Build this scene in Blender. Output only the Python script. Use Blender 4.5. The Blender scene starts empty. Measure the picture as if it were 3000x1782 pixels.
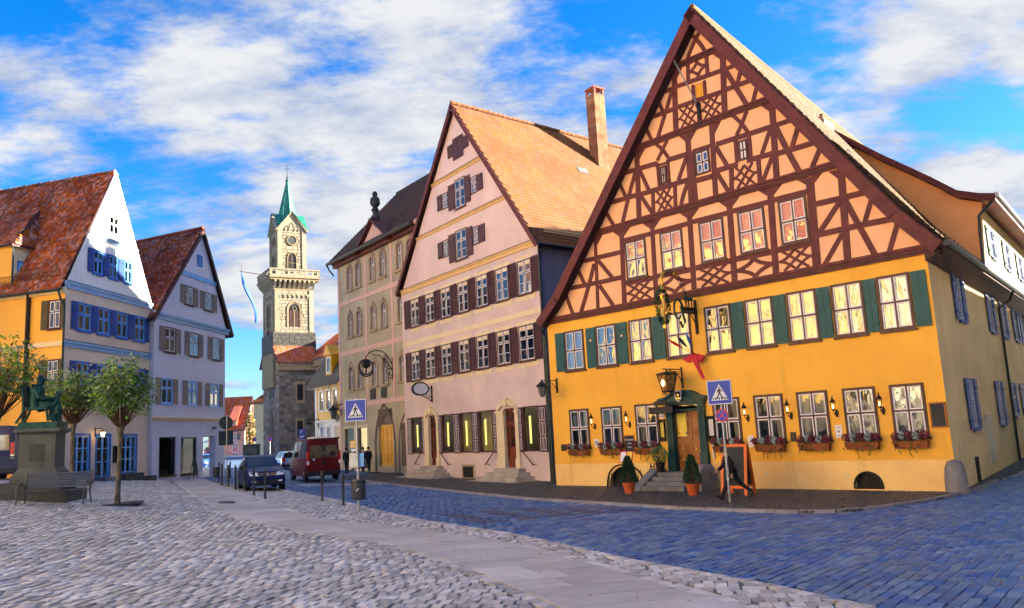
import bpy, bmesh, math, random
import numpy as np
from mathutils import Vector, Matrix
R = random.Random(11)
rad = math.radians
sc = bpy.context.scene
col = sc.collection
# ------------------------------------------------------------------ camera
FPX, CX, CY, EYE = 2390.0, 1500.0, 891.0, 2.5
PITCH, ROLL = rad(9.0), rad(-3.0)
_c, _s = math.cos(ROLL), math.sin(ROLL)
_R = np.array([[_c, -_s, 0], [_s, _c, 0], [0, 0, 1]])
AX = _R @ np.array([1, 0, 0.]); AY = _R @ np.array([0, math.sin(PITCH), math.cos(PITCH)]); AZ = _R @ np.array([0, -math.cos(PITCH), math.sin(PITCH)])
cam = bpy.data.cameras.new('camera'); cam.lens = 36 * FPX / 3000; cam.sensor_width = 36; cam.clip_end = 3000
camo = bpy.data.objects.new('camera', cam); col.objects.link(camo); sc.camera = camo
camo.matrix_world = Matrix([[AX[0], -AX[1], -AX[2], 0], [AY[0], -AY[1], -AY[2], 0], [AZ[0], -AZ[1], -AZ[2], EYE], [0, 0, 0, 1]])
def ray(x, y):
    c = np.array([(x - CX) / FPX, (y - CY) / FPX, 1.]); return np.array([c @ AX, c @ AY, c @ AZ])
def unit(v):
    v = np.asarray(v, float); return v / np.linalg.norm(v)
# ------------------------------------------------------------------ light
SUN_AZ, SUN_EL = 10.0, 18.5            # azimuth measured from +X towards +Y
EXPO = 2.62
sc.view_settings.view_transform = 'Standard'; sc.view_settings.look = 'None'
sc.view_settings.exposure = EXPO; sc.view_settings.gamma = 1
sun = bpy.data.lights.new('sun', 'SUN'); sun.energy = 5.0; sun.angle = rad(.5); sun.color = (1, .86, .66)
suno = bpy.data.objects.new('sun', sun); col.objects.link(suno)
sd = Vector((math.cos(rad(SUN_AZ)) * math.cos(rad(SUN_EL)), math.sin(rad(SUN_AZ)) * math.cos(rad(SUN_EL)), math.sin(rad(SUN_EL))))
suno.rotation_euler = sd.to_track_quat('Z', 'Y').to_euler(); suno.location = sd * 60
world = bpy.data.worlds.new('World'); sc.world = world; world.use_nodes = True
def make_sky():
    nt = world.node_tree; N = nt.nodes; L = nt.links
    bg = N['Background']; bg.inputs[1].default_value = .0525
    sk = N.new('ShaderNodeTexSky'); sk.sky_type = 'NISHITA'; sk.sun_disc = False
    sk.sun_elevation = rad(SUN_EL); sk.sun_rotation = rad(90 - SUN_AZ); sk.dust_density = .6; sk.ozone_density = 2.5
    def nd(t, **k):
        n = N.new(t)
        for a, b in k.items(): setattr(n, a, b)
        return n
    def M(op, a, b=None, c=None, clamp=False):
        n = nd('ShaderNodeMath', operation=op, use_clamp=clamp)
        for i, x in enumerate((a, b, c)):
            if x is None: continue
            if isinstance(x, (int, float)): n.inputs[i].default_value = x
            else: L.new(x, n.inputs[i])
        return n.outputs[0]
    hs = nd('ShaderNodeHueSaturation'); hs.inputs['Saturation'].default_value = 1.22; hs.inputs['Value'].default_value = .95
    tint = nd('ShaderNodeMix', data_type='RGBA', blend_type='MULTIPLY'); tint.inputs[0].default_value = 1; tint.inputs[7].default_value = (.66, .83, 1.14, 1); L.new(sk.outputs[0], tint.inputs[6]); L.new(tint.outputs[2], hs.inputs['Color'])
    tc = nd('ShaderNodeTexCoord'); sep = nd('ShaderNodeSeparateXYZ'); L.new(tc.outputs['Generated'], sep.inputs[0])
    zz = M('ADD', M('MAXIMUM', sep.outputs[2], 0.0), .22)
    com = nd('ShaderNodeCombineXYZ'); L.new(M('DIVIDE', sep.outputs[0], zz), com.inputs[0]); L.new(M('DIVIDE', sep.outputs[1], zz), com.inputs[1])
    mp = nd('ShaderNodeMapping'); mp.inputs['Rotation'].default_value = (0, 0, rad(12)); mp.inputs['Scale'].default_value = (.8, 1.25, 1); mp.inputs['Location'].default_value = (3.1, 1.7, 0)
    L.new(com.outputs[0], mp.inputs[0])
    no = nd('ShaderNodeTexNoise', noise_dimensions='2D'); no.inputs['Scale'].default_value = 2.3; no.inputs['Detail'].default_value = 6.5; no.inputs['Roughness'].default_value = .66
    L.new(mp.outputs[0], no.inputs['Vector'])
    cov = M('ADD', no.outputs['Fac'], .042)
    # wobble the direction so that the broad cloud masses get frayed outlines
    nw = nd('ShaderNodeTexNoise'); nw.inputs['Scale'].default_value = 4; nw.inputs['Detail'].default_value = 0; L.new(tc.outputs['Generated'], nw.inputs['Vector'])
    vs = nd('ShaderNodeVectorMath', operation='MULTIPLY_ADD'); L.new(nw.outputs['Color'], vs.inputs[0]); vs.inputs[1].default_value = (.22, .22, .22)
    va = nd('ShaderNodeVectorMath', operation='SUBTRACT'); L.new(tc.outputs['Generated'], va.inputs[0]); va.inputs[1].default_value = (.11, .11, .11)
    L.new(va.outputs[0], vs.inputs[2])
    for px, py, r, w in ((1150, 230, .22, .09), (700, 190, .12, .06), (500, 20, .24, .09), (1650, 290, .22, .10), (2330, 250, .2, .06), (2880, 100, .15, .24), (2850, 640, .1, .14), (60, 330, .07, .15), (2600, 330, .12, .06),
                         (480, 320, .06, .06), (900, 520, .2, .02), (1100, 720, .2, .08), (700, 800, .2, .04), (150, 230, .13, -.13), (60, 190, .14, -.12), (1950, 70, .17, -.2), (1620, 20, .08, -.09), (2760, 440, .09, -.2), (2950, 300, .07, -.1),
                         (700, 370, .09, -.12), (1010, 470, .09, -.11), (330, 330, .08, -.05), (300, 420, .09, -.1), (650, 1150, .16, -.16), (2800, 200, .05, -.1)):
        d = unit(ray(px, py))
        ds = nd('ShaderNodeVectorMath', operation='DISTANCE'); L.new(vs.outputs[0], ds.inputs[0]); ds.inputs[1].default_value = tuple(d)
        mr = nd('ShaderNodeMapRange', interpolation_type='SMOOTHERSTEP'); L.new(ds.outputs['Value'], mr.inputs['Value'])
        mr.inputs['From Min'].default_value = 0; mr.inputs['From Max'].default_value = r * 1.25; mr.inputs['To Min'].default_value = w; mr.inputs['To Max'].default_value = 0
        cov = M('ADD', cov, mr.outputs[0])
    cl = nd('ShaderNodeMapRange', interpolation_type='SMOOTHSTEP'); L.new(cov, cl.inputs['Value']); cl.inputs['From Min'].default_value = .43; cl.inputs['From Max'].default_value = .67
    sh = nd('ShaderNodeTexNoise', noise_dimensions='2D'); sh.inputs['Scale'].default_value = 5.5; sh.inputs['Detail'].default_value = 4; sh.inputs['Roughness'].default_value = .6; L.new(mp.outputs[0], sh.inputs['Vector'])
    shade = M('ADD', M('MULTIPLY', cov, .9), M('MULTIPLY', sh.outputs['Fac'], .8))
    cr = nd('ShaderNodeMapRange', data_type='FLOAT'); L.new(shade, cr.inputs['Value']); cr.inputs['From Min'].default_value = .74; cr.inputs['From Max'].default_value = 1.12
    cc = nd('ShaderNodeMix', data_type='RGBA'); L.new(cr.outputs[0], cc.inputs[0]); cc.inputs[6].default_value = (1.2, 1.5, 2.2, 1); cc.inputs[7].default_value = (2.65, 2.7, 2.8, 1)
    mx = nd('ShaderNodeMix', data_type='RGBA'); L.new(cl.outputs[0], mx.inputs[0]); L.new(hs.outputs[0], mx.inputs[6]); L.new(cc.outputs[2], mx.inputs[7])
    L.new(mx.outputs[2], bg.inputs[0])
make_sky()
world.cycles.sampling_method = 'MANUAL'; world.cycles.sample_map_resolution = 256
sc.cycles.use_adaptive_sampling = True; sc.cycles.adaptive_threshold = .03
sc.cycles.use_denoising = True
sc.cycles.max_bounces = 5; sc.cycles.diffuse_bounces = 3; sc.cycles.glossy_bounces = 3; sc.cycles.transparent_max_bounces = 12; sc.cycles.sample_clamp_indirect = 6
sc.cycles.caustics_reflective = False; sc.cycles.caustics_refractive = False
# ------------------------------------------------------------------ ground heights
def lerp(t, xs, ys): return np.interp(t, xs, ys)
def g(x, y):
    x = np.asarray(x, float); y = np.asarray(y, float)
    a = lerp(y, [27, 45], [.03, 0.]); b = lerp(y, [27, 45, 53, 62, 75], [.003, .0019, .0014, .0008, .0004])
    xl = np.clip(-x, 0, 32)
    z = a * xl + b * xl ** 2 + lerp(y, [60, 120, 220], [0, .75, 1.0]) * np.clip(xl / 12, 0, 1)
    t = np.clip(.6 * (x - 14.3) + .8 * (y - 27.9), 0, 25)
    return z + .018 * t * np.clip((x - 11) / 4, 0, 1)
def gz(x, y): return float(g(x, y))
def gpt(px, py, dz=0.):
    d = ray(px, py); z = 0.
    for _ in range(60):
        t = (z - EYE) / d[2]; p = np.array([t * d[0], t * d[1]]); z = .5 * z + .5 * gz(*p)
    return Vector((p[0], p[1], gz(*p) + dz))
# ------------------------------------------------------------------ mesh helpers
class MB:
    def __init__(s): s.v = []; s.f = []; s.mi = []; s.m = 0; s.T = None; s.raw = False
    def pane(s, x0, x1, y, z0, z1): s.raw = True; s.add([(x0, y, z0), (x1, y, z0), (x1, y, z1), (x0, y, z1)], [(0, 1, 2, 3)]); return s
    def add(s, vs, fs):
        n = len(s.v)
        if s.T is not None: vs = [s.T @ Vector(p) for p in vs]
        s.v.extend([tuple(p) for p in vs]); s.f.extend([tuple(i + n for i in q) for q in fs]); s.mi.extend([s.m] * len(fs))
    def box(s, x0, x1, y0, y1, z0, z1):
        s.add([(x0, y0, z0), (x1, y0, z0), (x1, y1, z0), (x0, y1, z0), (x0, y0, z1), (x1, y0, z1), (x1, y1, z1), (x0, y1, z1)],
              [(0, 3, 2, 1), (4, 5, 6, 7), (0, 1, 5, 4), (1, 2, 6, 5), (2, 3, 7, 6), (3, 0, 4, 7)]); return s
    def quad(s, *p): s.add(p, [tuple(range(len(p)))]); return s
    def prism(s, base, ext):
        n = len(base); e = Vector(ext); b = [Vector(p) for p in base]
        s.add(b + [p + e for p in b], [tuple(range(n))[::-1], tuple(range(n, 2 * n))] + [(i, (i + 1) % n, n + (i + 1) % n, n + i) for i in range(n)]); return s
    def tube(s, pts, r, n=6, caps=True):
        pts = [Vector(p) for p in pts]; k = len(pts); rs = r if isinstance(r, (list, tuple)) else [r] * k
        t0 = (pts[1] - pts[0]).normalized(); a = Vector((0, 0, 1)) if abs(t0.z) < .9 else Vector((1, 0, 0)); nx = t0.cross(a).normalized()
        vs = []
        for i, p in enumerate(pts):
            t = (pts[min(i + 1, k - 1)] - pts[max(i - 1, 0)]).normalized(); nx = (nx - t * nx.dot(t)).normalized(); ny = t.cross(nx)
            vs += [p + (nx * math.cos(2 * math.pi * j / n) + ny * math.sin(2 * math.pi * j / n)) * rs[i] for j in range(n)]
        fs = [(i * n + j, i * n + (j + 1) % n, (i + 1) * n + (j + 1) % n, (i + 1) * n + j) for i in range(k - 1) for j in range(n)]
        if caps: fs += [tuple(range(n))[::-1], tuple(range((k - 1) * n, k * n))]
        s.add(vs, fs); return s
    def lathe(s, prof, n=12, c=(0, 0, 0), caps=True, axis='z'):
        vs = []
        for r, z in prof:
            for j in range(n):
                a = 2 * math.pi * j / n; x, y = r * math.cos(a), r * math.sin(a)
                vs.append((c[0] + x, c[1] + y, c[2] + z) if axis == 'z' else ((c[0] + x, c[1] + z, c[2] + y) if axis == 'y' else (c[0] + z, c[1] + x, c[2] + y)))
        k = len(prof)
        fs = [(i * n + j, i * n + (j + 1) % n, (i + 1) * n + (j + 1) % n, (i + 1) * n + j) for i in range(k - 1) for j in range(n)]
        if caps: fs += [tuple(range(n))[::-1], tuple(range((k - 1) * n, k * n))]
        s.add(vs, fs); return s
    def loft(s, secs, closed=True, caps=True):
        n = len(secs[0]); k = len(secs)
        fs = [(i * n + j, i * n + (j + 1) % n, (i + 1) * n + (j + 1) % n, (i + 1) * n + j) for i in range(k - 1) for j in range(n if closed else n - 1)]
        if caps: fs += [tuple(range(n))[::-1], tuple(range((k - 1) * n, k * n))]
        s.add([p for q in secs for p in q], fs); return s
    def mesh(s, name, mats, smooth=False):
        me = bpy.data.meshes.new(name); me.from_pydata(s.v, [], s.f)
        ms = mats if isinstance(mats, (list, tuple)) else [mats]
        for m in ms: me.materials.append(MT[m] if isinstance(m, str) else m)
        if len(ms) > 1: me.polygons.foreach_set('material_index', s.mi)
        if s.raw: return me
        bm = bmesh.new(); bm.from_mesh(me); bmesh.ops.recalc_face_normals(bm, faces=bm.faces); bm.to_mesh(me); bm.free()
        if smooth:
            me.polygons.foreach_set('use_smooth', [True] * len(me.polygons))
            try: me.set_sharp_from_angle(angle=rad(40))
            except Exception: pass
        return me
    def build(s, name, mats, parent=None, smooth=False, loc=(0, 0, 0), rot=0.):
        return put(name, s.mesh(name, mats, smooth), parent, loc, rot)
def put(name, me, parent=None, loc=(0, 0, 0), rot=0.):
    o = bpy.data.objects.new(name, me); col.objects.link(o); o.location = loc
    o.rotation_euler = (0, 0, rot) if isinstance(rot, (int, float)) else rot
    if parent is not None: o.parent = parent
    return o
def arr_mesh(name, V, Q, mat):
    me = bpy.data.meshes.new(name); V = np.asarray(V, np.float32).reshape(-1, 3); Q = np.asarray(Q, np.int32)
    k = Q.shape[1]
    me.vertices.add(len(V)); me.vertices.foreach_set('co', V.ravel())
    me.loops.add(Q.size); me.loops.foreach_set('vertex_index', Q.ravel())
    me.polygons.add(len(Q)); me.polygons.foreach_set('loop_start', np.arange(0, Q.size, k, dtype=np.int32))
    me.update(calc_edges=True); me.validate(); me.materials.append(MT[mat]); return me
def empty(name, loc=(0, 0, 0), rot=0., label=None, cat=None, group=None):
    o = bpy.data.objects.new(name, None); col.objects.link(o); o.location = loc; o.rotation_euler = (0, 0, rot); o.empty_display_size = .3
    return tag(o, label, cat, group)
def tag(o, label=None, cat=None, group=None, kind=None):
    if label: o['label'] = label
    if cat: o['category'] = cat
    if group: o['group'] = group
    if kind: o['kind'] = kind
    return o
def dup(o, parent=None, loc=None, rot=None, label=None):
    c = o.copy(); col.objects.link(c); c.parent = parent
    if loc is not None: c.location = loc
    if rot is not None: c.rotation_euler = (0, 0, rot)
    if label: c['label'] = label
    for ch in list(o.children): dup(ch, c)
    return c
def bez(p0, p1, p2, n=8): return [tuple((1 - t) ** 2 * np.array(p0) + 2 * t * (1 - t) * np.array(p1) + t * t * np.array(p2)) for t in np.linspace(0, 1, n)]
# ------------------------------------------------------------------ materials
MT = {}
def mat(name, c, rough=.8, metal=0., var=.12, scale=1.5, bump=0., bscale=30., island=0., c2=None, stain=0., spec=.4, emit=None, hue=0., coat=0., patch=0.):
    m = bpy.data.materials.new(name); m.use_nodes = True; MT[name] = m
    nt = m.node_tree; N = nt.nodes; L = nt.links; b = N['Principled BSDF']
    b.inputs['Roughness'].default_value = rough; b.inputs['Metallic'].default_value = metal; b.inputs['Specular IOR Level'].default_value = spec
    if coat: b.inputs['Coat Weight'].default_value = coat; b.inputs['Coat Roughness'].default_value = .05
    if emit: b.inputs['Emission Color'].default_value = (*emit[:3], 1); b.inputs['Emission Strength'].default_value = emit[3]
    tc = N.new('ShaderNodeTexCoord')
    def noise(sc_, det, vec=None, rough_=.6):
        n = N.new('ShaderNodeTexNoise'); n.inputs['Scale'].default_value = sc_; n.inputs['Detail'].default_value = det; n.inputs['Roughness'].default_value = rough_
        L.new(vec or tc.outputs['Object'], n.inputs['Vector']); return n
    def mix(f, a, b_, bt='MIX'):
        n = N.new('ShaderNodeMix'); n.data_type = 'RGBA'; n.blend_type = bt
        for i, x in ((0, f), (6, a), (7, b_)):
            if isinstance(x, (int, float)): n.inputs[i].default_value = x
            elif isinstance(x, tuple): n.inputs[i].default_value = (*x[:3], 1)
            else: L.new(x, n.inputs[i])
        return n.outputs[2]
    def rng(v, a, b_, c_, d):
        n = N.new('ShaderNodeMapRange'); L.new(v, n.inputs[0])
        for i, x in enumerate((a, b_, c_, d)): n.inputs[i + 1].default_value = x
        return n.outputs[0]
    cA = tuple(x * (1 - var) for x in c); cB = c2 or tuple(min(1, x * (1 + var)) for x in c)
    n1 = noise(scale, 4)
    out = mix(rng(n1.outputs['Fac'], .35, .65, 0, 1), cA, cB)
    if stain:
        mp = N.new('ShaderNodeMapping'); mp.inputs['Scale'].default_value = (1.1, 1.1, .16); L.new(tc.outputs['Object'], mp.inputs[0])
        n2 = noise(1.4, 4, mp.outputs[0], .65)
        out = mix(rng(n2.outputs['Fac'], .56, .78, 0, stain), out, tuple(x * .55 for x in c))
    if island:
        gm = N.new('ShaderNodeNewGeometry'); oi = N.new('ShaderNodeObjectInfo')
        ad = N.new('ShaderNodeMath'); ad.operation = 'ADD'; L.new(gm.outputs['Random Per Island'], ad.inputs[0]); L.new(oi.outputs['Random'], ad.inputs[1])
        fr = N.new('ShaderNodeMath'); fr.operation = 'FRACT'; L.new(ad.outputs[0], fr.inputs[0])
        hs = N.new('ShaderNodeHueSaturation'); L.new(out, hs.inputs['Color']); L.new(rng(fr.outputs[0], 0, 1, 1 - island, 1 + island), hs.inputs['Value'])
        m2 = N.new('ShaderNodeMath'); m2.operation = 'MULTIPLY'; L.new(fr.outputs[0], m2.inputs[0]); m2.inputs[1].default_value = 7.31
        f2 = N.new('ShaderNodeMath'); f2.operation = 'FRACT'; L.new(m2.outputs[0], f2.inputs[0])
        if hue: L.new(rng(f2.outputs[0], 0, 1, .5 - hue, .5 + hue), hs.inputs['Hue'])
        L.new(rng(f2.outputs[0], 0, 1, 1 - 1.3 * island, 1 + .6 * island), hs.inputs['Saturation'])
        out = hs.outputs[0]
    if patch:
        gp = N.new('ShaderNodeNewGeometry'); n3 = noise(.55, 5, gp.outputs['Position'], .68)
        out = mix(rng(n3.outputs['Fac'], .38, .68, 0, patch), out, tuple(x * k for x, k in zip(c, (.5, .47, .42))))
    L.new(out, b.inputs['Base Color'])
    if bump:
        bp = N.new('ShaderNodeBump'); bp.inputs['Strength'].default_value = bump; bp.inputs['Distance'].default_value = .02
        L.new(noise(bscale, 1.5).outputs['Fac'], bp.inputs['Height']); L.new(bp.outputs[0], b.inputs['Normal'])
    return m
def glassmat(name, tint=(.75, .8, .8), ior=1.9, wave=.25, ws=2.2):
    m = bpy.data.materials.new(name); m.use_nodes = True; MT[name] = m
    nt = m.node_tree; N = nt.nodes; L = nt.links; N.remove(N['Principled BSDF'])
    tr = N.new('ShaderNodeBsdfTransparent'); tr.inputs[0].default_value = (*tint, 1)
    gl = N.new('ShaderNodeBsdfGlossy'); gl.inputs['Roughness'].default_value = .015; gl.inputs[0].default_value = (.97, .98, 1, 1)
    fr = N.new('ShaderNodeFresnel'); fr.inputs['IOR'].default_value = ior
    tc = N.new('ShaderNodeTexCoord'); mp = N.new('ShaderNodeMapping'); mp.inputs['Scale'].default_value = (1.2, 1, .5)
    oi = N.new('ShaderNodeObjectInfo'); cb = N.new('ShaderNodeCombineXYZ')
    ml = N.new('ShaderNodeMath'); ml.operation = 'MULTIPLY'; ml.inputs[1].default_value = 40; L.new(oi.outputs['Random'], ml.inputs[0]); L.new(ml.outputs[0], cb.inputs[0]); L.new(cb.outputs[0], mp.inputs['Location'])
    L.new(tc.outputs['Object'], mp.inputs[0])
    no = N.new('ShaderNodeTexNoise'); no.inputs['Scale'].default_value = ws; no.inputs['Detail'].default_value = 2.5; L.new(mp.outputs[0], no.inputs['Vector'])
    bp = N.new('ShaderNodeBump'); bp.inputs['Strength'].default_value = wave; bp.inputs['Distance'].default_value = .06; L.new(no.outputs['Fac'], bp.inputs['Height']); L.new(bp.outputs[0], gl.inputs['Normal'])
    mx = N.new('ShaderNodeMixShader'); L.new(fr.outputs[0], mx.inputs[0]); L.new(tr.outputs[0], mx.inputs[1]); L.new(gl.outputs[0], mx.inputs[2])
    L.new(mx.outputs[0], N['Material Output'].inputs[0]); return m
def cobblemat(name, c, c2, scale):
    """far paving where single setts can no longer be told apart"""
    m = bpy.data.materials.new(name); m.use_nodes = True; MT[name] = m
    nt = m.node_tree; N = nt.nodes; L = nt.links; b = N['Principled BSDF']; b.inputs['Roughness'].default_value = .75
    tc = N.new('ShaderNodeTexCoord'); vo = N.new('ShaderNodeTexVoronoi'); vo.inputs['Scale'].default_value = scale; L.new(tc.outputs['Object'], vo.inputs['Vector'])
    ve = N.new('ShaderNodeTexVoronoi'); ve.feature = 'DISTANCE_TO_EDGE'; ve.inputs['Scale'].default_value = scale; L.new(tc.outputs['Object'], ve.inputs['Vector'])
    sp = N.new('ShaderNodeSeparateColor'); L.new(vo.outputs['Color'], sp.inputs[0])
    mx = N.new('ShaderNodeMix'); mx.data_type = 'RGBA'; L.new(sp.outputs[0], mx.inputs[0]); mx.inputs[6].default_value = (*c, 1); mx.inputs[7].default_value = (*c2, 1)
    mr = N.new('ShaderNodeMapRange'); L.new(ve.outputs['Distance'], mr.inputs[0]); mr.inputs[2].default_value = .08
    m2 = N.new('ShaderNodeMix'); m2.data_type = 'RGBA'; L.new(mr.outputs[0], m2.inputs[0]); m2.inputs[6].default_value = (*[x * .45 for x in c], 1); L.new(mx.outputs[2], m2.inputs[7])
    L.new(m2.outputs[2], b.inputs['Base Color'])
    bp = N.new('ShaderNodeBump'); bp.inputs['Strength'].default_value = .5; bp.inputs['Distance'].default_value = .03; L.new(mr.outputs[0], bp.inputs['Height']); L.new(bp.outputs[0], b.inputs['Normal'])
    return m
mat('yellow_plaster', (.98, .50, .055), var=.09, bump=.25, bscale=5, stain=.42, scale=.35)
mat('yellow_base', (.97, .62, .21), var=.1, bump=.3, bscale=6, stain=.5, scale=.6)
mat('peach_plaster', (.97, .53, .26), var=.06, bump=.25, bscale=14, stain=.12, scale=.7)
mat('grey_side_plaster', (.74, .60, .31), var=.12, bump=.25, bscale=12, stain=.3, scale=.4)
mat('orange_plaster', (.98, .46, .15), var=.06, bump=.2, bscale=12, stain=.15)
mat('cream_plaster', (.78, .70, .45), var=.08, bump=.2, bscale=12, stain=.2)
mat('lilac_plaster', (.70, .57, .52), var=.12, bump=.3, bscale=12, stain=.3, scale=.35)
mat('lilac_gable', (.78, .61, .55), var=.09, bump=.3, bscale=12, stain=.22, scale=.35)
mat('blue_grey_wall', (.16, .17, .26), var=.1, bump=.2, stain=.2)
mat('cream_trim', (.80, .68, .42), var=.06, bump=.1)
mat('ochre_trim', (.74, .50, .20), var=.08, bump=.1)
mat('pink_trim', (.78, .50, .40), var=.06, bump=.1)
mat('olive_plaster', (.50, .43, .28), var=.16, bump=.3, bscale=10, stain=.35, scale=.5)
mat('sandstone', (.42, .30, .19), var=.2, bump=.3, bscale=20)
mat('dark_sandstone', (.23, .17, .13), var=.25, bump=.3, bscale=20)
mat('white_plaster', (.86, .84, .80), var=.06, bump=.2, bscale=12, stain=.18, scale=.5)
mat('beige_plaster', (.80, .64, .46), var=.08, bump=.2, bscale=12, stain=.22, scale=.4)
mat('amber_plaster', (.95, .50, .08), var=.07, bump=.2, bscale=12, stain=.15, scale=.5)
mat('bluish_white_plaster', (.66, .66, .76), var=.07, bump=.2, bscale=12, stain=.2, scale=.4)
mat('pale_blue_trim', (.30, .48, .68), var=.08)
mat('timber', (.125, .026, .022), rough=.65, var=.25, scale=3, bump=.4, bscale=25)
mat('dark_timber', (.06, .016, .013), rough=.6, var=.3, scale=3, bump=.3)
mat('brown_frame', (.07, .026, .017), rough=.5, var=.2)
mat('white_paint', (.80, .80, .80), rough=.45, var=.04)
mat('green_shutter', (.006, .085, .085), rough=.55, var=.2, bump=.15, bscale=18)
mat('navy_shutter', (.012, .055, .26), rough=.5, var=.2, bump=.15, bscale=18)
mat('blue_frame', (.02, .13, .45), rough=.45, var=.15)
mat('sky_frame', (.16, .42, .78), rough=.45, var=.1)
mat('olive_shutter', (.085, .07, .028), rough=.6, var=.2, bump=.15)
mat('maroon_shutter', (.085, .030, .030), rough=.6, var=.2, bump=.15, bscale=18)
mat('grey_shutter', (.30, .24, .20), rough=.65, var=.15)
mat('teal_paint', (.012, .060, .058), rough=.45, var=.2)
mat('door_wood', (.33, .115, .025), rough=.4, var=.25, scale=2.5, c2=(.42, .17, .045), coat=.2)
mat('red_wood', (.20, .045, .018), rough=.4, var=.25, coat=.2)
mat('yellow_paint', (.85, .42, .012), rough=.5, var=.08)
mat('orange_paint', (.80, .16, .012), rough=.45, var=.08)
mat('iron', (.012, .012, .013), rough=.5, metal=.3, var=.2)
mat('dark_green_iron', (.010, .04, .03), rough=.5, var=.25)
mat('gold', (.75, .48, .08), rough=.3, metal=.9, var=.2)
mat('brass', (.6, .42, .12), rough=.3, metal=1, var=.1)
mat('zinc', (.30, .33, .34), rough=.45, metal=.7, var=.15)
mat('dark_zinc', (.03, .045, .045), rough=.45, metal=.5, var=.2)
mat('galvanised', (.35, .38, .40), rough=.4, metal=.8, var=.15)
mat('tile_orange', (.235, .078, .019), rough=.85, var=.1, island=.1, hue=.006, scale=.5, c2=(.275, .105, .028))
mat('tile_red', (.24, .03, .012), rough=.85, var=.35, island=.45, hue=.02, scale=.6, c2=(.36, .075, .025))
mat('tile_brown', (.060, .030, .030), rough=.8, var=.25, island=.3, hue=.02, scale=.8)
mat('tile_bright', (.55, .10, .022), rough=.8, var=.15, island=.2, hue=.01, scale=.6)
mat('tile_tan', (.13, .062, .024), rough=.8, var=.2, island=.35, hue=.015, scale=.8, c2=(.18, .095, .038))
mat('slate', (.05, .042, .045), rough=.6, var=.2, island=.25)
mat('brick', (.30, .075, .035), rough=.85, var=.2, island=.3, hue=.01)
mat('chimney_render', (.34, .13, .06), rough=.9, var=.35, bump=.5, bscale=12, c2=(.42, .22, .11), stain=.5)
mat('copper_green', (.006, .22, .14), rough=.5, var=.25, scale=2, c2=(.016, .30, .20), island=.1)
mat('copper_dark', (.012, .06, .10), rough=.5, var=.2)
mat('bronze', (.008, .045, .038), rough=.5, metal=.5, var=.4, scale=5, c2=(.018, .09, .07), bump=.3, bscale=20)
mat('pedestal_stone', (.085, .095, .08), rough=.7, var=.25, bump=.3, bscale=20, stain=.4)
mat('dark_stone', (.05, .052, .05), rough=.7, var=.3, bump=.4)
mat('step_stone', (.42, .38, .31), rough=.8, var=.2, bump=.4, bscale=15, stain=.3)
mat('grey_stone', (.20, .20, .19), rough=.8, var=.25, bump=.5, bscale=12, stain=.35)
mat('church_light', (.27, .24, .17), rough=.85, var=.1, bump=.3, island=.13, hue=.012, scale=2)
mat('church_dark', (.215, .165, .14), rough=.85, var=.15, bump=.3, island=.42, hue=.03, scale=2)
mat('church_wall', (.13, .10, .085), rough=.9, var=.2, bump=.3)
mat('church_joint', (.24, .19, .115), rough=.9, var=.15)
mat('sett_grey', (.49, .495, .50), rough=.55, var=.16, scale=9, island=.4, hue=.05, bump=.2, bscale=45, patch=.5)
mat('sett_blue', (.042, .15, .36), rough=.5, var=.14, scale=9, island=.26, hue=.015, bump=.25, bscale=45, patch=.4)  # blue of sky reflected in the shade is put into the stone colour
mat('sett_dark', (.05, .058, .066), rough=.5, var=.14, scale=9, island=.28, hue=.02, bump=.3, bscale=45, patch=.4)
mat('slab', (.47, .47, .48), rough=.6, var=.07, scale=3, island=.16, bump=.2, bscale=90, patch=.45)
mat('kerb_stone', (.24, .24, .25), rough=.65, var=.2, island=.12, bump=.3)
mat('joint_soil', (.26, .235, .20), rough=.95, var=.3, scale=6, bump=.5, bscale=60)
mat('joint_dark', (.03, .04, .06), rough=.95, var=.3, scale=6, bump=.5, bscale=60)
cobblemat('far_plaza', (.30, .29, .29), (.46, .46, .48), 3.2)
cobblemat('far_road', (.07, .13, .28), (.11, .19, .38), 4.5)  # same skylight blue kept in the colour of the far setts
cobblemat('far_walk', (.045, .052, .06), (.075, .08, .09), 7)
mat('room_dark', (.035, .032, .03), rough=.95, var=.1)
mat('curtain', (.72, .66, .50), rough=.9, var=.08)
mat('curtain_white', (.75, .75, .72), rough=.9, var=.06)
glassmat('glass_old', ior=2.55, wave=.5)
glassmat('glass', ior=1.9, wave=.15)
glassmat('glass_shop', tint=(.7, .75, .75), ior=1.55, wave=.05)
mat('terracotta', (.50, .10, .025), rough=.8, var=.12)
mat('box_wood', (.26, .075, .02), rough=.7, var=.2, bump=.2)
mat('leaf_green', (.06, .13, .02), rough=.6, var=.35, island=.4, hue=.02, scale=3)
mat('leaf_tree', (.085, .25, .018), rough=.6, var=.4, island=.45, hue=.035, scale=1.2, c2=(.27, .42, .028))
mat('conifer', (.016, .07, .018), rough=.7, var=.3, island=.4, scale=5)
mat('flower_red', (.24, .012, .028), rough=.7, var=.3, island=.4)
mat('flower_white', (.42, .52, .50), rough=.7, var=.2, island=.25)
mat('bark', (.10, .085, .05), rough=.9, var=.35, scale=6, bump=.6, bscale=30, c2=(.17, .15, .09))
mat('twig', (.10, .05, .022), rough=.85, var=.3)
mat('sign_blue', (.006, .045, .42), rough=.35, var=.03)
mat('sign_white', (.70, .76, .80), rough=.4, var=.03)
mat('sign_lightblue', (.22, .50, .82), rough=.4, var=.03)
mat('sign_red', (.55, .012, .03), rough=.35, var=.04)
mat('black', (.006, .006, .007), rough=.5, var=.1)
mat('rubber', (.014, .014, .015), rough=.85, var=.15)
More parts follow.
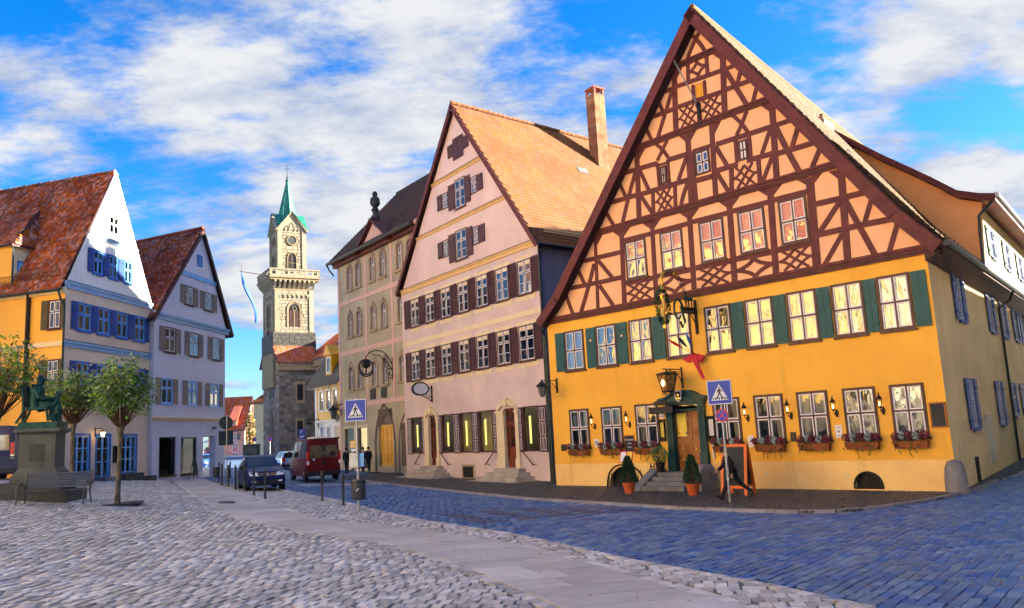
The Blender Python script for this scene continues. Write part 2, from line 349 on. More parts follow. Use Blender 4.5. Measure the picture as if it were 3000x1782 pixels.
mat('car_blue', (.004, .014, .085), rough=.45, var=.03, coat=.12, spec=.2)
mat('car_plastic', (.010, .011, .013), rough=.55, var=.1)
mat('car_silver', (.30, .42, .62), rough=.28, var=.03, coat=1., metal=.6)
mat('van_red', (.095, .002, .007), rough=.42, var=.03, coat=.12, spec=.2)
mat('van_navy', (.006, .010, .09), rough=.45, var=.03, coat=.1, spec=.2)
mat('chrome', (.65, .67, .7), rough=.15, metal=1., var=.03)
mat('lamp_clear', (.75, .78, .82), rough=.1, var=.03, spec=.8)
mat('lamp_red', (.45, .01, .012), rough=.2, var=.05)
mat('car_glass', (.008, .014, .025), rough=.04, var=.02, spec=.9)
mat('skin', (.50, .28, .19), rough=.6, var=.06)
mat('cloth_black', (.010, .010, .011), rough=.85, var=.25, bump=.2)
mat('cloth_navy', (.012, .02, .05), rough=.85, var=.25)
mat('cloth_jeans', (.02, .028, .05), rough=.9, var=.2)
mat('cloth_grey', (.05, .05, .055), rough=.9, var=.2)
mat('hair', (.02, .013, .009), rough=.6, var=.2)
mat('leather', (.022, .012, .008), rough=.5, var=.2)
mat('paper', (.78, .78, .76), rough=.7, var=.04)
mat('paper_yellow', (.80, .62, .08), rough=.6, var=.06)
mat('chalkboard', (.035, .04, .036), rough=.8, var=.3)
mat('frame_wood', (.36, .11, .022), rough=.6, var=.15)
mat('red_cloth', (.50, .006, .02), rough=.6, var=.15)
mat('flag_blue', (.04, .16, .60), rough=.75, var=.1)
mat('bollard_grey', (.055, .065, .07), rough=.45, var=.15, metal=.3)
mat('bench_slat', (.012, .03, .075), rough=.5, var=.2, island=.1)
mat('bulb', (1, .7, .3), emit=(1, .55, .18, 2.2))
mat('neon', (1, .9, .4), emit=(1, .80, .2, .32))
mat('shop_light', (1, .9, .6), emit=(1, .95, .8, .16))
mat('amber_glass', (.30, .15, .03), rough=.2, var=.5, scale=9, spec=.6)
mat('lamp_glass', (.22, .21, .17), rough=.15, var=.2, spec=.6)
mat('plaque', (.03, .035, .03), rough=.35, metal=.4, var=.2)
mat('cream_metal', (.62, .58, .44), rough=.6, var=.06)
mat('pigeon_grey', (.05, .06, .08), rough=.7, var=.2)
# ================================================================== ground, road, paving
def wpoly(pts): return np.array([tuple(gpt(*p))[:2] for p in pts])
PL = wpoly([(500, 1409), (524, 1420), (572, 1450), (638, 1486), (704, 1516), (792, 1538), (880, 1556), (1000, 1573), (1100, 1588), (1200, 1608), (1320, 1644), (1440, 1692), (1560, 1744), (1648, 1782), (1900, 1890)])
PR = wpoly([(600, 1404), (651, 1424), (704, 1450), (792, 1481), (880, 1508), (968, 1523), (1120, 1538), (1280, 1558), (1400, 1576), (1520, 1598), (1640, 1628), (1760, 1660), (1880, 1696), (2000, 1728), (2192, 1782), (2450, 1860)])
RE = wpoly([(618, 1398), (700, 1410), (845, 1437), (1000, 1466), (1120, 1497), (1240, 1522), (1360, 1540), (1520, 1564), (1680, 1598), (1840, 1634), (2000, 1662), (2240, 1704), (2440, 1748), (2600, 1782), (2900, 1850)])
KB = wpoly([(1000, 1400), (1076, 1408), (1140, 1416), (1280, 1432), (1400, 1444), (1520, 1456), (1680, 1466), (1840, 1476), (2000, 1486), (2160, 1492), (2360, 1497), (2500, 1492), (2600, 1480), (2760, 1456), (2880, 1424), (2920, 1404)])
def resample(P, n):
    d = np.r_[0, np.cumsum(np.hypot(*np.diff(P, axis=0).T))]; t = np.linspace(0, d[-1], n)
    return np.c_[np.interp(t, d, P[:, 0]), np.interp(t, d, P[:, 1])]
def plen(P): return np.hypot(*np.diff(P, axis=0).T).sum()
def inpoly(X, Y, P):
    r = np.zeros(X.shape, bool); x, y = P[:, 0], P[:, 1]; j = len(P) - 1
    for i in range(len(P)):
        c = ((y[i] > Y) != (y[j] > Y)) & (X < (x[j] - x[i]) * (Y - y[i]) / (y[j] - y[i] + 1e-12) + x[i]); r ^= c; j = i
    return r
def distp(X, Y, P):
    d = np.full(X.shape, 1e9)
    for a, b in zip(P[:-1], P[1:]):
        e = b - a; t = np.clip(((X - a[0]) * e[0] + (Y - a[1]) * e[1]) / (e @ e + 1e-9), 0, 1); d = np.minimum(d, np.hypot(X - a[0] - t * e[0], Y - a[1] - t * e[1]))
    return d
def pixel(X, Y, Z):
    cz = X * AX[2] + Y * AY[2] + (Z - EYE) * AZ[2]
    return CX + FPX * (X * AX[0] + Y * AY[0] + (Z - EYE) * AZ[0]) / cz, CY + FPX * (X * AX[1] + Y * AY[1] + (Z - EYE) * AZ[1]) / cz
def droad(X, Y): return -.07 * np.clip(distp(X, Y, RE) / 2.5, 0, 1) * np.clip((Y * 0 + 1), 0, 1)
def sheet(name, A, B, na, nb, dz, m, kind='structure', zf=None):
    A = resample(A, na); B = resample(B, na); t = np.linspace(0, 1, nb)[None, :, None]
    P = A[:, None] * (1 - t) + B[:, None] * t; X, Y = P[..., 0], P[..., 1]; Z = g(X, Y) + dz + (zf(X, Y) if zf else 0)
    V = np.stack([X, Y, Z], -1).reshape(-1, 3); i = np.arange(na * nb).reshape(na, nb)
    Q = np.stack([i[:-1, :-1], i[1:, :-1], i[1:, 1:], i[:-1, 1:]], -1).reshape(-1, 4)
    o = put(name, arr_mesh(name, V, Q, m)); return tag(o, kind=kind)
xs = np.array([-400, -200, -120, -80, -60] + list(np.arange(-48, 48.1, 1)) + [60, 80, 120, 200, 400.]); ys = np.array([-200, -100, -50, -25] + list(np.arange(-12, 136, 1.)) + [150, 180, 240, 400, 900])
GX, GY = np.meshgrid(xs, ys, indexing='ij'); ii = np.arange(GX.size).reshape(GX.shape)
ground = put('ground', arr_mesh('ground', np.stack([GX, GY, g(GX, GY) - .085], -1).reshape(-1, 3), np.stack([ii[:-1, :-1], ii[1:, :-1], ii[1:, 1:], ii[:-1, 1:]], -1).reshape(-1, 4), 'far_plaza'))
tag(ground, kind='structure')
sett_meshes = {}
def sett_mesh(k, m):
    key = (k, m)
    if key not in sett_meshes:
        r = random.Random(k); b = MB(); j = lambda a: r.uniform(-a, a)
        lo = [(-.5, -.5), (.5, -.5), (.5, .5), (-.5, .5)]; v = [(x * .96, y * .96, -.05) for x, y in lo] + [(x * .955 + j(.03), y * .955 + j(.03), -.006 + j(.002)) for x, y in lo] + [(x * .88 + j(.03), y * .88 + j(.03), j(.004)) for x, y in lo]
        b.add(v, [(8, 9, 10, 11)] + [(i, (i + 1) % 4, 4 + (i + 1) % 4, 4 + i) for i in range(4)] + [(4 + i, 4 + (i + 1) % 4, 8 + (i + 1) % 4, 8 + i) for i in range(4)])
        sett_meshes[key] = b.mesh('sett', m)
    return sett_meshes[key]
def setts(parent, test, ang, sx, sy, box, m, zf=None, nind=300, name='sett', dark=None, fan=0., seed=1, jit=.05, dmax=40.):
    rs = np.random.RandomState(seed); ca, sa = math.cos(ang), math.sin(ang)
    ni = int((box[1] - box[0]) / sx); nj = int((box[3] - box[2]) / sy)
    I, J = np.meshgrid(np.arange(ni), np.arange(nj)); I = I.ravel(); J = J.ravel()
    u = box[0] + (I + .5 * (J % 2) + rs.uniform(-jit, jit, I.size) * 1.6 + (rs.rand(nj) * .5)[J]) * sx; v = box[2] + (J + rs.uniform(-jit, jit, I.size)) * sy
    if fan: v = v + fan * np.abs(np.sin(np.pi * u / 1.5))
    X = u * ca - v * sa; Y = u * sa + v * ca; Z = g(X, Y) + (zf(X, Y) if zf else 0)
    px, py = pixel(X, Y, Z); D = np.hypot(X, Y)
    k = (Y > 4) & (px > -500) & (px < 3800) & (py < 1960) & (D < dmax); k[k] &= test(X[k], Y[k])
    X, Y, Z, D, px, py = X[k], Y[k], Z[k], D[k], px[k], py[k]
    vis = (px > 10) & (px < 2990) & (py < 1775); order = np.argsort(D + 1e3 * ~vis)
    n = len(X); W = sx * rs.uniform(.84, 1.04, n); H = sy * rs.uniform(.84, 1.0, n); A = ang + rs.uniform(-.05, .05, n); Z = Z + rs.uniform(-.006, .004, n)
    for c in order[:nind]:
        o = put(name, sett_mesh(rs.randint(9), m), parent, (X[c], Y[c], Z[c]), A[c]); o.scale = (W[c], H[c], 1)
    rest = order[nind:]
    groups = [(rest, m)]
    if dark is not None and len(rest):
        dk = dark(X[rest], Y[rest]); groups = [(rest[~dk], m), (rest[dk], 'sett_navy')]
    base = np.array([(-.5, -.5), (.5, -.5), (.5, .5), (-.5, .5)])
    for idx, mm in groups:
        if not len(idx): continue
        q = len(idx); V = np.zeros((q, 12, 3)); c, s = np.cos(A[idx])[:, None], np.sin(A[idx])[:, None]
        for lv, (sc_, zz, jj) in enumerate(((.985, -.06, 0), (.965, -.006, .025), (.88, 0, .03))):
            lx = (base[None, :, 0] * sc_ + rs.uniform(-jj, jj, (q, 4))) * W[idx][:, None]; ly = (base[None, :, 1] * sc_ + rs.uniform(-jj, jj, (q, 4))) * H[idx][:, None]
            V[:, lv * 4:lv * 4 + 4, 0] = X[idx][:, None] + lx * c - ly * s; V[:, lv * 4:lv * 4 + 4, 1] = Y[idx][:, None] + lx * s + ly * c
            V[:, lv * 4:lv * 4 + 4, 2] = Z[idx][:, None] + zz + rs.uniform(-.004, .004, (q, 4)) * (lv > 0)
        f0 = np.array([(8, 9, 10, 11)] + [(i, (i + 1) % 4, 4 + (i + 1) % 4, 4 + i) for i in range(4)] + [(4 + i, 4 + (i + 1) % 4, 8 + (i + 1) % 4, 8 + i) for i in range(4)])
        Q = (f0[None] + 12 * np.arange(q)[:, None, None]).reshape(-1, 4)
        o = put(name + 's', arr_mesh(name + 's', V, Q, mm), parent); o['kind'] = 'stuff'
mat('sett_navy', (.05, .075, .16), rough=.5, var=.14, scale=9, island=.25, hue=.015, bump=.25, bscale=45, patch=.4)
# plaza of grey setts, left of the path
plaza = sheet('plaza', np.array([(-60., 62.), (-34., 20.), (-26., 2.)]), np.vstack([PL, [(6., 4.)]]), 120, 90, -.045, 'joint_soil')
PLP = np.vstack([PL, [(8., 3.), (-60., 3.), (-60., 60.)]])
setts(plaza, lambda X, Y: inpoly(X, Y, PLP) & (distp(X, Y, PL) > .27), rad(-6), .19, .29, (-45, 20, 4, 62), 'sett_grey', nind=300, seed=3, jit=.11, dmax=56, name='cobblestone')
strip = sheet('cobble_strip', PR, RE, 140, 10, -.045, 'joint_soil')
SP = np.vstack([PR, RE[::-1]])
setts(strip, lambda X, Y: inpoly(X, Y, SP) & (distp(X, Y, PR) > .27) & (distp(X, Y, RE) > .27), rad(-10), .19, .29, (-45, 30, 0, 62), 'sett_grey', nind=200, seed=5, jit=.11, name='cobblestone')
def border(parent, P, side, m, off=.12):
    Q = resample(P, int(plen(P) / .27)); rs = random.Random(5)
    for a, b in zip(Q[:-1], Q[1:]):
        d = b - a; L_ = np.hypot(*d); n = np.array([-d[1], d[0]]) / L_ * side; c = (a + b) / 2 + n * off
        if c[1] > 44 or c[1] < 8: continue
        o = put('border_stone', sett_mesh(rs.randint(0, 8), m), parent, (c[0], c[1], gz(*c) + rs.uniform(-.004, .003)), math.atan2(d[1], d[0]) + rs.uniform(-.03, .03)); o.scale = (L_ * .97, .21, 1)
border(plaza, PL, -1, 'sett_grey'); border(strip, PR, 1, 'sett_grey'); border(strip, RE, -1, 'sett_grey')
# road
RL = np.vstack([[(-60, 230), (-52, 140.), (-40, 100.), (-26., 72.)], RE, [(13., 3.)]]); RR = np.vstack([[(-22, 230), (-20, 140.), (-19., 92.), (-15.5, 72.)], KB, [(60., 60.)]])
RR2 = np.vstack([[(-22, 230), (-20, 140.), (-19., 92.), (-15.5, 72.)], KB[:-1], [(40., 40.), (40., 3.)]])
road = sheet('road', np.vstack([RL]), RR2, 260, 60, -.06, 'joint_dark', zf=droad)
RP = np.vstack([RE, [(60., 3.), (60., 70.)], KB[::-1]])
ZB = [wpoly(q) for q in ([(1270, 1500), (1345, 1499), (1490, 1524), (1400, 1531)], [(1400, 1491), (1475, 1490), (1600, 1509), (1530, 1517)], [(1500, 1484), (1580, 1484), (1700, 1499), (1620, 1506)], [(1610, 1480), (1690, 1480), (1800, 1494), (1730, 1499)], [(1720, 1478), (1800, 1478), (1900, 1489), (1830, 1494)])]
def zebra(X, Y):
    r = np.zeros(X.shape, bool)
    for q in ZB: r |= inpoly(X, Y, q)
    return r
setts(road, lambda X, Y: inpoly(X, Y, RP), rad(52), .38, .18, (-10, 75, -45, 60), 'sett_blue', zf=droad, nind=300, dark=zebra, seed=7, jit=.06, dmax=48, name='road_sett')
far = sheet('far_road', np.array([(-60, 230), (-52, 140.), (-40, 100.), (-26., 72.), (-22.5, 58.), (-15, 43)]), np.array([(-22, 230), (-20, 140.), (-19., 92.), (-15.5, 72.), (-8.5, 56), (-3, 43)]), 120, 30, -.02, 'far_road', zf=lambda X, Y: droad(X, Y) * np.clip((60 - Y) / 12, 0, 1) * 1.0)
# pavement in front of the inns
WB = np.array([(-15.6, 72.), (-9, 62), (-7.4, 56.2), (1.9, 42.5), (1.8, 39.3), (8.6, 33.4), (13.8, 27.6), (16.0, 30.), (19., 34.), (24., 41.)]); WA = np.vstack([[(-15.4, 71.)], KB, [(27., 41.)]])
pave = sheet('pavement', WA, WB, 140, 20, -.04, 'joint_dark')
WP = np.vstack([WA, WB[::-1]])
setts(pave, lambda X, Y: inpoly(X, Y, WP), rad(-44), .15, .17, (-50, 15, 5, 60), 'sett_dark', nind=300, seed=9, jit=.05, fan=.3, dmax=66, name='pavement_sett')
kbl = resample(KB, int(plen(KB) / .95))
for a, b in zip(kbl[:-1], kbl[1:]):
    d = (b - a); L_ = np.hypot(*d); m_ = (a + b) / 2; q = MB(); q.box(-L_ / 2 + .008, L_ / 2 - .008, -.07, .09, -.2, .012 + R.uniform(-.004, .004))
    q.build('kerb_stone', 'kerb_stone', pave, loc=(m_[0], m_[1], gz(*m_)), rot=math.atan2(d[1], d[0]))
# flagged path
path = sheet('path', PL, PR, 120, 6, -.05, 'joint_dark')
nr = int(plen(PL) / .78); A_, B_ = resample(PL, nr + 1), resample(PR, nr + 1)
for i in range(nr):
    f = .5 + (.09 if i % 2 else -.07)
    for c0, c1 in ((0, f), (f, 1)):
        P = [A_[i] * (1 - c0) + B_[i] * c0, A_[i] * (1 - c1) + B_[i] * c1, A_[i + 1] * (1 - c1) + B_[i + 1] * c1, A_[i + 1] * (1 - c0) + B_[i + 1] * c0]
        c = sum(P) / 4; z = gz(*c); q = MB(); P2 = [c + (p - c) * (1 - .014 / max(.2, np.linalg.norm(p - c))) for p in P]; dz = R.uniform(-.004, .004)
        lo = [(p[0] - c[0], p[1] - c[1], gz(*p) - z - .06) for p in P2]; hi = [(p[0], p[1], p[2] + .065 + dz) for p in lo]
        q.add(lo + hi, [(4, 5, 6, 7)] + [(k, (k + 1) % 4, 4 + (k + 1) % 4, 4 + k) for k in range(4)])
        q.build('slab', 'slab', path, loc=(c[0], c[1], z))
# ================================================================== building helpers
class Fr:
    """a facade's own frame under its house: u along the wall, v up, y into the wall"""
    def __init__(s, house, ox=0., oy=0., rot=0.): s.h = house; s.ox = ox; s.oy = oy; s.r = rot
    def put(s, name, me, u, v, y=0., parent=None):
        c, n = math.cos(s.r), math.sin(s.r)
        if parent is not None: return put(name, me, parent, (u, y, v))
        return put(name, me, s.h, (s.ox + u * c - y * n, s.oy + u * n + y * c, v), s.r)
    def mb(s, b, name, m, smooth=False): return s.put(name, b.mesh(name, m, smooth), 0, 0)
def clip_poly(P, C):
    out = P
    for i in range(len(C)):
        a, b = C[i], C[(i + 1) % len(C)]; inp = out; out = []
        side = lambda p: (b[0] - a[0]) * (p[1] - a[1]) - (b[1] - a[1]) * (p[0] - a[0])
        for j in range(len(inp)):
            p, q = inp[j], inp[(j + 1) % len(inp)]; sp, sq = side(p), side(q)
            if sp >= 0: out.append(p)
            if sp * sq < 0: t = sp / (sp - sq); out.append((p[0] + t * (q[0] - p[0]), p[1] + t * (q[1] - p[1])))
        if len(out) < 3: return []
    return out
def wall(fr, name, m, poly, holes=(), depth=.22, y=0.):
    b = MB(); us = sorted({p[0] for p in poly} | {x for h in holes for x in (h[0], h[2])}); vs = sorted({p[1] for p in poly} | {x for h in holes for x in (h[1], h[3])})
    for u0, u1 in zip(us[:-1], us[1:]):
        for v0, v1 in zip(vs[:-1], vs[1:]):
            uc, vc = (u0 + u1) / 2, (v0 + v1) / 2
            if any(h[0] < uc < h[2] and h[1] < vc < h[3] for h in holes): continue
            q = clip_poly([(u0, v0), (u1, v0), (u1, v1), (u0, v1)], poly)
            if len(q) >= 3: b.add([(p[0], y, p[1]) for p in q], [tuple(range(len(q)))])
    for u0, v0, u1, v1 in holes:
        d = y + depth
        for p, q in (((u0, v0), (u1, v0)), ((u1, v0), (u1, v1)), ((u1, v1), (u0, v1)), ((u0, v1), (u0, v0))):
            b.add([(p[0], y, p[1]), (q[0], y, q[1]), (q[0], d, q[1]), (p[0], d, p[1])], [(0, 1, 2, 3)])
    me = bpy.data.meshes.new(name); me.from_pydata(b.v, [], b.f); me.materials.append(MT[m]); return fr.put(name, me, 0, 0)
def ring(b, u0, v0, u1, v1, w, y0, y1):
    b.box(u0, u0 + w, y0, y1, v0, v1); b.box(u1 - w, u1, y0, y1, v0, v1); b.box(u0 + w, u1 - w, y0, y1, v1 - w, v1); b.box(u0 + w, u1 - w, y0, y1, v0, v0 + w)
WCACHE = {}
ST = {  # casing colour, casing width, proud, cross colour?, sash colour, split height, muntin rows below/above, glass, sill
    'b4': dict(c='brown_frame', w=.085, p=.05, s='white_paint', sw=.045, t=.5, g='glass_old', x=.06),
    'b4g': dict(c='brown_frame', w=.085, p=.05, s='white_paint', sw=.045, t=.5, g='glass', x=.06),
    'b4s': dict(c='navy_shutter', w=.075, p=.05, s='white_paint', sw=.04, t=.56, g='glass', x=.05),
    'b3': dict(c='maroon_shutter', w=.07, p=.05, s='white_paint', sw=.05, t=.64, g='glass', x=.05, low=1),
    'h1': dict(c='blue_frame', w=.09, p=.05, s='sky_frame', sw=.05, t=.58, g='glass', x=.06),
    'h1y': dict(c='dark_timber', w=.08, p=.05, s='white_paint', sw=.05, t=.58, g='glass', x=.05),
    'h2': dict(c='maroon_shutter', w=.08, p=.05, s='white_paint', sw=.05, t=.58, g='glass', x=.05),
    'h2b': dict(c='sky_frame', w=.09, p=.05, s='sky_frame', sw=.05, t=.6, g='glass', x=.07),
    'b5': dict(c='white_paint', w=.06, p=-.12, s='white_paint', sw=.05, t=.66, g='glass', x=.08),
    'wing': dict(c='navy_shutter', w=.075, p=.05, s='blue_frame', sw=.04, t=.56, g='glass', x=.05),
    'far': dict(c='white_paint', w=.09, p=.04, s='white_paint', sw=.03, t=.55, g='glass', x=.07),
}
def window(fr, u0, v0, u1, v1, st, curtain=None, name='window', sill=True):
    w, h = round(u1 - u0, 2), round(v1 - v0, 2); key = (st, w, h); S = ST[st]
    if key not in WCACHE:
        a = MB(); p = -S['p']; cw = S['w']; ring(a, 0, 0, w, h, cw, p, p + .12); x = S['x']; th = h * S['t']
        a.box(w / 2 - x / 2, w / 2 + x / 2, p + .012, p + .11, cw, h - cw); a.box(cw, w - cw, p + .008, p + .112, th - x / 2, th + x / 2)
        if sill: a.box(-.05, w + .05, p - .05, p + .1, -.07, .0)
        sb = MB(); panes = []
        for cu0, cu1 in ((cw, w / 2 - x / 2), (w / 2 + x / 2, w - cw)):
            for cv0, cv1 in ((cw, th - x / 2), (th + x / 2, h - cw)):
                ring(sb, cu0, cv0, cu1, cv1, S['sw'], p + .02, p + .08)
                q = S['sw'];
                if S.get('low') and cv0 < th: mid = (cv0 + cv1) / 2; sb.box(cu0 + q, cu1 - q, p + .03, p + .07, mid - .018, mid + .018)
                pm = MB(); pm.pane(cu0 + q - .005, cu1 - q + .005, p + .05, cv0 + q - .005, cv1 - q + .005); panes.append(pm.mesh('pane', S['g']))
        WCACHE[key] = (a.mesh('window', S['c']), sb.mesh('sash', S['s']), panes)
    a, sb, panes = WCACHE[key]; o = fr.put(name, a, u0, v0); put('sash', sb, o)
    for pm in panes: put('pane', pm, o)
    if curtain: put('curtain', curtain_mesh(w, h, curtain), o)
    return o
CC = {}
def curtain_mesh(w, h, kind):
    k = (w, h, kind)
    if k in CC: return CC[k]
    b = MB(); n = 26
    def sheetc(x0, x1, z0, z1, fl):
        vs = []; fs = []
        for i in range(n + 1):
            t = i / n
            for z, pin in ((z1, 1.), ((z0 + z1) * .5, 1 - .25 * fl), (z0, 1 - .45 * fl)):
                xx = x0 + (x1 - x0) * (t * pin if fl >= 0 else 1 - (1 - t) * (1 - (1 - pin) * -1 * 0))
                vs.append((xx, .2 + .025 * math.sin(t * 38 + z), z))
        for i in range(n):
            for j in range(2): fs.append((i * 3 + j, i * 3 + j + 1, i * 3 + 4 + j, i * 3 + 3 + j))
        b.add(vs, fs)
    if kind == 'full': sheetc(.05, w - .05, .03, h - .03, 0)
    elif kind == 'sides':
        sheetc(.04, w * .3, .03, h - .03, .5); 
        sheetc(w - .04, w * .72, .03, h - .03, .5)
    elif kind == 'right': sheetc(w - .04, w * .52, .03, h - .03, .6)
    elif kind == 'low': sheetc(.05, w - .05, .03, h * .55, 0)
    CC[k] = b.mesh('curtain', 'curtain'); return CC[k]
SC = {}
def shutter(fr, u0, v0, u1, v1, style, m, y=-.05, name='shutter', hole=False):
    w, h = round(u1 - u0, 2), round(v1 - v0, 2); k = (w, h, style, m, hole)
    if k not in SC:
        b = MB()
        if style == 'board':
            nb = max(2, int(w / .2)); 
            for i in range(nb): b.box(i * w / nb + .003, (i + 1) * w / nb - .003, -.018, .012, 0, h)
            for z in (h * .16, h * .82): b.box(.03, w - .03, -.045, -.0185, z - .04, z + .04)
            if hole: b.m = 1; b.lathe([(.055, -.0195), (.055, -.0175)], 10, (w / 2, 0, h * .68), axis='y')
        elif style == 'louvre':
            ring(b, 0, 0, w, h, .055, -.022, .018); b.box(.055, w - .055, -.021, .017, h * .5 - .03, h * .5 + .03)
            n = int(h / .075)
            for i in range(n):
                z = .07 + (h - .14) * (i + .5) / n
                if abs(z - h / 2) < .06: continue
                b.add([(.055, -.016, z - .03), (w - .055, -.016, z - .03), (w - .055, .012, z + .018), (.055, .012, z + .018), (.055, -.01, z - .035), (w - .055, -.01, z - .035), (w - .055, .016, z + .012), (.055, .016, z + .012)], [(0, 1, 2, 3), (4, 7, 6, 5), (0, 4, 5, 1), (2, 6, 7, 3)])
            b.box(.05, w - .05, .012, .016, .05, h - .05)
        elif style == 'panel':
            b.box(0, w, -.012, .02, 0, h); b.m = 1; nc = 2 if w > .5 else 1
            for c in range(nc):
                for r in range(3):
                    a0 = .07 + c * (w - .09) / nc; a1 = a0 + (w - .09) / nc - .07; z0 = .08 + r * (h - .1) / 3; z1 = z0 + (h - .1) / 3 - .09
                    ring(b, a0, z0, a1, z1, .028, -.018, -.011)
        SC[k] = b.mesh('shutter', [m, 'white_paint' if style == 'panel' else 'peach_plaster'] if (style == 'panel' or hole) else m)
    return fr.put(name, SC[k], u0, v0, y)
def beam2(pts, w, y0, y1):
    """a timber in the plane of the wall, straight or curved"""
    b = MB(); P = [np.array(p, float) for p in pts]
    if len(P) == 3: P = [np.array(p) for p in bez(P[0], 2 * P[1] - (P[0] + P[2]) / 2, P[2], 7)]
    L_, Rr = [], []
    for i, p in enumerate(P):
        t = P[min(i + 1, len(P) - 1)] - P[max(i - 1, 0)]; t = t / np.linalg.norm(t); n = np.array([-t[1], t[0]]) * w / 2; L_.append(p + n); Rr.append(p - n)
    secs = [[(l[0], y0, l[1]), (l[0], y1, l[1]), (r[0], y1, r[1]), (r[0], y0, r[1])] for l, r in zip(L_, Rr)]
    b.loft(secs); return b
_bk = [0]
def beam(fr, pts, w, m='timber', name='beam', base=.028):
    _bk[0] += 1; y = base + .0011 * (_bk[0] % 23)
    return fr.mb(beam2(pts, w, -y, .03), name, m)
def tiles(parent, name, m, O, U, S, L_, H_, tw=.2, th=.17, seed=1, lift=.03, poly=None, mat_i=None):
    """a roof slope of overlapping tiles: O corner at the eave, U along the eave, S up the slope (unit vectors)"""
    rs = np.random.RandomState(seed); O, U, S = (np.asarray(x, float) for x in (O, U, S)); N = np.cross(U, S); N /= np.linalg.norm(N)
    if N[2] < 0: N = -N
    ni, nj = int(L_ / tw), int(H_ / th); I, J = np.meshgrid(np.arange(ni), np.arange(nj)); I, J = I.ravel(), J.ravel()
    u = (I + .5 * (J % 2)) * tw; v = J * th
    if poly is not None:
        k = inpoly(u + tw / 2, v + th / 2, np.array(poly)); u, v = u[k], v[k]
    q = len(u); j = lambda a: rs.uniform(-a, a, q)
    up = .024 + j(.006); V = np.zeros((q, 8, 3)); g_ = .006
    def P(uu, vv, hh): return O + uu[:, None] * U + vv[:, None] * S + hh[:, None] * N
    a0, a1 = u + g_, u + tw - g_; b0 = v + j(.008); b1 = v + th + .02
    V[:, 0] = P(a0, b0 + .03, lift + up); V[:, 1] = P((a0 + a1) / 2, b0, lift + up + .004); V[:, 2] = P(a1, b0 + .03, lift + up); V[:, 3] = P(a1, b1, np.full(q, lift - .006)); V[:, 4] = P(a0, b1, np.full(q, lift - .006))
    V[:, 5] = P(a0, b0 + .03, np.full(q, lift - .02)); V[:, 6] = P((a0 + a1) / 2, b0, np.full(q, lift - .02)); V[:, 7] = P(a1, b0 + .03, np.full(q, lift - .02))
    f0 = np.array([(0, 1, 3, 4), (1, 2, 3, 3), (0, 5, 6, 1), (1, 6, 7, 2)])
    me = bpy.data.meshes.new(name); k = np.arange(q)[:, None] * 8
    faces = [(0, 1, 3, 4), (1, 2, 3), (5, 6, 1, 0), (6, 7, 2, 1)]
    loops = np.concatenate([k + np.array(f) for f in faces], 1).reshape(-1); ls = np.cumsum([0] + [len(f) for f in faces])
    st = (np.arange(q)[:, None] * ls[-1] + ls[None, :-1]).reshape(-1)
    me.vertices.add(q * 8); me.vertices.foreach_set('co', V.astype(np.float32).ravel()); me.loops.add(len(loops)); me.loops.foreach_set('vertex_index', loops.astype(np.int32))
    me.polygons.add(len(st)); me.polygons.foreach_set('loop_start', st.astype(np.int32)); me.update(calc_edges=True); me.validate(); me.materials.append(MT[m])
    o = put(name, me, parent); o['kind'] = 'stuff'; return o
def slab4(b, P, t):
    """a roof slope as a slab: four corners, thickness straight down"""
    P = [Vector(p) for p in P]; b.prism(P, (0, 0, -t))
def ridge_tiles(parent, A, B, m='tile_red', n=None, r=.11):
    A, B = Vector(A), Vector(B); L_ = (B - A).length; n = n or int(L_ / .4); d = (B - A) / n; me = None
    for i in range(n):
        b = MB(); p = A + d * i
        b.tube([(0, 0, 0), tuple(d * 1.08)], [r, r * .86], 7); put('ridge_tile', b.mesh('ridge_tile', m), parent, tuple(p)) if me is None else put('ridge_tile', me, parent, tuple(p))
        me = me or parent.children[-1].data if False else (me or bpy.data.objects[bpy.data.objects.find(col.objects[-1].name)].data)
def downpipe(fr, pts, m='dark_zinc', r=.055, name='downpipe'):
    b = MB(); b.tube(pts, r, 8); return fr.mb(b, name, m, True)
def gutter(fr, p, q, m='dark_zinc', r=.08, name='gutter'):
    b = MB(); b.tube([p, q], r, 8); return fr.mb(b, name, m, True)
# ================================================================== the yellow half-timbered inn
B4O = gpt(1631, 1422); B4A = rad(-47.5)
b4 = empty('half_timbered_inn', B4O, B4A, 'tall yellow inn with dark half-timbered gable, green shutters and flower boxes', 'building')
f4 = Fr(b4); W4 = 17.6; DEP = (-.16, .987); f4s = Fr(b4, W4, 0, math.atan2(DEP[1], DEP[0])); D4 = 30.
def d4(u, t): return (u + DEP[0] * t, DEP[1] * t)
UC = [1.72, 3.68, 5.63, 7.62, 9.55, 11.38, 13.12, 14.83, 16.43]; UW = [1.2, 1.2, 1.22, 1.24, 1.22, 1.2, 1.17, 1.14, 1.1]
gw = [i for i in range(9) if i != 3]
hg = [(UC[i] - UW[i] / 2, 1.7, UC[i] + UW[i] / 2, 3.44) for i in gw]; hu = [(UC[i] - UW[i] / 2, 5.22, UC[i] + UW[i] / 2, 7.08) for i in range(9)]
door_hole = (6.98, .62, 8.3, 3.5); cell = [(14.37, .06, 15.27, .6)]
wall(f4, 'ground_storey_wall', 'yellow_base', [(0, -.6), (W4, -.6), (W4, .98), (0, .98)], [(6.98, .62, 8.3, .98)] + cell + [(3.3, -.1, 5.0, .85)], depth=.3, y=-.012)
wall(f4, 'wall', 'yellow_plaster', [(0, .98), (W4, .98), (W4, 7.75), (0, 7.75)], hg + hu + [(6.98, .98, 8.3, 3.5)], depth=.25)
RK = [(-.2, 7.73), (1.0, 8.75), (9.9, 19.42), (17.1, 9.1), (18.3, 7.72)]
gwin = [(5.72, 1.14), (7.64, 1.15), (9.62, 1.15), (11.43, 1.16), (13.17, 1.12)]
